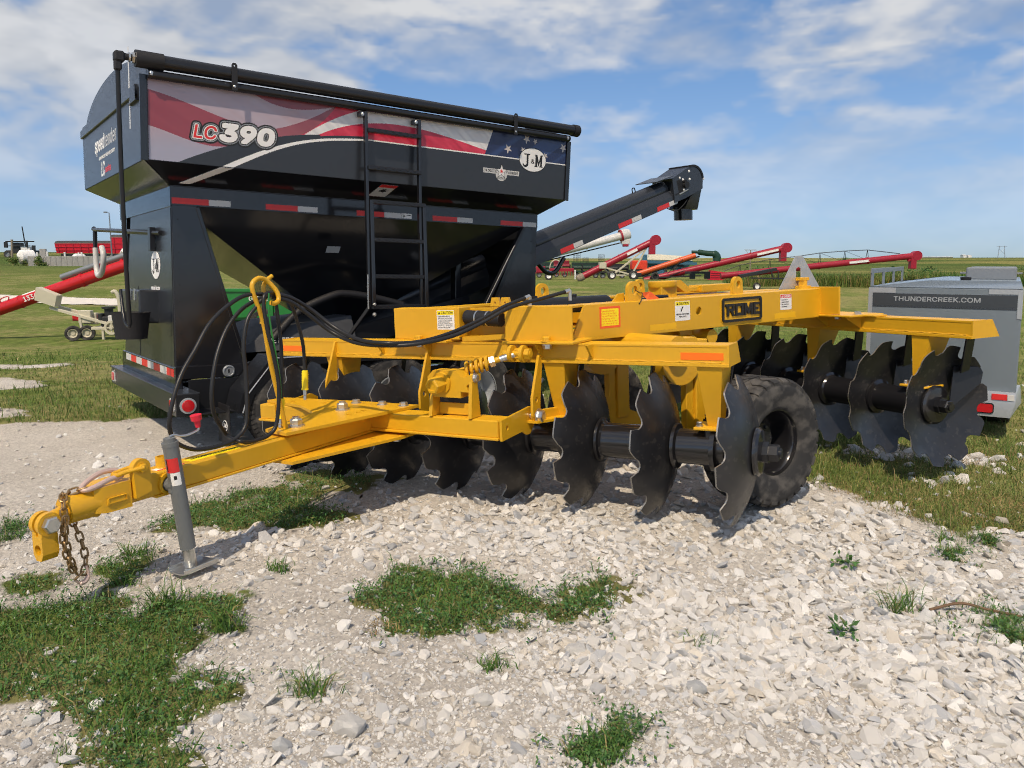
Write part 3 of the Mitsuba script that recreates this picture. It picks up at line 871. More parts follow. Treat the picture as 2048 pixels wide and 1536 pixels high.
# drawbar cross beam with its end lugs
cbk = gg(1, 'cross_beam', [box([1.155, -0.42, 0.578], [3.0, -0.27, 0.676], 0.006), box([1.15, -0.434, 0.566], [3.005, -0.26, 0.581], 0.004)])
for s in (1.138, 2.86):
    pp_ = Polygon([(-0.43, 0.565), (-0.43, 0.682), (-0.09, 0.705), (-0.03, 0.675), (-0.03, 0.610), (-0.10, 0.545), (-0.14, 0.545), (-0.19, 0.575)]).difference(unary_union([Point(-0.088, 0.648).buffer(0.02, 8), Point(-0.37, 0.63).buffer(0.014, 8)]))
    gg(1, 'end_lug', prism(pp_, [s, 0, 0], Y, Z, (-0.014, 0.0)), parent=cbk)
for s in (1.55, 2.62, 2.72):
    gg(1, 'hole', lathe([(0, 0), (0.02, 0), (0.02, 0.002), (0, 0.002)], [s, -0.34, 0.6755], [s, -0.34, 1], 16), 'matte_black', parent=cbk)
# tongue: box tube, plates above and below, bolts
tg = gg(1, 'tongue', [box([2.05, -2.03, 0.562], [2.185, -0.30, 0.664], 0.007), box([2.044, -1.9, 0.553], [2.191, -0.30, 0.564], 0.003)])
plate = Polygon([(2.02, -1.14), (1.87, -0.30), (1.85, -0.20), (2.30, -0.20), (2.96, -0.24), (2.99, -0.36), (2.60, -0.45), (2.32, -0.62), (2.215, -1.10)])
hol = [Point(a, b).buffer(0.017, 8) for a, b in ((2.06, -0.60), (2.05, -0.53), (2.06, -0.47), (2.50, -0.33), (2.75, -0.36))]
gg(1, 'top_plate', prism(plate.difference(unary_union(hol)), [0, 0, 0.678], X, Y, 0.017), parent=tg)
plate_b = Polygon([(1.97, -1.16), (1.80, -0.44), (1.80, -0.2), (2.40, -0.2), (2.26, -1.16)])
gg(1, 'bottom_plate', prism(plate_b.difference(Point(1.93, -0.55).buffer(0.016, 8)), [0, 0, 0.549], X, Y, (-0.016, 0.0)), parent=tg)
for a, b, r in ((2.10, -0.985, 0.034), (2.20, -0.50, 0.034)):
    gg(1, 'clamp_bolt', [hexbolt([a, b, 0.695], Z, r, 0.044), cyl([a, b, 0.735], [a, b, 0.75], 0.02, 16)], 'zinc', 20, parent=tg)
for a, b in ((2.29, -0.27), (2.08, -0.27), (1.92, -0.26)):
    gg(1, 'bolt', hexbolt([a, b, 0.695], Z, 0.026, 0.024), 'zinc', 20, parent=tg)
for a, b in ((2.05, -1.10), (1.86, -0.42)):
    gg(1, 'bolt', hexbolt([a, b, 0.532], -Z, 0.024, 0.022), 'zinc', 20, parent=tg)
gg(1, 'warning_label', quad([2.085, -1.68, 0.6645], Y, -X * -1, 0.30, 0.055, 0.001), 'print_yellow', False, parent=tg, label='long yellow warning sticker on top of the tongue')
gg(1, 'warning_print', [text('WARNING', 0.017, [2.128, -1.655, 0.666], Y, -X, None, 0.0006, True), text('DO NOT EXCEED 20 MPH', 0.013, [2.126, -1.54, 0.666], Y, -X, 0.15, 0.0006), text('TOWING SPEED', 0.010, [2.108, -1.54, 0.666], Y, -X, 0.15, 0.0006)], 'print_black', False, parent=tg)
gg(1, 'white_label', quad([2.075, -1.86, 0.6645], Y, X, 0.14, 0.05, 0.001), 'white', False, parent=tg)
gg(1, 'red_line', quad([2.075, -1.86, 0.6655], Y, X, 0.14, 0.012, 0.001), 'red_tape', False, parent=tg)
# hitch casting, clevis and pin
cast = [lathe([(0, 0), (0.052, 0), (0.058, 0.006), (0.058, 0.03), (0.062, 0.11), (0.068, 0.125), (0, 0.125)], [2.117, -2.27, 0.595], [2.117, -2.0, 0.606], 28),
        trimesh.convex.convex_hull(np.array([[2.117 + a * w, y, 0.611 + b * t] for y, w, t in ((-2.17, 0.055, 0.05), (-2.13, 0.074, 0.056), (-2.02, 0.079, 0.058)) for a in (-1, 1) for b in (-1, 1)])),
        box([2.036, -2.13, 0.585], [2.042, -2.05, 0.612], 0.002)]
hk = gg(1, 'hitch_casting', cast, sm=40, parent=tg)
gg(1, 'raised_frame', [box([2.033, -2.125, 0.592], [2.04, -2.045, 0.595], 0), box([2.033, -2.125, 0.614], [2.04, -2.045, 0.617], 0), box([2.033, -2.127, 0.592], [2.04, -2.124, 0.617], 0), box([2.033, -2.046, 0.592], [2.04, -2.043, 0.617], 0)], parent=hk)
clev = [prism(Point(-2.362, 0.578).buffer(0.046, 16), [s, 0, 0], Y, Z, w) for s, w in ((2.052, 0.024), (2.092, 0.024))]
blk = Polygon([(2.052, 0.535), (2.052, 0.462), (2.068, 0.436), (2.100, 0.436), (2.116, 0.462), (2.116, 0.535)]).difference(Point(2.084, 0.480).buffer(0.021, 14))
clev.append(prism(blk, [0, -2.335, 0], X, Z, (0, 0.064)))
clev += [box([a, -2.399, 0.52], [a + 0.024, -2.335, 0.585], 0.003) for a in (2.052, 2.092)]
clev.append(cyl([2.086, -2.34, 0.582], [2.112, -2.25, 0.592], 0.034, 20))
gg(1, 'clevis', clev, sm=30, parent=hk)
gg(1, 'pin_bolt', [lathe([(0, 0), (0.046, 0), (0.046, 0.012), (0, 0.012)], [2.06, -2.365, 0.578], [1.9, -2.365, 0.578], 24)], sm=30, parent=hk)
gg(1, 'hex_head', lathe([(0, 0), (0.034, 0), (0.034, 0.022), (0.028, 0.026), (0, 0.026)], [2.046, -2.365, 0.578], [1.9, -2.365, 0.578], 6), 'zinc', 20, parent=hk)
# lug with ring, link and safety chain
gg(1, 'chain_lug', prism(unary_union([Polygon([(-2.01, 0.585), (-1.935, 0.60), (-1.935, 0.70), (-2.015, 0.70)]), Point(-1.975, 0.71).buffer(0.042, 12)]), [2.036, 0, 0], Y, Z, (-0.016, 0.014)), parent=tg)
gg(1, 'lug_nut', [hexbolt([2.02, -1.975, 0.712], -X, 0.02, 0.018)], 'yellow', 20, parent=tg)
gg(1, 'yellow_ring', tube([[2.00, -1.975, 0.716], [2.035, -2.03, 0.708], [2.05, -2.07, 0.70], [2.085, -2.065, 0.70], [2.08, -2.01, 0.71], [2.06, -1.975, 0.716]], 0.0095, 10), parent=tg)
oval = [[2.085, -2.035, 0.695], [2.10, -2.05, 0.712], [2.103, -2.11, 0.715], [2.10, -2.17, 0.695], [2.095, -2.20, 0.675], [2.075, -2.20, 0.668], [2.06, -2.17, 0.672], [2.055, -2.10, 0.69], [2.062, -2.045, 0.69], [2.085, -2.035, 0.695]]
gg(1, 'oval_link', tube(oval, 0.011, 10, 4), 'link_pink', parent=tg, label='pinkish oval coupling link lying on the tongue')


def link(c, d, nrm, L=0.030, w=0.0125, r=0.0042):
    t = np.arange(17) * 2 * np.pi / 16
    ca, sa = np.cos(t), np.sin(t)
    p = np.c_[np.sign(ca) * (L - w) * (np.abs(ca) > 1e-9) * 0.5 * np.minimum(1, np.abs(ca) * 4) + w * ca, w * sa]
    d, nrm = unit(d), unit(nrm)
    e = np.cross(nrm, d)
    return tube(np.asarray(c) + p[:, :1] * d + p[:, 1:] * e, r, 7, 0)


def chain(pts, step=0.0345):
    P = catmull(pts, 12)
    L = np.r_[0, np.cumsum(np.linalg.norm(np.diff(P, axis=0), axis=1))]
    out = []
    for i, a in enumerate(np.arange(0, L[-1], step)):
        c = [np.interp(a, L, P[:, q]) for q in range(3)]
        e = [np.interp(min(a + 0.01, L[-1]), L, P[:, q]) for q in range(3)]
        d = unit(np.subtract(e, c) + 1e-6)
        s = unit(np.cross(d, [0.3, 0.2, 0.93] if abs(d[2]) < 0.8 else [1, 0.2, 0]))
        out.append(link(c, d, s if i % 2 else np.cross(d, s)))
    return out


for lk_ in chain([[2.085, -2.20, 0.672], [2.115, -2.235, 0.664], [2.13, -2.262, 0.645], [2.10, -2.275, 0.664], [2.06, -2.30, 0.62], [2.052, -2.308, 0.54], [2.05, -2.305, 0.46], [2.05, -2.29, 0.38], [2.052, -2.268, 0.335], [2.05, -2.25, 0.36]]) + \
        chain([[2.15, -2.255, 0.60], [2.13, -2.235, 0.55], [2.11, -2.225, 0.50], [2.09, -2.22, 0.44], [2.07, -2.225, 0.38], [2.06, -2.245, 0.33]]) + chain([[2.03, -2.315, 0.58], [2.035, -2.325, 0.50], [2.04, -2.31, 0.42], [2.045, -2.285, 0.35]]):
    gg(1, 'chain_link', lk_, 'chain_gold', 40)
gg(1, 'chain_hook', tube([[2.055, -2.235, 0.365], [2.05, -2.23, 0.33], [2.05, -2.245, 0.305], [2.05, -2.27, 0.305], [2.05, -2.285, 0.325]], [0.006] * 8 + [0.010] * 10 + [0.005] * 7, 8), 'link_pink')
# jack
jk = gg(1, 'jack', [cyl([2.0, -1.842, 0.78], [2.0, -1.795, 0.30], 0.034, 28)], 'jack_grey', 40, label='grey tubular parking jack with crank')
gg(1, 'jack_cap', [cyl([2.0, -1.8425, 0.78], [2.0, -1.8445, 0.80], 0.036, 28), cyl([2.0, -1.8445, 0.80], [2.0, -1.846, 0.818], 0.026, 20)], 'jack_grey', 40, parent=jk)
gg(1, 'inner_leg', cyl([2.0, -1.795, 0.31], [2.0, -1.786, 0.212], 0.027, 24), 'zinc', 40, parent=jk)
ft = Polygon([(-0.10, -0.06), (0.10, -0.06), (0.10, 0.06), (-0.10, 0.06)]).buffer(-0.03).buffer(0.03)
gg(1, 'foot_plate', [prism(ft, [2.0, -1.772, 0.208], Y, X, 0.006), beam([1.945, -1.865, 0.214], [1.945, -1.68, 0.214], 0.006, 0.016), beam([2.055, -1.865, 0.214], [2.055, -1.68, 0.214], 0.006, 0.016)], 'zinc', 30, parent=jk)
gg(1, 'crank', tube([[2.0, -1.846, 0.822], [2.0, -1.82, 0.826], [2.0, -1.79, 0.815], [2.0, -1.75, 0.812], [2.0, -1.70, 0.822], [2.0, -1.690, 0.832], [2.0, -1.692, 0.86]], 0.0055, 8), 'zinc', parent=jk)
gg(1, 'knob', [lathe([(0, 0), (0.011, 0), (0.015, 0.03), (0.024, 0.035), (0.026, 0.06), (0, 0.062)], [2.0, -1.692, 0.835], [2.0, -1.705, 0.92], 16)], 'red_plastic', parent=jk)
gg(1, 'jack_bracket', [cyl([2.05, -1.83, 0.60], [1.995, -1.83, 0.60], 0.032, 20), box([1.995, -1.86, 0.565], [2.02, -1.80, 0.63], 0.004)], 'jack_grey', parent=jk)
gg(1, 'mount_ring', lathe([(0.036, 0), (0.05, 0), (0.05, 0.012), (0.036, 0.012)], [2.052, -1.835, 0.605], [1.9, -1.835, 0.605], 24), parent=tg)


def wrap_label(s, c, ax, r, a0, a1, h0, h1, m, name, lab=None):
    """label bent round the jack tube"""
    x = unit(np.cross(ax, [0, 1, 0]))
    y = np.cross(ax, x)
    t = np.linspace(a0, a1, 12)
    v = np.vstack([np.asarray(c) + ax * hh + r * (np.cos(t)[:, None] * x + np.sin(t)[:, None] * y) for hh in (h0, h1)])
    n = len(t)
    f = np.vstack([[[i, i + 1, n + i + 1], [i, n + i + 1, n + i]] for i in range(n - 1)])
    return gg(1, name, trimesh.Trimesh(v, f, process=False), m, True, parent=jk, label=lab)


jax = unit(np.array([0, 0.047, -0.48]))
fa_ = math.atan2(*(lambda q: (np.cross(jax, unit(np.cross(jax, [0, 1, 0]))) @ q, unit(np.cross(jax, [0, 1, 0])) @ q))(unit([-0.75, -0.66, 0])))
wrap_label(0, [2.0, -1.842, 0.78], jax, 0.0347, fa_ - 0.95, fa_ + 0.7, 0.05, 0.115, 'red_tape', 'red_label')
wrap_label(0, [2.0, -1.842, 0.78], jax, 0.0347, fa_ - 0.55, fa_ + 0.7, 0.116, 0.175, 'white', 'white_label')
wrap_label(0, [2.0, -1.842, 0.78], jax, 0.0351, fa_ - 0.15, fa_ + 0.22, 0.13, 0.148, 'print_black', 'barcode')
wrap_label(0, [2.0, -1.842, 0.78], jax, 0.0351, fa_ - 0.9, fa_ - 0.72, 0.052, 0.108, 'print_black', 'dark_stripe')
gg(1, 'stub_tube', [lathe([(0.026, 0), (0.034, 0), (0.034, 0.052), (0.026, 0.052), (0.026, 0)], [2.117, -1.80, 0.663], [2.117, -1.80, 0.9], 24)], parent=tg)
# hose stand: post with curled hook
post = [[2.12, -1.036, 0.664], [2.12, -1.084, 0.883], [2.12, -1.123, 1.076], [2.12, -1.148, 1.264], [2.12, -1.182, 1.371], [2.12, -1.206, 1.436], [2.12, -1.206, 1.480], [2.12, -1.170, 1.507], [2.12, -1.126, 1.503], [2.11, -1.094, 1.476], [2.09, -1.071, 1.431], [2.08, -1.074, 1.391], [2.08, -1.103, 1.374], [2.08, -1.128, 1.379]]
gg(1, 'hose_stand', [tube(post, 0.0125, 12), tube([[2.135, -1.150, 1.27], [2.135, -1.121, 1.394], [2.14, -1.115, 1.459], [2.14, -1.095, 1.493], [2.14, -1.052, 1.519]], 0.011, 10),
                     cyl([2.12, -1.036, 0.663], [2.12, -1.038, 0.673], 0.042, 20)], sm=40)
# hydraulic hoses
hz = lambda s, P: [[s + 0.012 * math.sin(i * 0.8), a, b] for i, (a, b) in enumerate(P)]
L1 = [[-1.143, 1.426], [-1.26, 1.421], [-1.375, 1.369], [-1.487, 1.29], [-1.583, 1.179], [-1.669, 1.082], [-1.723, 0.985], [-1.75, 0.896], [-1.751, 0.826], [-1.717, 0.76], [-1.64, 0.712], [-1.565, 0.695], [-1.467, 0.695], [-1.388, 0.712], [-1.324, 0.767], [-1.3, 0.892], [-1.287, 1.044], [-1.282, 1.172], [-1.245, 1.297], [-1.182, 1.365], [-1.136, 1.404]]
L2 = [[-1.053, 1.413], [-1.142, 1.382], [-1.229, 1.335], [-1.317, 1.252], [-1.388, 1.144], [-1.432, 1.036], [-1.453, 0.938], [-1.445, 0.848], [-1.406, 0.777], [-1.36, 0.715]]
L3 = [[-1.393, 0.70], [-1.331, 0.682], [-1.266, 0.68], [-1.197, 0.69], [-1.149, 0.735], [-1.127, 0.865], [-1.125, 0.972], [-1.141, 1.106], [-1.163, 1.239], [-1.169, 1.369], [-1.154, 1.42]]
gg(1, 'hydraulic_hose', tube(hz(2.12, L1) + [[2.30, -0.845, 1.418], [2.33, -0.746, 1.364], [2.35, -0.677, 1.242], [2.35, -0.644, 1.105], [2.35, -0.641, 0.954]], 0.0105, 10), 'hose', 40)
gg(1, 'hydraulic_hose', tube(hz(2.2, L2) + [[2.15, -1.37, 0.70]] + hz(2.08, L3) + [[2.10, -1.10, 1.43], [2.14, -1.039, 1.39], [2.15, -1.02, 1.281], [2.15, -1.01, 1.144], [2.15, -1.018, 1.009], [2.15, -1.033, 0.846]], 0.0105, 10), 'hose', 40)
gg(1, 'hose_marking', tube([[2.067, a, b] for a, b in ((-1.149, 1.43), (-1.158, 1.35), (-1.150, 1.239), (-1.129, 1.106), (-1.113, 0.972), (-1.115, 0.88))], 0.0045, 8), 'green_paint', 40, label='green painted line along a hose')
for q, s in (([(-1.033, 0.856), (-1.049, 0.747), (-1.056, 0.697)], 2.15), ([(-0.641, 0.954), (-0.651, 0.835), (-0.656, 0.775)], 2.35)):
    a, b, c = [np.array([s, *t]) for t in q]
    ck = gg(1, 'coupler_grip', lathe([(0, 0), (0.017, 0.002), (0.019, 0.02), (0.018, np.linalg.norm(b - a) - 0.015), (0.021, np.linalg.norm(b - a)), (0, np.linalg.norm(b - a))], a, b, 16), 'grip_yellow', 40, label='yellow plastic grip of a hose coupler')
    gg(1, 'coupler_tip', lathe([(0, 0), (0.0125, 0), (0.0125, 0.03), (0.0085, 0.034), (0.010, 0.045), (0.0085, np.linalg.norm(c - b)), (0, np.linalg.norm(c - b))], b, c, 14), 'zinc', 40, parent=ck)
HA = [[-2.664, -1.089, 1.423], [-2.563, -1.117, 1.399], [-2.446, -1.149, 1.33], [-2.332, -1.089, 1.221], [-2.255, -0.926, 1.155], [-2.156, -0.756, 1.138], [-1.969, -0.776, 1.131], [-1.773, -0.789, 1.162], [-1.568, -0.795, 1.224], [-1.392, -0.797, 1.293], [-1.249, -0.796, 1.333]]
HB = [[-2.665, -1.09, 1.407], [-2.567, -1.108, 1.378], [-2.47, -1.126, 1.307], [-2.342, -1.105, 1.194], [-2.262, -0.947, 1.137], [-2.159, -0.785, 1.124], [-2.006, -0.704, 1.127], [-1.804, -0.704, 1.152], [-1.611, -0.699, 1.214], [-1.428, -0.689, 1.288], [-1.223, -0.677, 1.327], [-1.048, -0.664, 1.361]]
for P in (HA, HB):
    h('hydraulic_hose', tube(P, 0.0115, 10), 'hose', 40)
    e = np.array(P[-1])
    d = unit(e - np.array(P[-2]))
    h('hose_fitting', [cyl(e, e + d * 0.035, 0.013, 12), cyl(e + d * 0.035, e + d * 0.035 - Z * 0.06, 0.012, 12)], 'zinc', 30)

# levelling spring assembly on the cross beam
for s in (1.33, 1.60):
    up_ = Polygon([(-0.43, 0.68), (-0.33, 0.68), (-0.352, 0.90), (-0.365, 0.925), (-0.385, 0.93), (-0.402, 0.915)] if s < 1.5 else [(-0.43, 0.68), (-0.33, 0.68), (-0.35, 0.845), (-0.40, 0.845)])
    gg(1, 'tower_plate', prism(up_, [s, 0, 0], Y, Z, (-0.011, 0.011)))
gg(1, 'tower_rib', box([1.341, -0.352, 0.682], [1.589, -0.34, 0.75], 0.003))
tr_ = gg(1, 'trunnion', [prism([(1.345, 0.825), (1.36, 0.862), (1.318, 0.885), (1.318, 0.925), (1.39, 0.905), (1.43, 0.945), (1.585, 0.945), (1.625, 0.905), (1.60, 0.80), (1.58, 0.79), (1.40, 0.79), (1.40, 0.825)], [0, -0.355, 0], X, Z, (-0.04, 0.05))])
gg(1, 'trunnion_nut', [lathe([(0, 0), (0.062, 0), (0.062, 0.016), (0, 0.016)], [1.525, -0.402, 0.875], [1.545, -0.7, 0.845], 24), lathe([(0, 0), (0.048, 0), (0.048, 0.075), (0.04, 0.082), (0.028, 0.082), (0.027, 0.076), (0, 0.076)], [1.53, -0.416, 0.872], [1.55, -0.7, 0.842], 6)], sm=20, parent=tr_)
gg(1, 'bolt', hexbolt([1.318, -0.375, 0.905], -X, 0.022, 0.018), 'zinc', 20, parent=tr_)
A0, A1 = np.array([1.46, -0.30, 0.93]), np.array([1.165, -0.14, 1.02])
dd, LL = unit(A1 - A0), np.linalg.norm(A1 - A0)
ax_, ay_, _ = axes(A0, A1)
t = np.linspace(0, 1, 90)
coil = A0 + (0.02 + 0.15 * t)[:, None] * dd + 0.036 * (np.cos(t * 2 * np.pi * 5)[:, None] * ax_ + np.sin(t * 2 * np.pi * 5)[:, None] * ay_)
gg(1, 'coil_spring', tube(coil, 0.0105, 8, 0), sm=40)
gg(1, 'threaded_rod', [cyl(A0 - dd * 0.03, A0 + dd * (LL - 0.02), 0.0175, 16)], sm=40)
gg(1, 'rod_sleeve', cyl(A0 + dd * (LL - 0.11), A0 + dd * (LL - 0.02), 0.019, 16), 'zinc', 40)
gg(1, 'lock_nut', lathe([(0, 0), (0.034, 0), (0.034, 0.03), (0, 0.03)], A0 + dd * 0.175, A1, 6), 'zinc', 20)
gg(1, 'clevis_end', [lathe([(0, 0), (0.05, 0), (0.05, 0.02), (0, 0.02)], A1 + [0.045, -0.01, 0.0], A1 + [0.02, -0.01, 0.0], 20), lathe([(0, 0), (0.05, 0), (0.05, 0.02), (0, 0.02)], A1 + [-0.03, -0.01, 0.0], A1 + [-0.05, -0.01, 0.0], 20), cyl(A1 + [0.09, -0.01, 0], A1 + [-0.09, -0.01, 0], 0.018, 14),
                     lathe([(0, 0), (0.034, 0), (0.034, 0.03), (0, 0.03)], A1 + [-0.055, -0.01, 0], A1 + [-0.2, -0.01, 0], 6), box(A1 + [-0.02, -0.02, -0.03], A1 + [0.02, 0.14, 0.03], 0.005)], sm=25)

# main frame: two bent channels
VN, VF = -0.587, -1.60


def channel(v, sgn, u0, u1):
    web = Polygon([(u0, 1.080), (u0 + 0.09, 1.262), (u0 + 0.105, 1.277), (u1, 1.277), (u1, 1.071), (u0 + 0.6, 1.076)])
    if sgn < 0:
        web = web.difference(unary_union([affinity.scale(Point(0.005, 1.187).buffer(0.028, 16), 1, 1)]))
    m = [prism(web, [0, v, 0], X, Z, (-0.014, 0.0) if sgn > 0 else (0.0, 0.014)),]
    # rounded upper bend and flanges reach inward
    arc = [(0, 1.262)] + [(sgn * (0.018 - 0.018 * math.cos(a)), 1.262 + 0.018 * math.sin(a)) for a in np.linspace(0, math.pi / 2, 6)] + [(sgn * 0.16, 1.280), (sgn * 0.16, 1.266), (sgn * 0.016, 1.266), (sgn * 0.012, 1.26)]
    m.append(prism(arc, [u0 + 0.1, v, 0], Y, Z, u1 - u0 - 0.1))
    m.append(box([u0 + 0.02, min(v, v + sgn * 0.14), 1.064], [u1, max(v, v + sgn * 0.14), 1.0785], 0.002))
    return m


nb = h('main_beam', channel(VN, -1, -1.063, 1.46), label='yellow main frame beam on the near side with cast lettering')
fbm = h('main_beam', channel(VF, 1, -1.62, 1.30))
for v0, u in ((VN - 0.16, 0), ):
    pass
# front bolster plates on the gang beam, rear end plates
gg(1, 'front_bolster', [box([0.868, -0.03, 1.074], [1.305, -0.014, 1.287], 0.003), box([0.84, -0.09, 1.069], [1.30, 0.2, 1.084], 0.003), box([1.295, -0.03, 1.085], [1.31, 0.16, 1.286], 0.003), box([0.868, -0.014, 1.272], [1.305, 0.10, 1.287], 0.003)])
gg(1, 'front_bolster', [box([1.64, -0.03, 1.085], [2.14, -0.014, 1.285], 0.003), box([1.70, -0.09, 1.069], [2.14, 0.2, 1.084], 0.003), box([1.64, -0.014, 1.270], [2.14, 0.10, 1.285], 0.003), box([1.635, -0.03, 1.10], [1.65, 0.14, 1.284], 0.003)])
gg(1, 'bolster_web', [box([1.309, 0.10, 1.10], [1.637, 0.115, 1.276], 0.003), prism([(1.31, 1.12), (1.637, 1.10), (1.637, 1.07), (1.31, 1.09)], [0, 0.02, 0], X, Z, (-0.01, 0.02))])
for a in (1.30, 1.37):
    gg(1, 'hook_lug', prism(Polygon([(-0.035, 0), (0.035, 0), (0.024, 0.055), (-0.024, 0.055)]).difference(Point(0, 0.022).buffer(0.007)), [a + 0.02, 0.01, 1.287], X, Z, (-0.01, 0.01)))
for a, b in ((1.02, -0.062), (1.93, -0.06)):
    gg(1, 'bolster_bolt', hexbolt([a, b, 1.084], Z, 0.026, 0.028), 'yellow' if a < 1.5 else 'yellow', 20)
    gg(1, 'bolster_bolt', hexbolt([a, b + 0.01, 1.069], -Z, 0.027, 0.03), 'zinc', 20)
for a in (0.76, 1.08, 1.88, 2.26):
    sg = 1 if a in (0.76, 1.88) else -1
    gg(1, 'gusset', prism([(0, 1.066), (-0.085, 1.066), (0, 0.975)], [a, -0.002, 0], Y, Z, (-0.006, 0.006)))
gg(2, 'rear_plate', [box([0.92, -0.16, 1.086], [1.22, -0.145, 1.292], 0.003), box([0.80, -0.18, 1.069], [1.35, 0.16, 1.084], 0.003), box([0.72, -0.02, 1.068], [0.95, 0.10, 1.080], 0.003), prism([(0, 1.066), (-0.16, 1.066), (0, 0.975)], [0.868, -0.002, 0], Y, Z, (-0.006, 0.006)), prism([(0, 1.066), (-0.14, 1.066), (0, 0.975)], [1.18, -0.002, 0], Y, Z, (-0.006, 0.006))])
gg(2, 'rear_bolt', hexbolt([0.86, -0.04, 1.084], Z, 0.024, 0.02), 'zinc', 20)
gg(2, 'rear_bolt', hexbolt([1.0, -0.09, 1.069], -Z, 0.024, 0.024), 'zinc', 20)
# lifting eyes
for u, v, w in ((-0.53, VN - 0.05, 0.105), (0.44, VN - 0.05, 0.095), (-0.62, VF + 0.10, 0.10), (0.32, VF + 0.1, 0.09)):
    eye = unary_union([Point(0, 0.075).buffer(w * 0.5, 16), Polygon([(-w * 0.55, 0), (w * 0.55, 0), (w * 0.49, 0.075), (-w * 0.49, 0.075)])]).difference(affinity.scale(Point(0.004, 0.068).buffer(w * 0.26, 12), 0.85, 1.1))
    h('lifting_eye', prism(eye, [u, v, 1.278], X, Z, (-0.014, 0.014)))
h('eye_gusset', prism([(-0.10, 0), (0.0, 0), (0.0, 0.055), (-0.05, 0.05)], [-0.56, VN - 0.10, 1.278], X, Z, 0.012))
# orange flag tape tied to the eye
h('flagging_tape', [trimesh.Trimesh([[-0.49, VN - 0.02, 1.33], [-0.42, VN - 0.01, 1.335], [-0.33, VN - 0.02, 1.285], [-0.43, VN - 0.025, 1.283], [-0.45, VN - 0.03, 1.30]], [[0, 1, 4], [1, 2, 3], [1, 3, 4]])], 'flag_ribbon', False, label='orange flagging ribbon tied to a lifting eye')
h('tie_wire', tube([[-0.53, VN - 0.03, 1.35], [-0.50, VN - 0.02, 1.33], [-0.48, VN - 0.02, 1.328], [-0.50, VN - 0.005, 1.29], [-0.53, VN + 0.005, 1.262]], 0.003, 6), 'matte_black', 40)
# hydraulic cylinder lying between the beams
h('hydraulic_cylinder', [lathe([(0, 0), (0.05, 0), (0.055, 0.02), (0.055, 0.60), (0.045, 0.62), (0, 0.62)], [-0.95, -1.24, 1.255], [-0.2, -1.05, 1.255], 24), cyl([-0.60, -1.15, 1.29], [-0.60, -1.15, 1.325], 0.018, 12), cyl([-0.88, -1.22, 1.29], [-0.88, -1.22, 1.325], 0.018, 12)], 'satin_black', 40)
h('cylinder_rod', [cyl([-0.36, -1.09, 1.255], [0.0, -1.0, 1.255], 0.022, 16), box([-0.05, -1.06, 1.22], [0.10, -0.95, 1.29], 0.01)], 'satin_black', 40)
# spare coupling stored on top
h('stored_hitch', [box([0.12, -1.19, 1.268], [0.28, -1.05, 1.34], 0.004), lathe([(0, 0), (0.10, 0), (0.105, 0.012), (0.105, 0.04), (0.10, 0.046), (0.05, 0.047), (0.03, 0.03), (0, 0.03)], [0.20, -1.12, 1.338], [0.20, -1.12, 2], 28),
                   prism([(0.27, 0.045), (0.34, 0.045), (0.43, -0.015), (0.43, -0.045), (0.38, -0.045), (0.30, 0.0), (0.27, 0.0)], [0.0, -1.12, 1.34], X, Z, (-0.05, 0.05)), box([0.42, -1.17, 1.295], [0.60, -1.07, 1.33], 0.004), box([0.53, -1.18, 1.29], [0.90, -1.04, 1.34], 0.004), box([0.02, -1.22, 1.255], [1.5, -1.02, 1.27], 0.003)])
h('cross_member', [box([-0.35, VF + 0.02, 1.10], [-0.2, VN - 0.02, 1.25], 0.004), box([0.75, VF + 0.02, 1.10], [0.9, VN - 0.02, 1.25], 0.004)])
# slow vehicle plate bracket
tri = Polygon([(-0.235, 0), (0.265, 0), (0.06, 0.245), (0.04, 0.255), (-0.02, 0.255), (-0.04, 0.245)]).difference(Polygon([(-0.03, 0.06), (0.03, 0.06), (0.03, 0.155), (0.0, 0.17), (-0.03, 0.155)]))
h('sign_bracket', prism(tri, [1.35, -0.80, 1.279], X, Z, 0.006), 'galvanized', 20, label='bare galvanised triangular sign bracket')
h('bracket_mount', [cyl([1.35, -0.76, 1.279], [1.35, -0.76, 1.30], 0.06, 20), lathe([(0, 0), (0.035, 0), (0.035, 0.04), (0, 0.04)], [1.35, -0.76, 1.30], [1.35, -0.76, 2], 6), box([1.31, -0.80, 1.34], [1.39, -0.73, 1.365], 0.003)])
# black document tube clamped in the recess
dt = gg(1, 'document_tube', lathe([(0, 0), (0.04, 0), (0.045, 0.006), (0.045, 0.27), (0.04, 0.276), (0, 0.276)], [1.62, 0.03, 1.222], [1.35, 0.0, 1.208], 28), 'matte_black', 40)
for a in (1.45, 1.53):
    gg(1, 'clamp_band', lathe([(0.0455, 0), (0.047, 0), (0.047, 0.01), (0.0455, 0.01)], [a, 0.0127 + 0.11 * (a - 1.45), 1.2135 + 0.05 * (a - 1.45)], [a - 0.27, -0.0173 + 0.11 * (a - 1.45), 1.1995 + 0.05 * (a - 1.45)], 28), 'zinc', 40, parent=dt)
# safety signs on the frame
VO = VN + 0.0005


def vsign(u0, z0, w, hgt, head, headtext, lines, fr=None):
    sk = h('safety_sign', quad([u0, VO, z0], X, Z, w, hgt, 0.001 * 1, 0.006), fr or 'white', False, parent=nb)
    # u runs to the right and v towards the viewer: x cross z points away, so build thickness backwards
    return sk


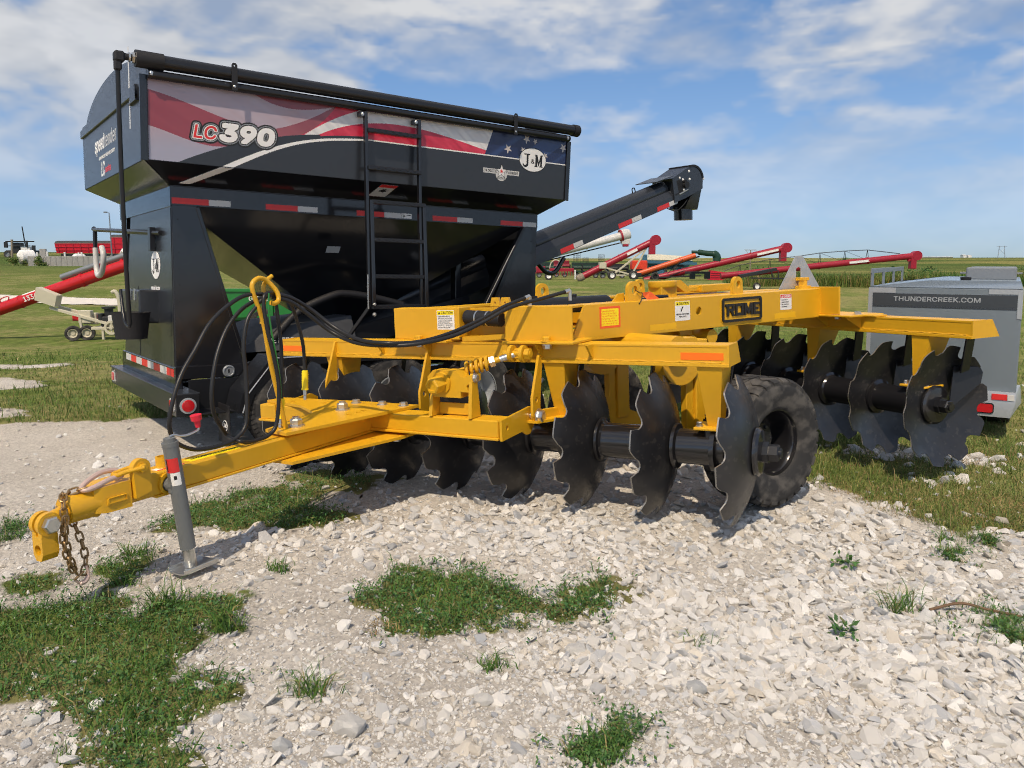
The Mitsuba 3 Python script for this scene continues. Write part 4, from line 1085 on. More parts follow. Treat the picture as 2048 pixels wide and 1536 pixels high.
def decal(k, o, w, hgt, base, parent, items, lab=None, r=0.005):
    """flat print on a vertical face; k: 'h' (near beam face, reading along u) or 1 (front faces, reading from s high to s low)"""
    if k == 'h':
        rx, nrm, fn = np.array([1.0, 0, 0]), np.array([0, 1.0, 0]), (lambda *a, **q: h(*a, **q))
    else:
        rx, nrm, fn = np.array([-1.0, 0, 0]), np.array([0, -1.0, 0]), (lambda *a, **q: gg(1, *a, **q))
    o = np.asarray(o, float)
    pl = Polygon([(0, 0), (w, 0), (w, hgt), (0, hgt)]).buffer(-r).buffer(r, 4)

    def flat(poly, lift, th=0.0006):
        m = prism(poly, o, rx, Z, th)
        n_now = np.cross(rx, Z)
        m.apply_translation(nrm * lift - (n_now * th if n_now @ nrm < 0 else 0) * -1 * 0)
        if n_now @ nrm < 0:
            m.apply_translation(nrm * th)
        return m
    dk = fn('safety_sign', flat(pl, 0.0005), base, False, parent=parent, label=lab)
    for nm_, m_, poly, lift in items:
        fn(nm_, flat(poly, 0.0005 + lift), m_, False, parent=parent)
    return dk


def tp(s, x, y, hh, width=None, bold=False):
    """lettering as a polygon"""
    m = meshkit.text_mesh(s, hh, 1.0, bold)
    lo, hi = m.bounds
    sec = m.section(plane_origin=[0, 0, 0.5], plane_normal=[0, 0, 1])
    P, M_ = sec.to_2D() if hasattr(sec, 'to_2D') else sec.to_planar()
    g = unary_union(P.polygons_full)
    g = affinity.affine_transform(g, [M_[0, 0], M_[0, 1], M_[1, 0], M_[1, 1], M_[0, 3], M_[1, 3]])
    x0, y0, x1, y1 = g.bounds
    fx = (width / (x1 - x0)) if width else 1
    return affinity.translate(affinity.scale(g, fx, 1, origin=(x0, 0)), x - x0, y)


R_ = lambda x, y, w, hh: Polygon([(x, y), (x + w, y), (x + w, y + hh), (x, y + hh)])
TRI = lambda x, y, s: Polygon([(x, y), (x + s, y), (x + s / 2, y + s)])


def textlines(x, y, w, n, pitch, hh, words):
    return unary_union([tp(words[i % len(words)], x, y - i * pitch, hh, w * (0.95 if i % 3 else 0.8)) for i in range(n)])


W1 = ['LOWER HARROW BEFORE', 'SERVICING OR LEAVING', 'THE MACHINE', 'DO NOT ALLOW RIDERS', 'DURING OPERATION', 'KEEP ALL SHIELDS', 'IN PLACE AND SECURE']
decal(1, [1.80, -0.03, 1.148], 0.13, 0.122, 'white', None, [('sign_header', 'print_yellow', R_(0.003, 0.092, 0.124, 0.026), 0.0007), ('sign_print', 'print_black', unary_union([tp('CAUTION', 0.034, 0.097, 0.017, 0.085, True), TRI(0.01, 0.096, 0.018), textlines(0.008, 0.080, 0.112, 7, 0.0118, 0.0068, W1)]), 0.0014)], 'yellow topped caution sign on the left front plate')
decal('h', [-0.850, VN, 1.128], 0.165, 0.132, 'print_orange', nb, [('sign_panel', 'print_yellow', R_(0.014, 0.014, 0.137, 0.104), 0.0007), ('sign_print', 'print_orange', textlines(0.02, 0.100, 0.122, 6, 0.0155, 0.0075, ['IMPORTANT READ OPERATORS', 'MANUAL AND ALL SAFETY', 'INSTRUCTIONS BEFORE', 'RETIGHTEN ALL BOLTS', 'AFTER FIRST HOURS', 'OF OPERATION']), 0.0014)], 'yellow notice with orange border on the main beam')
decal('h', [-0.215, VN, 1.132], 0.138, 0.128, 'white', nb, [('sign_header', 'print_yellow', R_(0.003, 0.100, 0.132, 0.025), 0.0007), ('sign_print', 'print_black', unary_union([tp('CAUTION', 0.036, 0.105, 0.016, 0.088, True), TRI(0.012, 0.104, 0.017), Polygon([(0.05, 0.062), (0.066, 0.092), (0.078, 0.092), (0.066, 0.076), (0.058, 0.058)]), tp('GREASE ALL ZERK FITTINGS', 0.01, 0.038, 0.009, 0.118, True), tp('PARTS DAILY', 0.036, 0.022, 0.009, 0.066, True)]), 0.0014)], 'white and yellow caution sign beside the round hole')
decal('h', [0.848, VN, 1.143], 0.128, 0.112, 'white', nb, [('sign_header', 'red_tape', R_(0.003, 0.086, 0.122, 0.023), 0.0007), ('sign_print', 'white', unary_union([tp('DANGER', 0.036, 0.0905, 0.014, 0.08, True), TRI(0.012, 0.0895, 0.016)]), 0.0014), ('sign_print', 'print_black', textlines(0.014, 0.068, 0.085, 4, 0.0165, 0.008, ['STAY CLEAR OF', 'MACHINE WHEN RAISED', 'OR LOWERED', 'ON TRANSPORT']), 0.0014)], 'small red topped danger sign on the main beam')
for u0, u1 in ((-0.438, -0.205), (0.785, 1.022)):
    decal('h', [u0, VN, 1.083], u1 - u0, 0.040, 'amber_tape', nb, [], 'amber reflector strip low on the main beam', 0.001)
# cast maker plate
fr_ = R_(0, 0, 0.405, 0.165).buffer(-0.022).buffer(0.022, 6)
bk_ = h('name_plate', [prism(fr_.buffer(0.006), [0.225, VN + 0.004, 1.092], X, Z, (-0.0, 0.004))], 'yellow', 25, parent=nb)


def rome():
    out = []
    bar = 0.022
    y0, y1 = 0.04, 0.125
    # R
    out += [R_(0.045, y0, 0.02, y1 - y0), R_(0.03, y1 - 0.018, 0.085, 0.018), R_(0.065, y0 + 0.036, 0.05, 0.016), R_(0.10, y0 + 0.036, 0.018, y1 - y0 - 0.036), Polygon([(0.078, y0 + 0.04), (0.098, y0 + 0.04), (0.124, y0), (0.10, y0)])]
    # O
    out += [R_(0.13, y0, 0.082, y1 - y0).difference(R_(0.15, y0 + 0.02, 0.042, y1 - y0 - 0.04))]
    # M
    out += [R_(0.222, y0, 0.02, y1 - y0), R_(0.29, y0, 0.02, y1 - y0), Polygon([(0.222, y1), (0.244, y1), (0.272, y0 + 0.02), (0.258, y0 + 0.006)]), Polygon([(0.31, y1), (0.288, y1), (0.258, y0 + 0.02), (0.272, y0 + 0.006)])]
    # E
    out += [R_(0.318, y0, 0.02, y1 - y0), R_(0.318, y0, 0.06, 0.018), R_(0.318, y0 + 0.034, 0.052, 0.016), R_(0.318, y1 - 0.018, 0.06, 0.018)]
    return unary_union(out)


ring = fr_.difference(fr_.buffer(-0.017))
h('plate_frame', prism(ring, [0.225, VN + 0.014, 1.092], X, Z, 0.010), 'print_black', 25, parent=bk_)
h('plate_letters', prism(rome(), [0.225, VN + 0.014, 1.092], X, Z, 0.010), 'print_black', 25, parent=bk_, label='raised black letters ROME')

# rock shaft, wheel arms, wheels
h('rock_shaft', [cyl([-0.60, -1.62, 1.01], [-0.60, -0.18, 1.01], 0.075, 28)], sm=40)
h('shaft_lug', [prism([(-0.09, 0.09), (0.06, 0.09), (0.03, -0.06), (-0.03, -0.06)], [0.02, -0.72, 1.0], X, Z, (-0.012, 0.012)), cyl([0.02, -0.76, 0.985], [0.02, -0.66, 0.985], 0.035, 16), cyl([0.17, -0.80, 1.0], [0.17, -0.62, 1.0], 0.05, 20), box([-0.35, -0.80, 0.94], [0.2, -0.78, 1.07], 0.003)])
for v in (-0.25, -0.97):
    arm = [prism(unary_union([Point(-0.51, 0.945).buffer(0.165, 20), R_(-0.51, 0.945, 0.12, 0.12)]).intersection(R_(-0.75, 0.70, 0.37, 0.36)), [0, v - 0.05, 0], X, Z, (-0.06, 0.03))]
    ak = h('wheel_arm', arm)
    h('arm_post', [box([-0.375, v - 0.09, 0.46], [-0.27, v - 0.01, 1.04], 0.006), box([-0.44, v - 0.08, 0.46], [-0.378, v - 0.03, 0.86], 0.004), prism([(-0.43, 0.40), (-0.02, 0.33), (0.02, 0.40), (-0.25, 0.50), (-0.30, 0.62), (-0.43, 0.55)], [0, v - 0.05, 0], X, Z, (-0.02, 0.02))], parent=ak)
    h('arm_bolt', hexbolt([-0.33, v - 0.008, 0.90], Y, 0.03, 0.02), 'yellow', 20, parent=ak)


def tyre(R, Wd, rr):
    """road tyre with chunky lugs; axis along y, outer side +y"""
    w = Wd / 2
    prof = [(rr, -w * 0.72), (rr + 0.015, -w * 0.86), ((R + rr) / 2, -w), (R - 0.045, -w * 0.97), (R - 0.012, -w * 0.84), (R - 0.006, -w * 0.5), (R - 0.004, 0), (R - 0.006, w * 0.5), (R - 0.012, w * 0.84), (R - 0.045, w * 0.97), ((R + rr) / 2 + 0.03, w), ((R + rr) / 2 - 0.02, w * 0.99), (rr + 0.02, w * 0.88), (rr + 0.004, w * 0.80), (rr, w * 0.72)]
    return lathe(prof, [0, 0, 0], [0, 1, 0], 64)


def lugs(R, Wd, n=30):
    w = Wd / 2
    hw = 0.74 * math.pi / n
    out = []
    for i in range(n):
        for sd in (-1, 1):
            a = (i + (0.5 if sd > 0 else 0)) * 2 * math.pi / n
            pts = []
            for t, da in ((0.06, -0.03), (0.42, 0.10), (0.80, 0.08), (0.98, 0.06)):
                for e in (-hw, hw):
                    y = sd * w * t
                    top = R + 0.006 - (0.020 if t > 0.9 else 0)
                    for rr in (top, R - 0.03 - (0.02 if t > 0.9 else 0)):
                        th = a + da + e
                        pts.append([rr * math.cos(th), y, rr * math.sin(th)])
            pts = np.array(pts)
            for q in range(3):
                out.append(trimesh.convex.convex_hull(pts[q * 4:q * 4 + 8]))
    return trimesh.util.concatenate(out)


RIM = [(0.0, -0.03), (0.06, -0.03), (0.065, 0.0), (0.10, 0.005), (0.115, -0.045), (0.165, -0.05), (0.172, 0.0), (0.180, 0.06), (0.186, 0.09), (0.205, 0.108), (0.206, 0.118), (0.196, 0.118), (0.19, 0.10)]
for v, lab in ((-0.065, 'near transport wheel with worn tread'), (-1.63, None)):
    wk = thing_key = num(f'{HK}__wheel')
    if lab:
        labels[wk] = {'label': lab}
    Mw = MH @ frame([-0.03, v, 0.405], X, Y, Z)
    add(wk, 'tyre', [tyre(0.392, 0.31, 0.20), lugs(0.388, 0.30)], 'rubber', Mw, 35)
    add(wk, 'rim', lathe(RIM, [0, 0.0, 0], [0, 1, 0], 48), 'wet_black', Mw, 40)
    add(wk, 'hub', [cyl([0, -0.10, 0], [0, 0.03, 0], 0.055, 20), cyl([0, 0.03, 0], [0, 0.05, 0], 0.035, 16)] + [hexbolt([0.085 * math.cos(a), -0.0, 0.085 * math.sin(a)], Y, 0.012, 0.016) for a in np.arange(6) * math.pi / 3], 'satin_black', Mw, 30)
# ------------------------------------------------------------------ the seed tender
TM, TO = np.array([[0.792,0.6105,0.0089],[0.61,-0.7919,0.0286],[-0.0245,0.0172,0.9996]]), np.array([-2.7367,5.7426,0.0])
MT = frame(TO, *TM.T)                      # x forward from the rear panel, y 0 at the near side, z up
TK = thing('seed_tender', 'tall black seed tender trailer with a flag graphic along its side', 'seed tender')
L_, Wd_ = 4.15, 2.5


def t_(name, mesh, m='gloss_black', sm=20, parent=None, label=None, color=None):
    return add(parent or TK, name, mesh, m, MT, sm, color, label)


def P4(a, b, c, d, th=0.006):
    """plate from four corners, thickness towards a-b-c normal's back"""
    v = np.array([a, b, c, d], float)
    n = unit(np.cross(v[1] - v[0], v[2] - v[0])) * th
    return trimesh.convex.convex_hull(np.vstack([v, v - n]))


# tub
ZT, ZP, ZB1, ZB0 = 2.85, 2.245, 2.10, 1.95
side = t_('side_panel', P4([0, 0, ZP], [L_, 0, ZP], [L_, 0.03, ZT], [0, 0.03, ZT], -0.006), 'tub_black', label='near side of the tub with the flag graphic')
t_('side_panel', P4([0, -Wd_, ZP], [0, -Wd_ - 0.03, ZT], [L_, -Wd_ - 0.03, ZT], [L_, -Wd_, ZP]), 'tub_black')
rear = t_('rear_panel', P4([0, -Wd_, ZP], [0, 0, ZP], [0, 0.03, ZT], [0, -Wd_ - 0.03, ZT]), 'tub_black')
t_('front_panel', P4([L_, 0, ZP], [L_, -Wd_, ZP], [L_, -Wd_ - 0.03, ZT], [L_, 0.03, ZT]), 'tub_black')
for x in (-0.004, L_):
    t_('corner_trim', beam([x, 0.012, ZP - 0.01], [x, 0.042, ZT], 0.05, 0.02, up=(0, 1, 0)), 'gloss_black')
t_('lower_slope', P4([0.25, -0.3, ZB1], [L_ - 0.14, -0.3, ZB1], [L_, 0, ZP], [0, 0, ZP], -0.006))
t_('lower_slope', P4([0.25, -Wd_ + 0.3, ZB1], [0.25, -0.3, ZB1], [0, 0, ZP], [0, -Wd_, ZP]))
t_('lower_slope', P4([L_ - 0.14, -0.3, ZB1], [L_ - 0.14, -Wd_ + 0.3, ZB1], [L_, -Wd_, ZP], [L_, 0, ZP]))
t_('lower_slope', P4([L_ - 0.14, -Wd_ + 0.3, ZB1], [0.25, -Wd_ + 0.3, ZB1], [0, -Wd_, ZP], [L_, -Wd_, ZP]))
bandk = t_('band', [box([0.25, -0.308, ZB0], [L_ - 0.14, -0.298, ZB1 + 0.004], 0.002), box([0.245, -Wd_ + 0.3, ZB0 - 0.01], [0.255, -0.3, ZB1], 0.002), box([L_ - 0.145, -Wd_ + 0.3, ZB0], [L_ - 0.135, -0.3, ZB1], 0.002), box([0.25, -Wd_ + 0.298, ZB0], [L_ - 0.14, -Wd_ + 0.308, ZB1], 0.002), box([0.24, -0.312, ZB1 - 0.002], [L_ - 0.13, -0.29, ZB1 + 0.012], 0.003)])
# rear bow and roof cap
t2 = np.linspace(0, math.pi, 30)
bow = [( -Wd_ / 2 - 0.01 + (Wd_ / 2 + 0.03) * math.cos(a), ZT - 0.01 + 0.285 * math.sin(a) ** 1.1) for a in t2]
bk2 = t_('end_bow', prism(bow, [0.03, 0, 0], Y, Z, 0.012), 'tub_black')
t_('end_bow', prism(bow, [L_ - 0.05, 0, 0], Y, Z, 0.012), 'tub_black')
t_('cap_rail', [box([-0.025, -Wd_ - 0.04, ZT - 0.11], [0.03, -0.16, ZT - 0.03], 0.006)], 'tub_black')
t_('step_bracket', [box([-0.03, -0.36, ZT - 0.16], [0.0, -0.10, ZT - 0.15], 0.001), box([-0.028, -0.30, ZT - 0.15], [-0.024, -0.12, ZT - 0.05], 0.001)], 'satin_black')
# roll tarp tube, brackets and crank
tub_ = t_('tarp_roll', [cyl([-0.03, 0.075, 2.945], [4.22, 0.075, 2.965], 0.052, 24)], 'satin_black', 40)
for p_, q_ in (([-0.06, 0.075, 2.945], [0.13, 0.075, 2.946]), ([4.17, 0.075, 2.965], [4.24, 0.075, 2.965])):
    t_('roll_end', cyl(p_, q_, 0.061, 24), 'matte_black', 40, parent=tub_)
t_('tarp_rail', cyl([0.02, 0.075, 2.85], [4.12, 0.075, 2.872], 0.033, 20), 'satin_black', 40)
for p_ in ([0.04, 0.106, 2.852], [4.08, 0.106, 2.872]):
    t_('rail_bolt', hexbolt(p_, Y, 0.012, 0.008), 'zinc')
for x in (0.63, 3.37):
    hb = Polygon([(-0.022, 0), (0.022, 0), (0.022, 0.19), (0.012, 0.205), (-0.012, 0.205), (-0.022, 0.19)]).difference(Point(0, 0.185).buffer(0.006))
    t_('tarp_bracket', prism(hb, [x, 0.135, 2.815], X, Z, 0.006), 'matte_black')
    t_('rail_bolt', hexbolt([x, 0.142 - 0.013, 2.845], Y, 0.010, 0.008), 'zinc')
t_('universal_joint', [box([-0.20, 0.035, 2.90], [-0.13, 0.11, 2.975], 0.012), cyl([-0.15, 0.075, 2.945], [-0.06, 0.075, 2.945], 0.024, 16), box([-0.20, 0.05, 2.84], [-0.15, 0.10, 2.91], 0.01)], 'matte_black', 25)
t_('joint_collar', [lathe([(0, 0), (0.034, 0), (0.034, 0.012), (0, 0.012)], [-0.105, 0.075, 2.945], [0, 0.075, 2.945], 20), lathe([(0, 0), (0.04, 0), (0.04, 0.018), (0, 0.018)], [-0.082, 0.075, 2.945], [0, 0.075, 2.945], 6)], 'zinc', 25)
t_('crank_rod', tube([[-0.175, 0.07, 2.86], [-0.155, -0.02, 2.2], [-0.125, -0.10, 1.4], [-0.105, -0.14, 1.02]], 0.0165, 12, 2), 'satin_black', 40)
t_('crank_handle', tube([[-0.105, -0.14, 1.02], [-0.11, -0.16, 1.0], [-0.12, -0.25, 1.05], [-0.12, -0.33, 1.20], [-0.12, -0.36, 1.28]], 0.012, 10), 'satin_black', 40)

# the printed flag
UX, UY, UZ, UO = TM[:, 0], TM[:, 1], TM[:, 2], TO
K = lambda P, deg: np.polyfit(np.array(P)[:, 0], np.array(P)[:, 1], deg).tolist()
C_REDU = K([[0.0, 2.755], [0.143, 2.734], [0.289, 2.695], [0.441, 2.654], [0.597, 2.612], [0.759, 2.580]], 3)
C_REDL = K([[0.0, 2.499], [0.1, 2.482], [0.209, 2.449], [0.32, 2.416], [0.435, 2.398], [0.553, 2.40], [0.674, 2.43]], 3)
C_ARC = K([[0.0, 2.12], [0.099, 2.177], [0.203, 2.229], [0.317, 2.291], [0.434, 2.343], [0.553, 2.386], [0.69, 2.432], [0.78, 2.475], [0.956, 2.515], [1.209, 2.564], [1.37, 2.587]], 4)
C_SWL = K([[0.386, 2.119], [0.777, 2.313], [0.913, 2.384], [1.052, 2.441], [1.194, 2.49], [1.34, 2.523], [1.566, 2.562], [1.802, 2.588]], 4)
C_SWU = K([[0.302, 2.118], [0.55, 2.244], [0.778, 2.352], [0.913, 2.417], [1.052, 2.472], [1.194, 2.516], [1.34, 2.545], [1.566, 2.579], [1.802, 2.602]], 4)
C_LENS = K([[0.813, 2.833], [0.893, 2.803], [0.988, 2.775], [1.155, 2.762], [1.343, 2.792], [1.508, 2.835]], 3)
C_FADE = K([[0.957, 2.583], [1.11, 2.619], [1.24, 2.686], [1.372, 2.765], [1.508, 2.835]], 2)
C_BRI = K([[1.209, 2.567], [1.371, 2.683], [1.462, 2.764], [1.508, 2.834]], 2)
C_WHT = K([[1.238, 2.573], [1.401, 2.687], [1.583, 2.766], [1.708, 2.828]], 2)
C_RED2 = K([[1.30, 2.55], [1.37, 2.595], [1.536, 2.674], [1.771, 2.718], [2.015, 2.758], [2.27, 2.760], [2.482, 2.749], [2.759, 2.694], [3.10, 2.645]], 4)
STARS = [(3.355, 2.690, 0.050), (3.587, 2.812, 0.048), (4.08, 2.778, 0.05), (3.545, 2.700, 0.036), (3.842, 2.672, 0.034), (3.70, 2.80, 0.030)]


def f_flag(p, n, uv):
    q = p - mi.Point3f(*UO.tolist())
    x = q.x * UX[0] + q.y * UX[1] + q.z * UX[2]
    z = q.x * UZ[0] + q.y * UZ[1] + q.z * UZ[2]

    def poly(c):
        r = mi.Float(0)
        for k_ in c:
            r = r * x + k_
        return r

    def over(base, col, on):
        return dr.select(on, mi.Color3f(*col) if isinstance(col, tuple) else col, base)
    w = mikit.fbm(x * 5 + z * 9, z * 3.0, 2.0, 3)
    fold = mikit.noise(x * 26 + z * 34, z * 5 - x * 3, 1.0)
    paper = mikit.mix((0.36, 0.25, 0.28), (0.40, 0.36, 0.43), w)
    c = mikit.mix(paper, (0.33, 0.33, 0.42), mikit.smoothstep(2.52, 2.30, z + 0.12 * (w - 0.5)))
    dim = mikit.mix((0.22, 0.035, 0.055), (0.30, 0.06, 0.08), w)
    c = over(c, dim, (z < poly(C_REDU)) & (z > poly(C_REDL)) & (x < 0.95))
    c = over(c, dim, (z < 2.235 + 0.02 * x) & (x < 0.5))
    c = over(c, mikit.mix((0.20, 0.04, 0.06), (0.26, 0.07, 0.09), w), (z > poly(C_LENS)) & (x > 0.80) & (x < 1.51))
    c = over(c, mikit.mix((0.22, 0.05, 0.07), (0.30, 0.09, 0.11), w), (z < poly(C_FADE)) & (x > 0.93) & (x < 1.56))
    red = mikit.mix((0.46, 0.012, 0.04), (0.62, 0.04, 0.08), fold)
    wht = mikit.mix((0.56, 0.55, 0.56), (0.72, 0.71, 0.70), fold)
    c = over(c, red, (z < poly(C_BRI)) & (x > 1.2) | (x > 1.508))
    c = over(c, wht, (z < poly(C_WHT)) & (x > 1.235) | (x > 1.715))
    c = over(c, red, (z < poly(C_RED2)) & (x > 1.33))
    blue = mikit.mix((0.010, 0.020, 0.075), (0.022, 0.05, 0.15), mikit.smoothstep(0.45, 0.8, mikit.noise(x * 9 - z * 14, 0.0, 3.0)))
    for sx, sz, sr in STARS:
        a = dr.atan2(z - sz, (x - sx) * 0.9) + 0.4
        m5 = dr.abs(a * (5 / (2 * math.pi)) - dr.round(a * (5 / (2 * math.pi)))) * 2
        rr = dr.sqrt((x - sx) * (x - sx) + (z - sz) * (z - sz))
        blue = dr.select(rr < sr * (0.42 + 0.58 * (1 - m5) * (1 - m5) * 1.0), mi.Color3f(0.52, 0.47, 0.44), blue)
    c = over(c, blue, x > 3.074 + (z - 2.611) * 0.38)
    blk = mi.Color3f(0.020, 0.023, 0.029)
    c = dr.select((z < poly(C_ARC)) & (x < 1.37), blk, c)
    line = dr.select(x < 1.80, poly(C_SWU), 2.602 + (x - 1.8) * 0.0045)
    lo = dr.select(x < 1.80, poly(C_SWL), line - 0.011)
    c = dr.select((z < line + 0.022) & (x > 1.3) & (x < 1.8), blk, c)
    c = dr.select(z < line - 0.0, dr.select((z > lo) & (x > 0.302), mi.Color3f(0.74, 0.74, 0.72), dr.select(x > 1.3, blk, dr.select(x > 0.31, dr.select(z < line, blk, c), c))), c)
    return c


mat('flag_print', mikit.proc(f_flag), rough=0.28, coat=0.5)
fl = 0.03 / 0.605
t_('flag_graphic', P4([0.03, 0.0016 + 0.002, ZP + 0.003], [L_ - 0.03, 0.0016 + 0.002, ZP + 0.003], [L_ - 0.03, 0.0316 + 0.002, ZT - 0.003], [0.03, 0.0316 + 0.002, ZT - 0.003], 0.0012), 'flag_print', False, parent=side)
t_('swoosh_tail', prism([(0.302, -0.28), (0.386, -0.28), (0.65, -0.004), (0.555, -0.004)], [0.0, 0.0, ZP], X, [0, 0.30, 0.145], (-0.0035, -0.0015)), 'white', False, parent=TK)
SLN = unit([0, 0.05, 1])


def pan(poly, lift, th=0.0008):
    """flat print on the near side panel, drawn in x and z"""
    m = prism(poly, [0, 0, 0], X, Z, (-th, 0))
    v = m.vertices
    v[:, 1] = (v[:, 2] - ZP) * fl + 0.0058 + lift - (v[:, 1])
    m.invert()
    return m


def sp(name, m, poly, lift, label=None, parent=None):
    return t_(name, pan(poly, lift), m, False, parent or side, label)


def slant(g, k_=0.18):
    return affinity.affine_transform(g, [1, k_, 0, 1, 0, 0])


lc = slant(tp('LC', 0, 0, 0.095, 0.165, True))
n390 = slant(tp('390', 0, 0, 0.118, 0.415, True).buffer(0.006, 4))
lc, n390 = affinity.translate(affinity.scale(lc, 1, 1, origin=(0, 0)), 0.345, 2.445), affinity.translate(n390, 0.545, 2.450)
both = unary_union([lc, n390])
sp('model_outline', 'print_black', both.buffer(0.030, 6), 0.0008)
sp('model_outline', 'print_grey', both.buffer(0.018, 6), 0.0016)
sp('model_letters', 'print_black', both.buffer(0.0125, 6), 0.0024)
sp('model_letters', 'white', lc.buffer(0.007, 4), 0.0032)
sp('model_letters', 'red_tape', lc, 0.0040)
sp('model_numbers', 'white', n390.buffer(0.004, 4), 0.0032, 'white numbers 390')


def jm(s):
    """the maker's oval: letters J & M"""
    j = unary_union([R_(-0.60 * s, 0.30 * s, 0.42 * s, 0.07 * s), R_(-0.42 * s, -0.22 * s, 0.13 * s, 0.55 * s), Point(-0.49 * s, -0.22 * s).buffer(0.20 * s, 12).intersection(R_(-0.75 * s, -0.5 * s, 0.46 * s, 0.28 * s)).difference(Point(-0.52 * s, -0.2 * s).buffer(0.10 * s, 10))])
    amp = tp('&', -0.10 * s, -0.16 * s, 0.26 * s, 0.24 * s, True)
    M_ = unary_union([R_(0.20 * s, -0.32 * s, 0.13 * s, 0.68 * s), R_(0.55 * s, -0.32 * s, 0.13 * s, 0.68 * s), R_(0.15 * s, -0.34 * s, 0.22 * s, 0.06 * s), R_(0.50 * s, -0.34 * s, 0.24 * s, 0.06 * s), R_(0.15 * s, 0.32 * s, 0.14 * s, 0.06 * s), R_(0.60 * s, 0.32 * s, 0.14 * s, 0.06 * s), Polygon([(0.20 * s, 0.36 * s), (0.34 * s, 0.36 * s), (0.46 * s, -0.10 * s), (0.42 * s, -0.30 * s)]), Polygon([(0.68 * s, 0.36 * s), (0.56 * s, 0.36 * s), (0.40 * s, -0.20 * s), (0.44 * s, -0.30 * s)])])
    return unary_union([j, amp, M_])


ov = affinity.translate(affinity.scale(Point(0, 0).buffer(1, 24), 0.172, 0.115), 3.676, 2.612)
sp('maker_oval', 'print_black', ov.buffer(0.007), 0.0008)
sp('maker_oval', 'white', ov, 0.0016, 'white oval with the letters J&M')
sp('maker_letters', 'print_black', affinity.translate(affinity.scale(jm(0.175), 1.06, 0.98, origin=(0, 0)), 3.672, 2.605), 0.0024)
bar = unary_union([R_(3.06, 2.434, 0.445, 0.046), Point(3.283, 2.44).buffer(0.072, 16).intersection(R_(3.2, 2.36, 0.2, 0.08))])
star = lambda x, y, r, k_=0.42: Polygon([(x + (r if i % 2 == 0 else r * k_) * math.sin(i * math.pi / 5), y + (r if i % 2 == 0 else r * k_) * math.cos(i * math.pi / 5)) for i in range(10)])
sp('edition_badge', 'silver_tape', bar, 0.0008, 'silver edition badge with a star')
sp('badge_print', 'print_black', unary_union([tp('PATRIOTIC', 3.075, 2.444, 0.026, 0.155, True), tp('FARMER', 3.345, 2.444, 0.026, 0.145, True), tp('EDITION', 3.235, 2.385, 0.018, 0.095, True), star(3.283, 2.462, 0.078).difference(star(3.283, 2.462, 0.066))]), 0.0016)
sp('badge_print', 'white', star(3.283, 2.462, 0.062), 0.0024)
sp('badge_print', 'red_tape', star(3.283, 2.462, 0.026), 0.0032)


def side_print(name, m, x, z, w, hh, parent=None, y=-0.2975, sh=0.0):
    return t_(name, quad([x, y + 0.001, z], X, Z, w, hh, -0.001) if False else prism(Polygon([(0, 0), (w, 0), (w + sh, hh), (sh, hh)]), [x, y, z], X, Z, (-0.0012, 0)), m, False, parent or bandk)


for x0, x1, x2 in ((0.257, 0.541, 0.717), (1.012, 1.295, 1.480), (1.859, 2.142, 2.330), (2.676, 2.965, 3.155), (3.512, 3.807, 3.994)):
    side_print('red_reflector', 'red_tape', x0, 1.963, x1 - x0, 0.048)
    side_print('white_reflector', 'silver_tape', x1 + 0.001, 1.963, x2 - x1 - 0.001, 0.048)
side_print('warning_sign', 'white', 2.335, 1.965, 0.105, 0.046)
t_('warning_print', prism(unary_union([Polygon([(0.012, 0.006), (0.034, 0.02), (0.012, 0.04)]), R_(0.05, 0.028, 0.045, 0.008)]), [2.335, -0.296, 1.965], X, Z, (-0.0006, 0)), 'print_black', False, parent=bandk)
# danger sign on the slope below the panel
o_ = np.array([1.93, -0.21, 2.145])
yd = unit([0.0, 0.30, 0.145])
dk_ = t_('danger_sign', prism([(0, 0), (0.17, 0), (0.215, 0.20), (0.045, 0.20)], o_, X, yd, (-0.004, -0.003)), 'silver_tape', False, label='small danger sign behind the ladder')
t_('danger_header', prism([(0.035, 0.155), (0.205, 0.155), (0.215, 0.20), (0.045, 0.20)], o_, X, yd, (-0.0052, -0.0042)), 'red_tape', False, parent=dk_)
t_('danger_print', prism(Polygon([(0.06, 0.09), (0.11, 0.075), (0.16, 0.11), (0.12, 0.105), (0.13, 0.125), (0.09, 0.125)]), o_, X, yd, (-0.0052, -0.0042)), 'print_black', False, parent=dk_)

# hopper below the band: a steep-sided funnel
HB0, HB1 = 1.80, 2.25
fun = np.array([[0.30, -0.32, 1.96], [L_ - 0.30, -0.32, 1.96], [L_ - 0.30, -Wd_ + 0.32, 1.96], [0.30, -Wd_ + 0.32, 1.96], [1.85, -1.0, 0.96], [2.25, -1.0, 0.96], [2.25, -1.5, 0.96], [1.85, -1.5, 0.96]])
t_('hopper', trimesh.Trimesh(fun, [[0, 1, 5], [0, 5, 4], [1, 2, 6], [1, 6, 5], [2, 3, 7], [2, 7, 6], [3, 0, 4], [3, 4, 7], [4, 5, 6], [4, 6, 7]], process=False), 'gloss_black', False)
t_('hopper_label', prism(R_(0, 0, 0.13, 0.07), [1.60, -0.41, 1.62], X, unit([0, -0.68, -1.0]) * -1, (-0.003, -0.001)), 'print_grey', False)
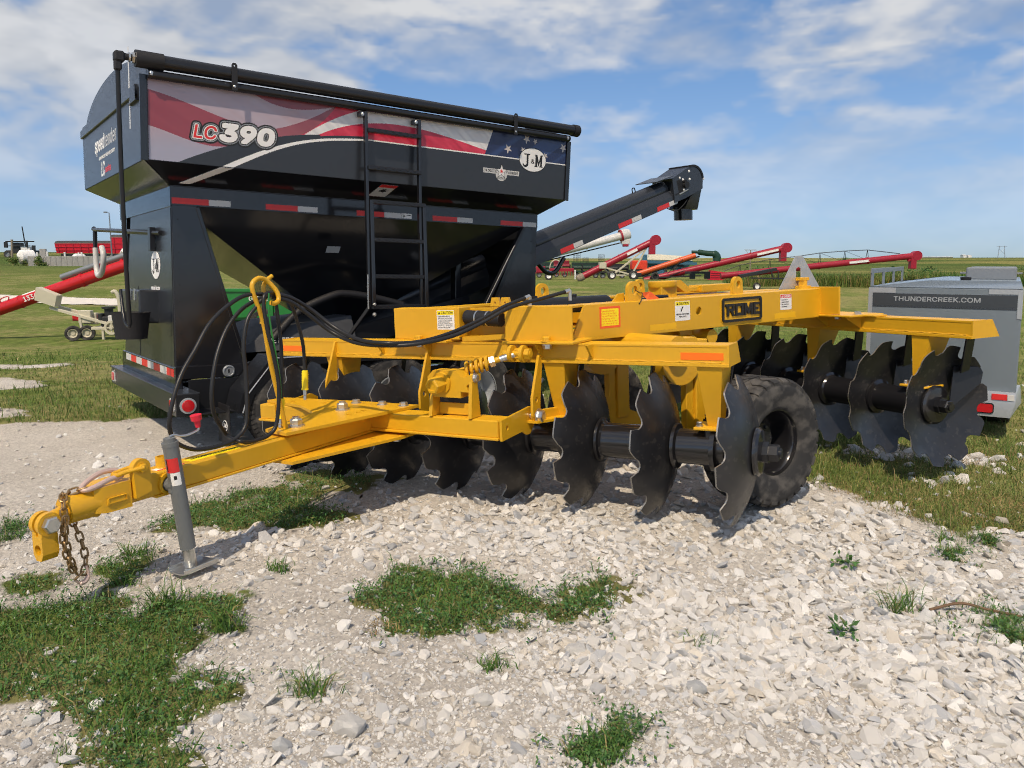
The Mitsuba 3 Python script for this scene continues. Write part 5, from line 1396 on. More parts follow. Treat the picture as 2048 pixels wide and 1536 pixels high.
# corner posts
rp = t_('corner_post', [P4([0.262, -0.30, 0.65], [0.80, -0.30, 0.65], [0.445, -0.30, 1.952], [0.259, -0.30, 1.952], -0.02)], 'gloss_black')
t_('post_edge', beam([0.82, -0.305, 0.66], [0.452, -0.305, 1.945], 0.02, 0.03), parent=rp)
rf = t_('rear_cabinet', [P4([0.252, -2.2, 0.62], [0.252, -0.305, 0.62], [0.252, -0.305, 1.945], [0.252, -1.76, 1.945], -0.02)], 'tub_black')
t_('panel_seam', [box([0.2485, -1.52, 0.66], [0.2515, -1.514, 1.30], 0), box([0.2485, -0.30 - 0.02, 0.66], [0.2515, -0.30 - 0.014, 1.93], 0)], 'matte_black', False, parent=rf)
fp = t_('corner_post', P4([3.43, -0.30, 1.18], [3.95, -0.30, 1.18], [4.008, -0.30, 1.95], [3.805, -0.30, 1.95], -0.02))
t_('corner_post', P4([3.00, -0.30, 0.62], [3.90, -0.30, 0.62], [3.95, -0.30, 1.18], [3.43, -0.30, 1.18], -0.02))
t_('post_flange', [beam([3.80, -0.28, 1.95], [3.0, -0.28, 0.62], 0.03, 0.05, up=(0, 1, 0)), box([3.93, -2.2, 0.6], [4.0, -0.30, 1.95], 0.004)], 'satin_black', parent=fp)
for m_ in (P4([2.95, -2.15, 0.6], [3.40, -2.15, 0.6], [3.9, -2.15, 1.95], [3.3, -2.15, 1.95], 0.02), box([3.25, -0.85, 0.9], [3.32, -0.75, 1.95], 0.004), P4([0.3, -2.2, 0.62], [0.9, -2.2, 0.62], [0.5, -2.2, 1.95], [0.3, -2.2, 1.95], 0.02)):
    t_('inner_post', m_, 'gloss_black')
pb = []
for i in range(9):
    z = 0.8 + i * 0.13
    pb.append(hexbolt([0.30, -0.298, z], Y, 0.006, 0.004, False))
    pb.append(hexbolt([3.93, -0.298, z + 0.1], Y, 0.006, 0.004, False))
t_('rivet', pb, 'satin_black')
# rear details
t_('maker_oval', prism(affinity.scale(Point(0, 0).buffer(1, 24), 0.155, 0.118), [0.25, -0.848, 1.483], Y, Z, (-0.002, 0) if False else (-0.001, 0.001)), 'white', False, parent=rf, label='white oval on the rear cabinet')
t_('maker_letters', prism(affinity.scale(jm(0.15), -1, 1.1, origin=(0, 0)) if False else affinity.scale(jm(0.15), 1, 1.1, origin=(0, 0)), [0.2482, -0.848, 1.478], -Y * -1, Z, (-0.0008, 0.0008)), 'print_black', False, parent=rf)
t_('web_address', prism(tp('www.jm-inc.com', 0, 0, 0.034, 0.30, True), [0.2487, -1.02, 1.272], Y, Z, (-0.0008, 0.0008)), 'white', False, parent=rf)
t_('small_label', prism(R_(0, 0, 0.085, 0.075), [0.2487, -0.90, 1.145], Y, Z, (-0.0008, 0.0008)), 'white', False, parent=rf)
rp_ = lambda name, m, poly, lift, lab=None: t_(name, prism(poly, [-0.007 - lift, 0, 0], Y, Z, (-0.0005, 0.0005)), m, False, parent=rear, label=lab)
rp_('speed_letters', 'white', slant(tp('speed', 0, 0, 0.12, 0.42, True), 0.1).union(Point(0, 0).buffer(0.001)) if False else affinity.translate(slant(tp('speed', 0, 0, 0.125, 0.44, True), 0.1), -1.90, 2.52), 0.0)
rp_('tender_letters', 'silver_tape', affinity.translate(slant(tp('tender', 0, 0, 0.12, 0.50), 0.1), -1.44, 2.52), 0.0)
rp_('tag_line', 'white', tp('ADVANCED SEED DELIVERY', -1.72, 2.435, 0.028, 0.72, True), 0.0)
rp_('series_letters', 'white', slant(tp('LC', 0, 0, 0.125, 0.15, True), 0.05).intersection(R_(-9, -9, 18, 18)) if False else affinity.translate(tp('LC', 0, 0, 0.12, 0.16, True), -1.62, 2.285), 0.0)
rp_('series_letters', 'red_tape', affinity.translate(tp('series', 0, 0, 0.055, 0.25, True), -1.44, 2.30), 0.0)
t_('rear_strip', [prism(R_(0, 0, 0.03, 0.62), [-0.006, -0.42, ZP + 0.28], Y, Z, (-0.001, 0.001))], 'silver_tape', False, parent=rear)
# arm with hose at the rear
ar = t_('swing_arm', [tube([[0.24, -0.60, 1.742], [0.2, -1.6, 1.80], [0.2, -3.25, 1.895], [0.2, -3.29, 1.89], [0.2, -3.30, 1.62]], 0.022, 10, 3), box([0.20, -0.88, 1.60], [0.245, -0.80, 1.80], 0.004)], 'satin_black', 30)
t_('suction_hose', tube([[0.2, -3.30, 1.70], [0.2, -3.28, 1.50], [0.2, -3.2, 1.40], [0.2, -3.0, 1.42], [0.2, -2.88, 1.52], [0.2, -2.86, 1.62], [0.2, -2.93, 1.70]], 0.028, 10), 'silver_tape', 40, parent=ar)
tbx = t_('tool_box', [box([0.10, -1.54, 0.99], [0.28, -0.80, 1.27], 0.012)], 'tub_black')
t_('box_latch', [box([0.09, -1.12, 1.18], [0.10, -1.08, 1.28], 0.002), box([0.09, -0.95, 1.18], [0.10, -0.91, 1.28], 0.002)], 'zinc', parent=tbx)
t_('bucket', [lathe([(0, 0), (0.12, 0), (0.145, 0.2), (0.15, 0.22), (0.13, 0.21), (0, 0.02)], [0.02, -0.72, 0.87], [0.02, -0.72, 2], 24)], 'matte_black', 40)
# base frame, bumper, lights
t_('base_frame', [box([0.24, -2.26, 0.46], [0.30, -0.27, 0.65], 0.006), box([0.24, -0.30, 0.555], [3.95, -0.26, 0.66], 0.005), box([0.3, -2.2, 0.42], [4.1, -2.12, 0.58], 0.005), box([0.3, -0.60, 0.36], [4.6, -0.52, 0.50], 0.005), box([0.3, -1.95, 0.36], [4.6, -1.87, 0.50], 0.005)])
for i in range(8):
    t_('bumper_reflector', prism(R_(0, 0, 0.222, 0.062), [0.2385, -2.08 + i * 0.2225, 0.575], Y, Z, (-0.0006, 0.0006)), 'silver_tape' if i % 2 == 0 else 'red_tape', False)
bm_ = t_('bumper', [box([0.17, -2.45, 0.30], [0.34, 0.02, 0.475], 0.008), box([0.16, -2.452, 0.47], [0.35, 0.022, 0.48], 0.003)], 'tub_black')
t_('end_plate', box([0.17, 0.0205, 0.302], [0.34, 0.026, 0.472], 0.002), 'satin_black', parent=bm_)
for yy in (-2.38, -0.13):
    t_('marker_light', prism(R_(0, 0, 0.105, 0.10).buffer(-0.02).buffer(0.02), [0.165, yy, 0.335], Y, Z, (-0.006, 0.006)), 'silver_tape', False, parent=bm_)
    t_('light_lens', prism(R_(0.012, 0.012, 0.081, 0.076).buffer(-0.02).buffer(0.02), [0.158, yy, 0.335], Y, Z, (-0.006, 0.006)), 'lens_red', False, parent=bm_)
t_('round_light', lathe([(0, 0), (0.062, 0), (0.062, 0.012), (0.050, 0.014), (0, 0.014)], [0.255, 0.026, 0.385], [0.255, 1, 0.385], 28), 'trailer_trim', 40, parent=bm_)
t_('round_lens', lathe([(0, 0), (0.048, 0), (0.044, 0.008), (0, 0.012)], [0.255, 0.0395, 0.385], [0.255, 1, 0.385], 28), 'lens_red', 40, parent=bm_)
t_('bumper_bolt', [hexbolt([0.168, -2.28, 0.44], -X, 0.012, 0.008), hexbolt([0.168, -2.26, 0.34], -X, 0.012, 0.008)], 'zinc', parent=bm_)
t_('step_plate', [box([0.34, -0.25, 0.30], [0.70, 0.01, 0.312], 0.002), box([0.34, -0.27, 0.31], [0.78, -0.255, 0.55], 0.003), box([0.62, -0.02, 0.312], [0.74, 0.0, 0.37], 0.002)], 'satin_black')
t_('step_bolt', [hexbolt([0.66, 0.0, 0.335], Y, 0.012, 0.01), hexbolt([0.70, 0.0, 0.335], Y, 0.012, 0.01)], 'zinc')
t_('filler_lock', [lathe([(0, 0), (0.05, 0), (0.05, 0.01), (0.04, 0.016), (0.034, 0.008), (0, 0.008)], [0.66, -0.258, 0.605], [0.66, 1, 0.605], 24)], 'steel_grey', 40)
t_('key_slot', box([0.653, -0.2502, 0.59], [0.667, -0.2485, 0.62], 0), 'matte_black', False)
# fenders
FZ = 0.74
fn = [(0.62, 0.30), (0.66, 0.46), (0.90, FZ), (3.35, FZ), (3.55, 0.50), (3.55, 0.46), (3.32, FZ - 0.03), (0.93, FZ - 0.03), (0.70, 0.45), (0.65, 0.30)]
fk = t_('fender', [prism(fn, [0, -0.24, 0], X, Z, (-0.34, 0.0)), prism([(0.655, 0.30), (0.70, 0.45), (0.93, FZ - 0.03), (3.32, FZ - 0.03), (3.55, 0.47), (3.55, 0.42), (3.30, FZ - 0.08), (0.97, FZ - 0.08), (0.745, 0.43), (0.70, 0.30)], [0, 0.098, 0], X, Z, (-0.002, 0.002))], 'satin_black', label='black checker plate fender')
tread = []
for i in range(90):
    for j_ in range(7):
        x, y = 0.93 + i * 0.027, -0.22 + j_ * 0.045 + (i % 2) * 0.022
        tread.append((x, y, FZ + 0.0005, i + j_))
tr = []
for x, y, z, q in tread:
    a = 0.8 if q % 2 else -0.8
    c_, s_ = math.cos(a) * 0.012, math.sin(a) * 0.012
    tr.append(trimesh.Trimesh([[x - c_, y - s_, z], [x + s_ * .3, y - c_ * .3, z + 0.003], [x + c_, y + s_, z], [x - s_ * .3, y + c_ * .3, z + 0.003]], [[0, 1, 3], [1, 2, 3]], process=False))
for i in range(16):
    for j_ in range(7):
        f_ = (i + 0.5) / 16
        x, z = 0.66 + 0.24 * f_, 0.46 + 0.28 * f_
        y = -0.22 + j_ * 0.045 + (i % 2) * 0.022
        a = 0.8 if (i + j_) % 2 else -0.8
        c_, s_ = math.cos(a) * 0.010, math.sin(a) * 0.012
        n_ = np.array([-0.76, 0, 0.65]) * 0.004
        u_ = np.array([0.65, 0, 0.76])
        b_ = np.array([x, y, z]) + n_ * 0.3
        tr.append(trimesh.Trimesh([b_ - u_ * c_ - Y * s_, b_ + n_ + u_ * s_ * .3 - Y * c_ * .3, b_ + u_ * c_ + Y * s_, b_ + n_ - u_ * s_ * .3 + Y * c_ * .3], [[0, 1, 3], [1, 2, 3]], process=False))
k_ = t_('tread_pattern', tr, 'satin_black', False, parent=fk)
labels[k_] = {'kind': 'stuff'}
t_('fender_edge', tube([[0.655, 0.10, 0.30], [0.70, 0.10, 0.45], [0.93, 0.10, FZ - 0.012], [3.3, 0.10, FZ - 0.012]], 0.006, 8, 1), 'trailer_trim', 40, parent=fk)
t_('mud_flap', box([0.55, -0.20, 0.04], [0.56, 0.08, 0.36], 0.002), 'matte_black')
t_('flap_logo', prism(affinity.scale(Point(0, 0).buffer(1, 20), 0.06, 0.045).difference(affinity.scale(Point(0, 0).buffer(1, 20), 0.052, 0.037)).union(affinity.scale(jm(0.05), 1, .9, origin=(0, 0))), [0.5485, -0.02, 0.19], Y, Z, (-0.0008, 0.0008)), 'white', False)
WRIM = [(0.0, -0.02), (0.07, -0.02), (0.075, 0.0), (0.12, -0.01), (0.13, -0.06), (0.175, -0.07), (0.20, 0.02), (0.206, 0.085), (0.214, 0.09), (0.214, 0.10), (0.204, 0.10)]
for x in (1.12, 2.05, 2.98):
    wk = num(f'{TK}__wheel')
    Mw = MT @ frame([x, -0.02, 0.30], X, Y, Z)
    add(wk, 'tyre', tyre(0.395, 0.235, 0.205), 'rubber', Mw, 35)
    add(wk, 'rim', lathe(WRIM, [0, 0, 0], [0, 1, 0], 40), 'trailer_trim', Mw, 40)
    add(wk, 'tread_blocks', lugs(0.392, 0.225, 60), 'rubber', Mw, 30)
t_('axle', [cyl([x, -2.3, 0.30], [x, -0.1, 0.30], 0.05, 14) for x in (1.12, 2.05, 2.98)], 'satin_black', 40)
for x in (1.12, 2.05, 2.98):
    wk = num(f'{TK}__wheel')
    Mw = MT @ frame([x, -2.42, 0.30], X, Y, Z)
    add(wk, 'tyre', tyre(0.395, 0.235, 0.205), 'rubber', Mw, 35)
# ladder
lk = t_('ladder', [beam([1.759, 0.085, 2.82], [1.772, 0.085, 1.80], 0.042, 0.028, up=(1, 0, 0)), beam([2.292, 0.085, 2.82], [2.302, 0.085, 1.80], 0.042, 0.028, up=(1, 0, 0))], 'gloss_black', label='black ladder hung on the side of the tub')
t_('ladder_rail', [beam([1.80, 0.10, 2.07], [1.81, 0.12, 1.14], 0.042, 0.034, up=(1, 0, 0)), beam([2.33, 0.10, 2.07], [2.352, 0.12, 1.12], 0.042, 0.034, up=(1, 0, 0)), beam([1.772, 0.09, 2.0], [1.775, 0.10, 1.14], 0.03, 0.024, up=(1, 0, 0)), beam([2.302, 0.09, 2.0], [2.31, 0.10, 1.12], 0.03, 0.024, up=(1, 0, 0))], parent=lk)
for z in (2.665, 2.345, 2.055, 1.725, 1.405, 1.135):
    rg = t_('rung', box([1.77 + (0.03 if z < 2.1 else 0), 0.07, z - 0.018], [2.30 + (0.04 if z < 2.1 else 0), 0.125, z + 0.018], 0.004), 'satin_black', parent=lk)
    te = [box([1.82 + q * 0.036, 0.124, z - 0.012 + (q % 2) * 0.012], [1.838 + q * 0.036, 0.130, z - 0.002 + (q % 2) * 0.012], 0.001) for q in range(13)]
    labels[t_('rung_teeth', te, 'matte_black', parent=lk)] = {'kind': 'stuff'}
t_('ladder_bracket', [box([1.70, 0.04, 2.775], [1.76, 0.10, 2.815], 0.003), box([2.232, 0.04, 2.775], [2.29, 0.10, 2.815], 0.003), beam([1.80, 0.06, 1.13], [1.62, -0.25, 0.70], 0.03, 0.03)], parent=lk)
t_('ladder_bolt', [hexbolt([1.725, 0.10, 2.795], Y, 0.012, 0.01), hexbolt([2.255, 0.10, 2.795], Y, 0.012, 0.01), hexbolt([1.81, 0.135, 1.16], Y, 0.014, 0.014), hexbolt([1.81, 0.135, 1.07], Y, 0.014, 0.014)], 'zinc', parent=lk)
t_('latch_strap', beam([1.755, 0.12, 1.42], [1.76, 0.12, 1.12], 0.012, 0.008), 'zinc', parent=lk)
# conveyor: tube with trough below, drive head and spout
a0, a1 = np.array([1.3, -1.25, 0.62]), np.array([7.08, -1.25, 2.695])
dv = unit(a1 - a0)
nu = np.array([-dv[2], 0, dv[0]])
ck2 = t_('conveyor_tube', [cyl(a0, a1, 0.118, 32), cyl(a0 + dv * 3.6, a0 + dv * 4.35, 0.121, 32)], 'tub_black', 40, label='long black unloading conveyor running out to the right')
trq = [(-0.13, -0.03), (0.13, -0.03), (0.17, -0.11), (0.17, -0.235), (-0.17, -0.235), (-0.17, -0.11)]
s0_, s1_ = -0.3, np.linalg.norm(a1 - a0) + 0.06
trm = prism([(b, a) for a, b in [(q[0], q[1]) for q in trq]], a0 + dv * s0_, nu, Y, (s1_ - s0_) if np.cross(nu, Y) @ dv > 0 else (-(s1_ - s0_), 0))
t_('conveyor_trough', trm, 'tub_black', 20, parent=ck2)
for q0, ln in ((3.90, 0.40), (4.98, 0.46), (5.78, 0.44)):
    for m_, u0, u1 in (('red_tape', 0, 0.58), ('silver_tape', 0.585, 1.0)):
        p0 = a0 + dv * (q0 + ln * u0)
        t_('conveyor_reflector', prism(R_(0, -0.228, ln * (u1 - u0), 0.062), p0 + [0, 0.171, 0], dv, nu, (-0.0012, 0.0)), m_, False, parent=ck2)
# drive head housing in the plane of the conveyor
hd = Polygon([(-0.36, 0.165), (0.0, 0.165), (0.0, -0.235), (0.30, -0.235), (0.30, -0.30), (0.62, -0.33), (0.66, -0.06), (0.72, -0.03), (0.72, 0.0)])
ang_ = np.linspace(-0.15, math.pi / 2 + 0.1, 14)
hdp = [(-0.0, -0.235), (0.05, 0.155), (0.50, 0.235)] + [(0.52 + 0.235 * math.cos(a), 0.0 + 0.235 * math.sin(a)) for a in ang_[::-1]] + [(0.70, -0.20), (0.25, -0.235)]
hk2 = t_('drive_head', [prism([(q_[0] * 0.92, q_[1] * 0.86) for q_ in hdp], a1, dv, nu, (-0.19, 0.19)), P4(*(a1 + dv * q[0] + nu * q[1] + Y * q[2] for q in ((-0.30, 0.165, 0.19), (0.06, 0.16, 0.212), (0.06, 0.16, -0.212), (-0.30, 0.165, -0.19))), 0.01)], 'tub_black', 25, label='black drive head at the end of the conveyor')
t_('head_rim', [prism(Polygon([(0.46, 0.202)] + [(0.478 + 0.228 * math.cos(a), 0.214 * math.sin(a)) for a in ang_[::-1]] + [(0.478 + 0.198 * math.cos(a), 0.184 * math.sin(a)) for a in ang_]), a1, dv, nu, (-0.2, 0.2))], 'matte_black', 25, parent=hk2)
t_('drop_spout', [trimesh.convex.convex_hull(np.array([a1 + dv * 0.36 - nu * 0.22 + Y * s for s in (-0.17, 0.17)] + [a1 + dv * 0.68 - nu * 0.12 + Y * s for s in (-0.17, 0.17)] + [a1 + np.array([x, s, -0.25]) for x in (0.33, 0.61) for s in (-0.15, 0.15)])),
                  cyl(a1 + [0.47, 0, -0.22], a1 + [0.48, 0, -0.40], 0.135, 28)], 'gloss_black', 25, parent=hk2)
t_('head_bolt', [hexbolt(a1 + dv * q[0] + nu * q[1] - Y * -0.19, Y, 0.014, 0.012) for q in ((0.20, 0.10), (0.26, 0.06), (0.40, 0.03), (0.24, -0.08), (0.42, 0.14), (0.70, -0.04))], 'white', 25, parent=hk2)
t_('head_slot', prism(R_(0.12, -0.12, 0.08, 0.20), a1 + Y * 0.1905, dv, nu, (-0.001, 0.001)), 'matte_black', False, parent=hk2)
t_('head_motor', [cyl(a1 + dv * 0.27 - nu * 0.02 + Y * 0.2, a1 + dv * 0.27 - nu * 0.02 + Y * 0.24, 0.05, 16), cyl(a1 + dv * 0.26 + nu * 0.03 + Y * 0.2, a1 + dv * 0.26 + nu * 0.03 + Y * 0.235, 0.026, 14)], 'matte_black', 30, parent=hk2)
t_('tension_rod', cyl(a1 + dv * 0.08 - nu * 0.11 + Y * 0.225, a1 + dv * 0.28 - nu * 0.09 + Y * 0.225, 0.011, 10), 'zinc', 30, parent=hk2)
t_('head_cable', tube([a1 + dv * -0.15 - nu * 0.24 + Y * 0.16, a1 + dv * 0.0 - nu * 0.32 + Y * 0.18, a1 + dv * 0.18 - nu * 0.28 + Y * 0.18, a1 + dv * 0.30 - nu * 0.24 + Y * 0.16], 0.007, 6), 'matte_black', 40, parent=hk2)
t_('lift_eye', tube([a0 + dv * 5.55 + nu * 0.115, a0 + dv * 5.56 + nu * 0.17, a0 + dv * 5.60 + nu * 0.17, a0 + dv * 5.61 + nu * 0.115], 0.008, 6), 'satin_black', 40, parent=ck2)
t_('saddle', [box([4.05, -1.30, 1.95], [4.20, -1.20, 2.15], 0.006), tube([[4.75, -1.2, 1.62], [4.9, -1.2, 1.50], [5.05, -1.2, 1.50], [5.2, -1.2, 1.68]], 0.03, 8)], 'gloss_black', 30)
t_('work_light', lathe([(0, 0), (0.035, 0), (0.04, 0.03), (0, 0.035)], [4.2, -0.9, 1.98], [4.6, -0.5, 1.98], 16), 'white', 40)
# canvas boot, intake hopper and hoses under the funnel
t_('canvas_boot', [trimesh.convex.convex_hull(np.array([[0.75, -0.55, 0.72], [0.75, -1.9, 0.72], [1.5, -0.5, 0.74], [1.95, -0.62, 1.03], [1.95, -1.7, 1.03], [1.3, -0.62, 0.95], [1.3, -1.8, 0.95], [2.0, -0.58, 0.74], [2.0, -1.8, 0.74]]))], 'canvas', 25, label='grey canvas boot under the funnel')
t_('boot_lettering', [prism(tp('PETERS', 0, 0, 0.045, 0.24, True), [1.10, -0.53, 0.80], X, Z, (-0.001, 0.001))], 'white', False)
t_('intake_trough', [beam([1.3, -0.70, 0.66], [3.4, -0.70, 1.12], 0.03, 0.20), beam([1.3, -1.8, 0.66], [3.4, -1.8, 1.12], 0.03, 0.20), P4([1.9, -0.7, 0.70], [3.3, -0.7, 1.15], [3.3, -1.8, 1.15], [1.9, -1.8, 0.70], 0.02)], 'satin_black')
t_('suction_pipe', tube([[1.15, -0.55, 0.84], [1.40, -0.55, 1.08], [1.70, -0.52, 1.22], [1.88, -0.52, 1.24], [2.25, -0.52, 1.18], [2.72, -0.52, 1.06]], 0.036, 12), 'matte_black', 40)
t_('battery_box', [box([2.72, -0.42, 0.90], [3.30, -0.28, 1.04], 0.01), box([2.70, -0.45, 1.035], [3.32, -0.26, 1.055], 0.004)], 'satin_black')
t_('wing_knob', [cyl([2.95, -0.33, 1.055], [2.95, -0.33, 1.10], 0.012, 10), lathe([(0, 0), (0.05, 0), (0.05, 0.014), (0, 0.02)], [2.95, -0.33, 1.10], [2.95, -0.33, 2], 16)], 'zinc', 30)
# tongue of the tender, out of sight behind
t_('drawbar', [beam([4.0, -0.75, 0.46], [6.2, -1.25, 0.46], 0.10, 0.12), beam([4.0, -1.75, 0.46], [6.2, -1.25, 0.46], 0.10, 0.12)], 'satin_black')
# ------------------------------------------------------------------ the grey fuel trailer at the right
FK = thing('fuel_trailer', 'grey boxy fuel trailer at the right edge, web address across its tail', 'trailer')
a33 = math.radians(33.0)
fo = np.array([3.21, 6.93, 0.0])                      # rear left corner
fx, fy = np.array([math.cos(a33), -math.sin(a33), 0]), np.array([math.sin(a33), math.cos(a33), 0])
MF = frame(fo, fx, fy, [0, 0, 1])                     # x across the tail to the right, y forward
W_F = 1.155


def f_(name, mesh, m='trailer_grey', sm=20, parent=None, label=None):
    return add(parent or FK, name, mesh, m, MF, sm, label=label)


bd = f_('body', [box([0, 0, 0.40], [W_F, 2.6, 1.27], 0.012), trimesh.convex.convex_hull(np.array([[0, 0, 1.268], [W_F, 0, 1.268], [0, 2.6, 1.268], [W_F, 2.6, 1.268], [0.45, 0.25, 1.325], [W_F - 0.02, 0.25, 1.325], [0.45, 2.4, 1.325], [W_F - 0.02, 2.4, 1.325]]))], sm=25)
for p_, q_ in (([-0.004, -0.006, 0.42], [0.030, 0.0, 1.262]), ([W_F - 0.034, -0.006, 1.02], [W_F + 0.002, 0.0, 1.262]), ([0.03, -0.006, 1.215], [0.215, 0.0, 1.262]), ([W_F - 0.24, -0.006, 1.22], [W_F - 0.034, 0.0, 1.262])):
    f_('corner_trim', box(p_, q_, 0.001), 'trailer_trim', parent=bd)
f_('banner', box([0.033, -0.0045, 1.105], [W_F - 0.036, -0.0005, 1.212], 0), 'banner_dark', False, parent=bd)
f_('banner_line', box([0.033, -0.0045, 1.092], [W_F - 0.036, -0.0005, 1.102], 0), 'banner_dark', False, parent=bd)
dash = lambda s, x, z, hh, w: prism(tp(s, x, z, hh, w, True), [0, -0.0052, 0], [1, 0, 0], [0, 0, 1], (-0.0006, 0.0006))
f_('banner_letters', dash('THUNDERCREEK.COM', 0.20, 1.148, 0.038, 0.66), 'print_grey', False, parent=bd, label='grey letters THUNDERCREEK.COM')
f_('tail_skirt', [trimesh.convex.convex_hull(np.array([[0, -0.05, 0.33], [W_F, -0.05, 0.33], [W_F + 0.04, 0.0, 0.33], [0, -0.03, 0.41], [W_F, -0.03, 0.41], [W_F + 0.03, 0.5, 0.41], [W_F + 0.04, 0.5, 0.36], [0, 0.4, 0.33], [0, 0.4, 0.41], [0.3, -0.05, 0.20], [W_F - 0.03, -0.05, 0.20], [W_F + 0.02, 0.3, 0.24], [0.3, 0.2, 0.20]]))], 'trailer_trim', 25, parent=bd)
f_('reflector', box([W_F - 0.17, -0.056, 0.345], [W_F - 0.06, -0.046, 0.395], 0.001), 'red_tape', False, parent=bd)
f_('reflector', box([W_F - 0.058, -0.056, 0.345], [W_F - 0.01, -0.046, 0.395], 0.001), 'silver_tape', False, parent=bd)
oval_ = lambda w, hh: Polygon([(-w, -hh), (w, -hh), (w, hh), (-w, hh)]).buffer(0.001).buffer(hh * 0.98, 10)
f_('tail_light', prism(affinity.scale(oval_(0.07, 0.022), 1.0, 1.0), [W_F - 0.24, -0.054, 0.27], [1, 0, 0], [0, 0, 1], (-0.004, 0.006)), 'matte_black', 30, parent=bd)
f_('light_lens', prism(affinity.scale(oval_(0.07, 0.022), 0.9, 0.78), [W_F - 0.24, -0.062, 0.27], [1, 0, 0], [0, 0, 1], (-0.004, 0.006)), 'lens_red', 30, parent=bd, label='oval red tail light')
f_('roof_rail', [box([0.0, 0.02, 1.385], [0.012, 2.4, 1.43], 0.003)] + [box([0.0, y, 1.268], [0.012, y + 0.12, 1.40], 0.003) for y in (0.04, 0.75, 1.5, 2.25)] + [box([0.6, 1.9, 1.36], [W_F, 1.93, 1.38], 0.003), box([0.75, 1.2, 1.32], [0.78, 1.23, 1.40], 0.003)], 'steel_grey')
f_('tank_top', [box([0.70, 0.9, 1.32], [W_F - 0.05, 2.3, 1.435], 0.01)], 'steel_grey')
f_('filler_cap', [lathe([(0, 0), (0.04, 0), (0.045, 0.03), (0, 0.035)], [0.72, 0.5, 1.32], [0.72, 0.5, 2], 16)], 'matte_black', 40)
f_('under_frame', [box([0.1, 0.05, 0.26], [W_F - 0.1, 2.5, 0.40], 0.01)], 'satin_black')
for y in (0.9, 1.7):
    for x in (0.12, W_F - 0.12):
        f_('wheel', tyre(0.30, 0.2, 0.15), 'rubber', 35) if False else add(FK, 'wheel', tyre(0.30, 0.2, 0.15), 'rubber', MF @ frame([x, y, 0.30], [0, 1, 0], [1, 0, 0], [0, 0, 1]), 35)

# ------------------------------------------------------------------ left: red grain auger on the lawn


def gz(x, y):
    return float(land(np.array([float(x)]), np.array([float(y)]))[0])


def wheel_at(parent, c, r, w, ax=(0.2, -1, 0), rim='white', name='wheel'):
    z = np.array([0, 0, 1.0])
    y = unit(ax)
    x = np.cross(y, z)
    M = frame(c, x, y, z)
    k = num(f'{parent}__{name}')
    add(k, 'tyre', tyre(r, w, r * 0.58), 'rubber', M, 35)
    add(k, 'rim', lathe([(0, 0.02), (0.25 * r, 0.03), (0.3 * r, 0.0), (0.5 * r, 0.01), (0.58 * r, w * 0.42), (0.54 * r, w * 0.42)], [0, 0, 0], [0, 1, 0], 20), rim, M, 35)


AK = thing('grain_auger', 'bright red grain auger tube numbered 1336 slanting up from the left edge', 'auger')
pA, pB = np.array([-16.6, 20.6, -0.78]), np.array([-3.2, 21.6, 3.95])
dA = unit(pB - pA)
at = lambda x: pA + dA * ((x - pA[0]) / dA[0])
a_ = lambda name, mesh, m='auger_red', sm=35, label=None: add(AK, name, mesh, m, None, sm, label=label)
a_('tube', [cyl(pA, pB, 0.165, 24), cyl(at(-11.65) - dA * 0.03, at(-11.65) + dA * 0.05, 0.185, 24), cyl(at(-13.3), at(-13.3) + dA * 0.04, 0.18, 24)])
a_('motor_tube', cyl(at(-12.2) + [0, 0, 0.27], pB + [0, 0, 0.27], 0.085, 16), 'steel_grey', 40)
for x in (-11.1, -10.6, -9.5):
    a_('band_clamp', [box(at(x) + [-0.03, -0.06, 0.12], at(x) + [0.03, 0.06, 0.24], 0.005)], 'auger_red')
a_('guard_box', trimesh.convex.convex_hull(np.array([[-12.56, 20.35, 0.80], [-12.02, 20.35, 0.58], [-12.10, 20.35, 0.28], [-12.62, 20.35, 0.46], [-12.56, 20.62, 0.80], [-12.02, 20.62, 0.58], [-12.10, 20.62, 0.28], [-12.62, 20.62, 0.46]])), 'cream', 20, 'cream belt guard box on the auger')
num_o = at(-13.10) + np.array([0, -0.172, -0.06])
a_('lettering', text('1336', 0.13, num_o, dA, np.cross(unit(np.cross(dA, [0, 0, 1.0])), dA), 0.38, 0.004, True), 'white', False)
a_('white_patch', prism(Polygon([(0, 0), (0.36, 0), (0.36, 0.05), (0, 0.05)]), at(-13.2) + np.array([0, -0.10, 0.125]), dA, [0, 0.55, 0.83], 0.004), 'white', False)
a_('handle', [tube([at(x) + [0, -0.1, 0.12], at(x) + [0, -0.1, 0.24], at(x + 0.2) + [0, -0.1, 0.24], at(x + 0.2) + [0, -0.1, 0.12]], 0.014, 6) for x in (-13.75, -11.25)], 'auger_red')
EK = thing('engine_cart', 'cream engine cart with small tyres under the red grain auger', 'engine cart')
e_ = lambda name, mesh, m='cream', sm=25: add(EK, name, mesh, m, None, sm)
eg = gz(-11.4, 20.6)
e_('frame', [beam([-12.3, 20.5, 0.25], [-10.55, 20.4, -0.22], 0.09, 0.07), beam([-12.3, 20.9, 0.25], [-10.55, 20.8, -0.22], 0.09, 0.07), box([-11.2, 20.4, -0.34], [-10.45, 20.9, -0.26], 0.01), beam([-11.5, 20.45, 0.0], [-11.45, 20.45, -0.45], 0.06, 0.06), beam([-10.9, 20.45, -0.3], [-10.9, 20.45, eg + 0.02], 0.06, 0.06)])
e_('belt_guard', [box([-11.55, 20.45, -0.16], [-11.22, 20.62, 0.18], 0.01), box([-11.50, 20.6, -0.2], [-11.15, 20.75, 0.1], 0.01)])
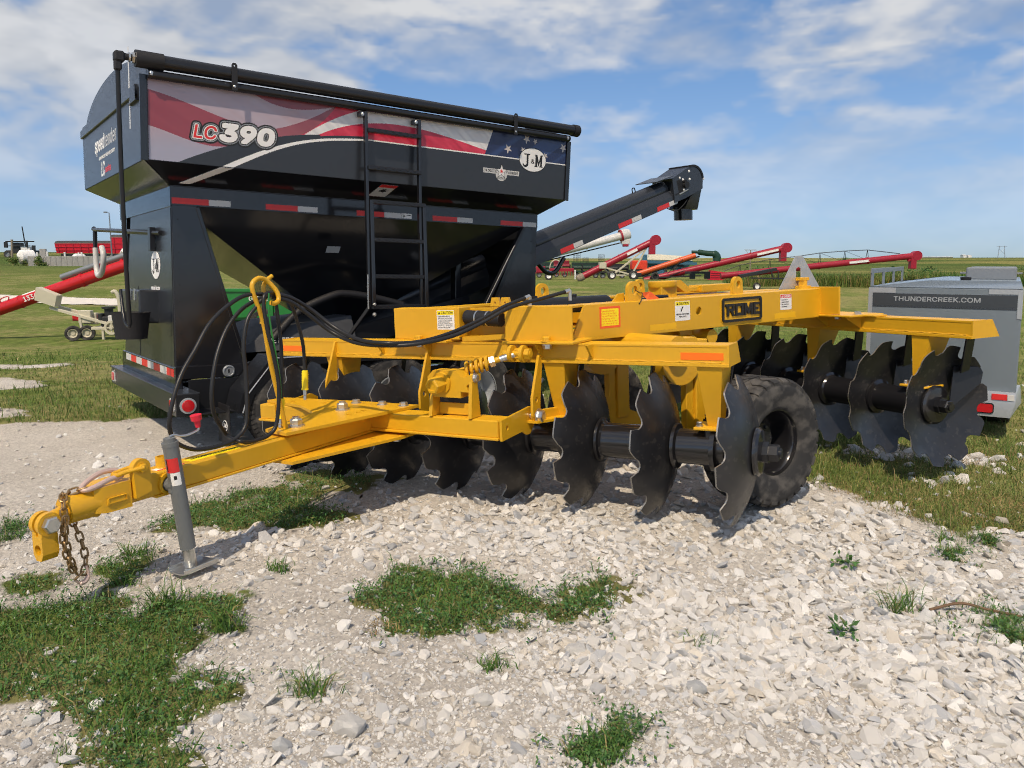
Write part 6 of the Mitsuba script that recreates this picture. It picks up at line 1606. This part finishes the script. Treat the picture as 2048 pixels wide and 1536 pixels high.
e_('red_guard', box([-11.85, 20.7, -0.12], [-11.1, 20.78, 0.06], 0.008), 'auger_red')
e_('engine', [box([-10.95, 20.42, -0.25], [-10.62, 20.8, 0.02], 0.03), cyl([-10.8, 20.6, 0.02], [-10.8, 20.6, 0.22], 0.11, 14), cyl([-10.8, 20.6, 0.22], [-10.8, 20.6, 0.27], 0.17, 16), box([-11.0, 20.4, -0.1], [-10.9, 20.6, 0.1], 0.02)], 'far_black')
e_('engine_cover', [box([-10.75, 20.40, -0.2], [-10.5, 20.6, 0.05], 0.03)], 'silver_tape')
e_('upright', tube([[-10.50, 20.5, -0.3], [-10.45, 20.5, 0.2], [-10.48, 20.5, 0.55], [-10.55, 20.5, 0.68], [-10.64, 20.5, 0.66]], 0.05, 8))
e_('belt_wheel', [lathe([(0.13, 0), (0.19, 0), (0.19, 0.06), (0.13, 0.06), (0.13, 0)], [-10.62, 20.38, -0.27], [-10.62, 20.0, -0.27], 20), cyl([-10.62, 20.36, -0.27], [-10.62, 20.3, -0.27], 0.05, 12), box([-10.64, 20.33, -0.44], [-10.60, 20.36, -0.1], 0.004), box([-10.79, 20.33, -0.29], [-10.45, 20.36, -0.25], 0.004)])
for c in ((-11.62, 20.3, eg + 0.2), (-11.33, 20.45, eg + 0.2)):
    wheel_at(EK, c, 0.205, 0.16, (0.35, -1, 0), 'cream')

# ------------------------------------------------------------------ left background: tank yard on the rise


def bx(name, m, lab, cat, *bs, group=None):
    k = num(name)
    scene[k] = mikit.ply(trimesh.util.concatenate([box(*b) for b in bs]), m, smooth=20)
    tag(k, lab, cat, group)
    return k


wk_ = thing('containment_wall', 'long low concrete wall of upright panels around the white tanks', 'wall')
zb_ = 0.35
for i in range(22):
    x = -84.2 + i * 0.95
    add(wk_, 'panel', box([x, 135, zb_], [x + 0.92, 135.2, 2.25], 0.03), 'concrete')
for i in range(4):
    add(wk_, 'panel', beam([-84.3 - i * 0.75, 135.1 + i * 1.6, 1.3], [-84.95 - i * 0.75, 136.5 + i * 1.6, 1.3], 0.2, 1.95), 'concrete')
for x, y, r, l, lab in ((-87.8, 140, 1.28, 3.0, 'white round fuel tank at the left end of the concrete wall'), (-78.7, 141, 0.62, 2.4, 'white tank top just showing over the middle of the wall'), (-69.0, 140, 1.55, 4.4, 'white tank behind the wall beside the black tender')):
    k = thing('fuel_tank', lab, 'tank')
    add(k, 'shell', lathe([(0, 0), (r * 0.6, 0.12), (r, 0.5), (r, l - 0.5), (r * 0.6, l - 0.12), (0, l)], [x - l * 0.3, y - 1, 2.1], [x + l * 0.5, y + 2, 2.1], 28), 'white', None, 40)
    add(k, 'vent', [cyl([x, y - 0.2, 2.1 + r * 0.9], [x, y - 0.2, 2.1 + r + 0.25], 0.12, 10)], 'white', None, 40)
for x, z, lab in ((-84.5, 3.0, 'white pipe behind the wall, left of the grey cabinet'), (-82.7, 3.1, 'white pipe behind the wall, right of the grey cabinet'), (-79.6, 3.0, 'white pipe left of the half hidden white tank top'), (-76.6, 3.0, 'white pipe right of the half hidden white tank top')):
    k = num('vent_pipe')
    scene[k] = mikit.ply(cyl([x, 138, 1.0], [x, 138, z], 0.16, 10), 'white', smooth=40)
    tag(k, lab, 'pipe', 'white pipes behind the wall')
bx('control_cabinet', 'concrete', 'grey cabinet standing behind the wall between two white pipes', 'cabinet', ([-84.1, 138, 1], [-83.0, 138.4, 3.55]))


def semi(key, x0, x1, y, z0, z1, lab, ribs):
    k = thing('grain_trailer', lab, 'trailer')
    add(k, 'hopper_body', trimesh.convex.convex_hull(np.array([[x0, y, z1], [x1, y, z1], [x0, y + 2.5, z1], [x1, y + 2.5, z1], [x0 + 0.25, y + .2, z0], [x1 - 0.1, y + .2, z0], [x0 + 0.25, y + 2.3, z0], [x1 - 0.1, y + 2.3, z0]])), 'bin_red', None, 20)
    add(k, 'rail', [box([x0, y - 0.06, z0 + (z1 - z0) * q], [x1, y, z0 + (z1 - z0) * q + 0.10], 0.01) for q in (0.3, 0.62, 0.95)], 'bin_red')
    for i in range(ribs):
        x = x0 + (x1 - x0) * (i + 0.5) / ribs
        add(k, 'rib', box([x - 0.06, y - 0.05, z0 + 0.1], [x + 0.06, y + 0.02, z1], 0.01), 'far_red')
    add(k, 'tarp', [prism([(0, 0), (2.5, 0), (2.2, 0.45), (1.25, 0.62), (0.3, 0.45)], [x0, y, z1], [0, 1, 0], [0, 0, 1], (x1 - x0))], 'far_black', None, 20)
    add(k, 'chassis', [box([x0 + 1, y + 0.4, z0 - 0.6], [x1 - 0.5, y + 2, z0 - 0.1], 0.02)], 'far_black')
    for i in range(2):
        wheel_at(k, [x1 - 1.2 - i * 1.2 if ribs > 5 else x0 + 1.5 + i * 1.3, y + 0.2, z0 - 0.75], 0.52, 0.4, (0, -1, 0), 'white')
    return k


semi('a', -100.2, -85.5, 170, 3.1, 5.2, 'long red grain trailer parked on the rise at the far left', 9)
semi('b', -80.2, -72.0, 155, 2.9, 6.05, 'taller red grain trailer nearer the black tender', 5)
k = thing('sprayer', 'black sprayer with folded booms at the far left edge', 'sprayer')
s_ = lambda name, bs, m='far_black': add(k, name, [box(*b, 0.03) for b in bs], m)
s_('boom', [([-124, 190, 6.0], [-117, 190.3, 6.25]), ([-124, 190, 5.0], [-118, 190.3, 5.15]), ([-124.4, 190, 4.6], [-123.6, 190.4, 6.0]), ([-119, 190, 4.7], [-118.6, 190.3, 6.3])])
s_('chassis', [([-124, 190, 3.2], [-117.2, 193, 4.0])])
s_('cab', [([-122.6, 190.5, 4.0], [-121, 192.5, 5.9])])
s_('tank', [([-120.5, 190.3, 3.9], [-118.3, 192.4, 4.9])], 'white')
s_('mast', [([-117.6, 190, 4], [-116.9, 190.5, 5.2])])
for x in (-123.4, -118.2):
    wheel_at(k, [x, 189.8, 3.0], 0.95, 0.5, (0, -1, 0), 'steel_grey')
k = num('utility_pole')
scene[k] = mikit.ply(beam([-103.3, 160, 0.8], [-103.0, 160, 5.8], 0.32, 0.32), 'wood', smooth=20)
tag(k, 'thick grey wooden post at the left end of the concrete wall', 'post')
k = num('utility_pole')
scene[k] = mikit.ply(cyl([-125.2, 200, 3.4], [-125.9, 200, 10.2], 0.18, 10, 0.13), 'far_black', smooth=40)
tag(k, 'dark leaning pole rising behind the white tank at the far left', 'pole')
k = thing('street_lamp', 'tall thin street lamp beside the taller red trailer', 'street lamp')
add(k, 'post', cyl([-77.4, 150, 1.5], [-77.5, 150, 10.6], 0.14, 10, 0.09), 'steel_grey', None, 40)
add(k, 'head', [beam([-77.5, 150, 10.6], [-78.1, 150, 10.75], 0.10, 0.10), box([-78.5, 149.8, 10.6], [-77.9, 150.2, 10.85], 0.03)], 'steel_grey')


def bush(key, lab, x, y, w, hgt, n, kind, cat='bush', sc=1.0, group=None, dp=None):
    """shrub: leaf clumps through an uneven volume"""
    z = gz(x, y)
    cl = rng.normal(0, 1, (max(5, n // 60), 3)) * [w * 0.28, (dp or w) * 0.28, hgt * 0.2] + [x, y, z + hgt * 0.48]
    c = cl[rng.integers(0, len(cl), n)] + rng.normal(0, 1, (n, 3)) * [w * 0.13, (dp or w) * 0.13, hgt * 0.13]
    c[:, 2] = np.clip(c[:, 2], z + 0.02, z + hgt)
    d = rng.normal(size=(n, 3))
    d /= np.linalg.norm(d, axis=1, keepdims=True)
    e = np.cross(d, rng.normal(size=(n, 3)))
    e /= np.linalg.norm(e, axis=1, keepdims=True)
    s = rng.uniform(0.6, 1.3, (n, 1)) * sc
    V = np.stack([c - d * s, c + e * s * 0.5, c + d * s, c - e * s * 0.5], 1).reshape(-1, 3)
    o = np.arange(n)[:, None] * 4
    mesh = trimesh.Trimesh(V, np.concatenate([o + [0, 1, 2], o + [0, 2, 3]], 0), process=False)
    scene[key] = mikit.ply(mesh, 'leaf', smooth=False, color=np.repeat(greens(n, kind), 4, 0))
    if lab:
        tag(key, lab, cat, group)


bush(num('shrub'), 'round shrub growing against the concrete wall near its left end', -81.6, 134, 1.9, 1.7, 700, 2, sc=0.16)
bush(num('shrub'), 'reddish bush at the wall just left of the black tender', -66.3, 133.5, 2.4, 2.4, 800, 3, sc=0.18)
bush(num('shrub'), 'scrubby bush at the foot of the thick wooden post', -88.5, 138, 2.2, 1.8, 700, 2, sc=0.16)

# ------------------------------------------------------------------ right background: a row of machines on the lawn


def auger(key, lab, p, q, r, m, head=True, name='grain_auger'):
    k = thing(name, lab, 'auger')
    p, q = np.asarray(p, float), np.asarray(q, float)
    d = unit(q - p)
    L = np.linalg.norm(q - p)
    add(k, 'tube', [cyl(p, q, r, 18)] + [cyl(p + d * L * f, p + d * (L * f + 0.06), r * 1.12, 18) for f in (0.25, 0.5, 0.75)], m, None, 40)
    if head:
        add(k, 'spout', [cyl(q + [0, -r * 1.1, 0], q + [0, r * 1.1, 0], r * 1.5, 18), box(q + [-r * 1.9, -r, -r * 4.2], q + [-r * 0.1, r, 0], 0.02)], m, None, 30)
    return k, p, q, d, L


k, p, q, d, L = auger('A', 'slim dark red grain auger on a white wheeled frame', [5.75, 62, 0.26], [11.45, 62, 3.12], 0.27, 'far_red')
add(k, 'decal', prism(R_(L * 0.60, -0.10, 0.9, 0.2), p + [0, -0.285, 0], d, np.cross(d, [0, 1, 0]) * -1, (-0.002, 0.002)), 'white', None, False)
add(k, 'undercarriage', [beam([7.2, 61.7, 1.0], [9.6, 61.4, 0.34], 0.12, 0.12), beam([7.2, 62.3, 1.0], [8.0, 62.9, 0.35], 0.12, 0.12), beam([10.75, 62, 2.5], [8.0, 61.4, 0.36], 0.12, 0.12), beam([10.75, 62, 2.5], [9.6, 62.0, 0.36], 0.12, 0.12), beam([8.0, 61.4, 0.34], [9.6, 61.6, 0.34], 0.1, 0.1), box([6.95, 61.4, 0.85], [7.5, 62.3, 1.35], 0.03)], 'cream')
for c in ((7.9, 61.2, 0.34), (9.58, 61.2, 0.34)):
    wheel_at(k, c, 0.34, 0.24, (0.25, -1, 0), 'white')
add(k, 'intake', lathe([(0.27, 0), (0.31, 0.1), (0.31, 0.5), (0.2, 0.6), (0, 0.6)], p, p - d, 14), 'wood', None, 30)
add(k, 'white_post', box([5.0, 61.8, 0.0], [5.1, 61.9, 0.75], 0.01), 'white')

k, p, q, d, L = auger('G', 'galvanised auger tube with red rimmed hood showing above the conveyor', [-1.5, 33, 0.95], [4.75, 34, 2.56], 0.17, 'silver_tape', False)
add(k, 'stay_cable', [cyl([0.5, 33.4, 1.25], [4.8, 34, 2.28], 0.03, 6), cyl([0.5, 33.3, 1.9], [4.7, 34, 2.86], 0.018, 6)], 'far_black', None, 40)
add(k, 'hood', [lathe([(0, 0), (0.26, 0), (0.27, 0.25), (0.2, 0.42), (0, 0.45)], q, q + d, 18), box(q + [0.05, -0.15, -0.36], q + [0.4, 0.15, -0.12], 0.02)], 'silver_tape', None, 30)
add(k, 'red_collar', [lathe([(0, 0), (0.28, 0), (0.28, 0.07), (0, 0.07)], q - d * 0.02, q + d, 18), box(q + [0.1, -0.16, -0.46], q + [0.34, 0.16, -0.36], 0.02)], 'far_red', None, 30)

k, p, q, d, L = auger('O', 'orange belt conveyor with a dark rubber spout at its top', [10.5, 66, 0.28], [15.6, 66, 1.95], 0.22, 'orange_paint', False)
add(k, 'black_frame', [beam([11, 66.2, 0.15], [16, 66.2, 1.85], 0.25, 0.12), beam([13.2, 65.7, 0.4], [14.5, 65.7, 1.6], 0.05, 0.05), box([10.3, 65.6, 0.1], [11.0, 66.4, 0.45], 0.03)], 'far_black')
add(k, 'rubber_spout', [tube([[15.3, 66, 2.22], [15.9, 66, 2.20], [16.6, 66, 2.10], [17.2, 66, 2.05], [17.45, 66, 1.80], [17.42, 66, 1.45]], [0.14] * 6 + [0.24] * 12 + [0.33] * 13, 10)], 'dark_green', None, 40)
for c in ((10.3, 65.4, 0.30),):
    wheel_at(k, c, 0.34, 0.24, (0.3, -1, 0), 'cream')

k, p, q, d, L = auger('B', 'long dark red auger in the middle of the row with a square hood', [12.3, 72, -0.38], [25.45, 72, 2.68], 0.30, 'far_red')
add(k, 'decal', prism(R_(L * 0.79, -0.10, 2.0, 0.2), p + [0, -0.315, 0], d, np.cross(d, [0, 1, 0]) * -1, (-0.002, 0.002)), 'white', None, False)
add(k, 'tow_bar', [beam([12.8, 71.7, -0.1], [17.5, 71.5, 0.1], 0.15, 0.12), beam([14.6, 71.6, 0.1], [16.4, 71.8, 0.7], 0.08, 0.08)], 'far_black')
for c in ((13.2, 71.4, 0.02),):
    wheel_at(k, c, 0.38, 0.26, (0.3, -1, 0), 'far_black')
bx('belt_feeder', 'far_black', 'black belt feeder lying below the middle red auger', 'belt feeder', ([15.2, 67.5, 0.35], [17.3, 68, 0.55]), ([15.6, 67.5, -0.1], [16.0, 68, 0.4]), ([16.9, 67.5, -0.1], [17.3, 68, 0.4]))
k = thing('red_hopper', 'plain red sheet metal hopper at the foot of the trussed auger', 'hopper')
add(k, 'box', trimesh.convex.convex_hull(np.array([[17.9, 70, -0.25], [19.5, 70, -0.3], [19.45, 70, 0.42], [18.0, 70, 0.62], [18.0, 71.2, -0.25], [19.6, 71.2, -0.3], [19.5, 71.2, 0.42], [18.1, 71.2, 0.62]])), 'bin_red')
add(k, 'rib', [box([18.0, 69.95, z], [19.4, 70.0, z + 0.05], 0.005) for z in (-0.05, 0.15, 0.33)], 'far_red')

S = 41.0 / 80.0
ZZ = lambda z: 1.5 + (z - 1.5) * S
k, p, q, d, L = auger('C', 'longest red auger with a black cable truss, reaching above the grey trailer', [21.6 * S, 41, ZZ(-0.1)], [41.7 * S, 41, ZZ(2.0)], 0.165, 'far_red')
TR = [(21.9, 0.42), (23.56, 1.04), (26.64, 1.6), (29.72, 1.96), (31.78, 2.27), (34.34, 2.47), (36.66, 2.58), (40.03, 2.20)]
tr_pts = [np.array([x * S, 41, ZZ(z)]) for x, z in TR]
add(k, 'truss_cable', tube(tr_pts, 0.022, 6, 1), 'far_black', None, 40)
onl = lambda x: p + d * ((x - p[0]) / d[0])
st = []
for t_p in tr_pts[1:-1]:
    st += [cyl(onl(t_p[0] - 0.07) + [0, 0, 0.12], t_p, 0.014, 6), cyl(onl(t_p[0] + 0.07) + [0, 0, 0.12], t_p, 0.014, 6)]
add(k, 'truss_strut', st, 'far_black', None, 40)
add(k, 'truss_brace', [cyl(onl(tr_pts[i + 1][0] - 0.1) + [0, 0, 0.1], tr_pts[i], 0.009, 5) for i in range(2, 6)], 'far_black', None, 40)
add(k, 'decal', prism(R_((34.9 - 21.6) * S - 0.05, -0.06, 1.05, 0.12), p + [0, -0.175, 0], d, np.cross(d, [0, 1, 0]) * -1, (-0.002, 0.002)), 'white', None, False)
add(k, 'red_tank', lathe([(0, 0), (0.11, 0), (0.11, 0.25), (0, 0.25)], q + [-0.35, 0, -0.05], q + [-0.35, 0, -2], 12), 'far_red', None, 40)
k = thing('belt_conveyor', 'low black conveyor with a white wheel under the trussed auger', 'conveyor')
add(k, 'belt', [beam([22.9 * S, 40, ZZ(-0.1)], [26.6 * S, 40, ZZ(0.62)], 0.4, 0.16)], 'far_black')
add(k, 'stand', [beam([26.0 * S, 39.8, ZZ(0.5)], [26.3 * S, 39.8, ZZ(-0.4)], 0.05, 0.05), beam([26.7 * S, 39.8, ZZ(0.55)], [26.8 * S, 39.8, ZZ(-0.4)], 0.05, 0.05), beam([24.0 * S, 39.8, ZZ(-0.25)], [29.5 * S, 39.8, ZZ(-0.35)], 0.09, 0.07)], 'far_black')
wheel_at(k, [24.5 * S, 39.6, gz(24.5 * S, 39.6) + 0.2], 0.2, 0.14, (0.1, -1, 0), 'white')

k = thing('grain_cart', 'blue grain cart with a cream tarp behind the orange conveyor', 'grain cart')
add(k, 'tub', trimesh.convex.convex_hull(np.array([[14.5, 85, 1.55], [19.9, 85, 1.45], [14.5, 88, 1.55], [19.9, 88, 1.45], [15.3, 85.4, 0.5], [19.2, 85.4, 0.5], [15.3, 87.6, 0.5], [19.2, 87.6, 0.5]])), 'blue_paint')
add(k, 'tarp', [trimesh.convex.convex_hull(np.array([[14.9, 85, 1.6], [19.8, 85, 1.5], [14.9, 88, 1.6], [19.8, 88, 1.5], [15.3, 86, 2.25], [19.5, 86, 1.95], [15.3, 87, 2.25], [19.5, 87, 1.95]]))], 'cream')
add(k, 'fold_auger', [beam([14.2, 84.7, 1.4], [20.2, 84.7, 1.15], 0.3, 0.3), box([14.3, 84.6, 1.5], [14.75, 85.1, 2.15], 0.03)], 'blue_paint')
for x in (16.3, 18.4):
    wheel_at(k, [x, 85.0, gz(x, 85) + 0.72], 0.72, 0.5, (0, -1, 0), 'blue_paint')
k = thing('combine_header', 'bright orange boxy machine with black underside beside the blue cart', 'implement')
add(k, 'housing', [box([11.5, 74, 0.62], [12.95, 75.5, 1.5], 0.08), box([12.0, 73.95, 0.8], [12.25, 74, 1.2], 0.01)], 'scarlet')
add(k, 'chassis', [box([11.3, 74, 0.3], [13.1, 75.3, 0.62], 0.03)], 'far_black')
for x in (11.8, 12.8):
    wheel_at(k, [x, 73.9, gz(x, 73.9) + 0.36], 0.36, 0.25, (0, -1, 0), 'far_black')


def header(x0, x1, y, z0, z1, m, lab, rack, mm='far_black'):
    k = thing('cutting_header', lab, 'header')
    add(k, 'back_frame', [box([x0, y, z0 + 0.55], [x1, y + 0.3, z1], 0.03), box([x0, y - 0.6, z0 + 0.25], [x1, y, z0 + 0.45], 0.03), cyl([x0, y - 0.5, z0 + 0.75], [x1, y - 0.5, z0 + 0.75], 0.2, 10)], m)
    add(k, 'reel_bat', [beam([x0, y - 0.5 + 0.3 * math.cos(a), z0 + 0.85 + 0.3 * math.sin(a)], [x1, y - 0.5 + 0.3 * math.cos(a), z0 + 0.85 + 0.3 * math.sin(a)], 0.05, 0.05) for a in np.arange(5) * 1.257], mm)
    n = int((x1 - x0) / 0.9)
    add(k, 'divider', [box([x0 + i * (x1 - x0) / n, y - 0.9, z0 + 0.1], [x0 + i * (x1 - x0) / n + 0.1, y + 0.2, z0 + 0.9 + 0.2 * (i % 2)], 0.02) for i in range(n + 1)], mm)
    for rx, rw, rz in rack:
        bars = [box([rx + q * rw / 5, y, z1], [rx + q * rw / 5 + 0.03, y + 0.03, rz], 0) for q in range(6)] + [box([rx, y, z1 + (rz - z1) * t], [rx + rw + 0.03, y + 0.03, z1 + (rz - z1) * t + 0.03], 0) for t in (0.25, 0.5, 0.75, 1.0)]
        add(k, 'mesh_guard', bars, 'far_black', None, False)
    for x in (x0 + 0.5, x1 - 0.5):
        wheel_at(k, [x, y - 0.4, gz(x, y) + 0.28], 0.28, 0.2, (0, -1, 0), 'steel_grey')


header(2.3, 4.3, 80, 0.05, 1.35, 'dark_green', 'dark green header just right of the black tender', [(3.1, 0.6, 1.9)])
header(6.1, 9.0, 79, 0.05, 1.3, 'dark_green', 'dark green header with wire guards behind the slim auger foot', [(6.25, 0.7, 2.25), (7.2, 0.6, 1.75)])
header(8.5, 11.4, 77, 0.0, 1.15, 'far_black', 'black header behind the white wheeled frame of the slim auger', [(8.55, 0.6, 2.05)])
header(4.3, 6.2, 84, 0.2, 1.5, 'far_red', 'low red header between the two dark green headers', [(4.6, 0.6, 2.0)])
k = thing('red_implement', 'low red towed implement with one white rimmed wheel', 'implement')
add(k, 'frame', [beam([1.2, 70, 0.35], [4.0, 70, 0.45], 0.12, 0.1), box([2.2, 69.8, 0.4], [3.0, 71, 1.0], 0.04), box([3.4, 70, 0.5], [5.6, 71, 0.8], 0.03), beam([1.2, 70, 0.35], [2.3, 70, 0.9], 0.08, 0.08)], 'far_red')
add(k, 'hoop', tube([[3.4, 70, 0.8], [3.55, 70, 1.3], [3.95, 70, 1.55], [4.35, 70, 1.35], [4.5, 70, 0.9]], 0.05, 8), 'cream', None, 40)
add(k, 'tine_row', [box([3.5 + i * 0.25, 70, 0.15], [3.56 + i * 0.25, 70.3, 0.6], 0.01) for i in range(9)], 'far_red')
wheel_at(k, [3.3, 69.6, gz(3.3, 69.6) + 0.36], 0.36, 0.26, (0.1, -1, 0), 'white')
k = thing('seed_wagon', 'red wagon glimpsed through the gap under the black tender', 'wagon')
add(k, 'body', trimesh.convex.convex_hull(np.array([[-7.7, 75, 1.9], [-3.2, 75, 2.0], [-7.7, 77, 1.9], [-3.2, 77, 2.0], [-7.3, 75.1, 0.75], [-3.2, 75.1, 0.75], [-7.3, 76.9, 0.75], [-3.2, 76.9, 0.75]])), 'bin_red')
add(k, 'rib', [box([-7.4 + i * 0.6, 74.93, 0.8], [-7.32 + i * 0.6, 75.0, 1.95], 0.01) for i in range(7)], 'far_red')
for x in (-7.4, -6.7):
    wheel_at(k, [x, 74.8, gz(x, 74.8) + 0.42], 0.42, 0.3, (0, -1, 0), 'white')

# green trailer behind the tender
k = thing('green_wagon', 'green wagon with white lettering behind the black tender', 'wagon')
gx0 = np.array([-3.9, 14.0, -0.29])
add(k, 'body', [box(gx0 + [-1.6, 0, 0.75], gx0 + [2.4, 0.05, 1.27], 0.01), box(gx0 + [-1.6, 0.05, 0.7], gx0 + [2.4, 1.8, 0.8], 0.01), box(gx0 + [-1.6, -0.03, 1.22], gx0 + [2.4, 0.08, 1.28], 0.008)], 'green_paint')
add(k, 'stake', [box(gx0 + [x, -0.04, 0.75], gx0 + [x + 0.06, 0.0, 1.25], 0.004) for x in (-1.5, -0.5, 0.65, 1.4, 2.3)], 'green_paint')
add(k, 'lettering', text('GENES', 0.085, gx0 + [-0.88, -0.006, 1.06], [1, 0, 0], [0, 0, 1], 0.36, 0.004, True), 'white', None, False)
add(k, 'under_frame', [box(gx0 + [-1.4, 0.1, 0.45], gx0 + [2.2, 1.7, 0.7], 0.01)], 'far_black')
for x in (-0.6, 1.6):
    wheel_at(k, gx0 + [x, 0.1, 0.60], 0.34, 0.22, (0, -1, 0), 'white')

# weeds, trees on the far slope, pylons, farm
parts, cols = [], []
n = 26000
wx = rng.uniform(13.5, 42, n)
wy = 43 + rng.uniform(0, 6, n) + 1.2 * np.sin(wx * 0.5)
top = 0.65 + 0.5 * meshkit.fbm(np.stack([wx * 0.35, wy * 0.3, 0 * wx], -1), 3, 6)
kind = (meshkit.fbm(np.stack([wx * 0.28, wy * 0.5, 0 * wx], -1), 3, 9) > 0.52)
cc = np.where(kind[:, None], greens(n, 2) * np.array([1.1, 0.9, 0.9]), greens(n, 0))
put(blades(np.c_[wx, wy], top * rng.uniform(0.6, 1.15, n), rng.uniform(0.02, 0.05, n), cc, 0.25))
scene['tall_weeds'] = mikit.ply(trimesh.util.concatenate(parts), 'leaf', smooth=False, color=np.vstack(cols))
tag('tall_weeds', 'band of tall yellow green weeds behind the trussed auger and grey trailer', 'weeds', kind='stuff')


def tree(x, y, w, hgt, lab, group=None, n=420):
    k = num('tree')
    labels[k] = {'label': lab, 'category': 'tree'}
    if group:
        labels[k]['group'] = group
    z = gz(x, y)
    add(k, 'trunk', cyl([x, y, z - 0.3], [x, y, z + hgt * 0.45], 0.25, 8, 0.12), 'wood', None, 40)
    ck = num(f'{k}__crown')
    bush(ck, None, x, y, w, hgt, n, 1, sc=hgt * 0.075)


for i, (x, y, w, hgt, lab) in enumerate((
        (106, 330, 16, 8, 'broad dark tree under the raised end of the middle auger'), (121, 335, 12, 7, 'dark tree showing left of the triangular bracket'), (92, 325, 10, 5.5, 'low dark tree at the left of the far tree line'),
        (158, 320, 15, 8, 'dark clump of trees above the left end of the grey trailer'), (176, 325, 14, 7.5, 'rounded dark tree in the hollow over the trailer rail'), (190, 335, 9, 5, 'small tree at the right of the clump over the trailer'),
        (290, 430, 16, 6, 'dark tree on the far slope above the trailer roof'), (315, 440, 16, 6, 'rightmost dark tree on the far slope above the trailer'), (270, 640, 9, 5, 'lone tree on the skyline left of the farm'), (345, 800, 9, 5, 'small tree on the skyline nearest the farm'))):
    tree(x, y, w, hgt, lab)
for (x, y, hgt, w, lab) in ((80, 260, 9.5, 4.2, 'slim power line pole with a cross arm on the far slope'), ):
    k = thing('power_pole', lab, 'power pole')
    z = gz(x, y)
    add(k, 'post', cyl([x, y, z], [x, y, 5.05], 0.18, 8), 'wood', None, 40)
    add(k, 'cross_arm', [beam([x - 2, y, 5.0], [x + 2, y, 5.0], 0.14, 0.16), cyl([x - 1.6, y, 5.0], [x - 0.4, y, 3.2], 0.05, 6)], 'wood')
k = thing('transmission_tower', 'hazy H frame transmission tower on the horizon at the right', 'pylon')
z = gz(567, 900)
add(k, 'leg', cyl([564, 900, z], [565.3, 900, 18.3], 0.28, 8), 'steel_grey', None, 40)
add(k, 'leg', cyl([572.6, 900, z], [571, 900, 18.3], 0.28, 8), 'steel_grey', None, 40)
add(k, 'cross_arm', [beam([562, 900, 18.0], [574, 900, 18.0], 0.3, 0.4), cyl([565, 900, 15], [571.5, 900, 9], 0.12, 6), cyl([571.5, 900, 15], [565, 900, 9], 0.12, 6)], 'steel_grey')
for x, w, hgt, lab in ((643, 4.5, 3, 'left white farm shed on the far ridge'), (650, 5, 2.6, 'right white farm shed on the far ridge'), (604, 44, 1.2, 'long low pale shed left of the white farm sheds')):
    k = thing('farm_shed', lab, 'shed')
    z = gz(x, 1100)
    add(k, 'wall', box([x - w / 2, 1100, z - 1], [x + w / 2, 1108, z + hgt], 0.02), 'white' if w < 20 else 'concrete')
    add(k, 'roof', prism([(-0.5, 0), (8.5, 0), (4, hgt * 0.45)], [x - w / 2 - 0.3, 1100, z + hgt], [0, 1, 0], [0, 0, 1], w + 0.6), 'silver_tape')
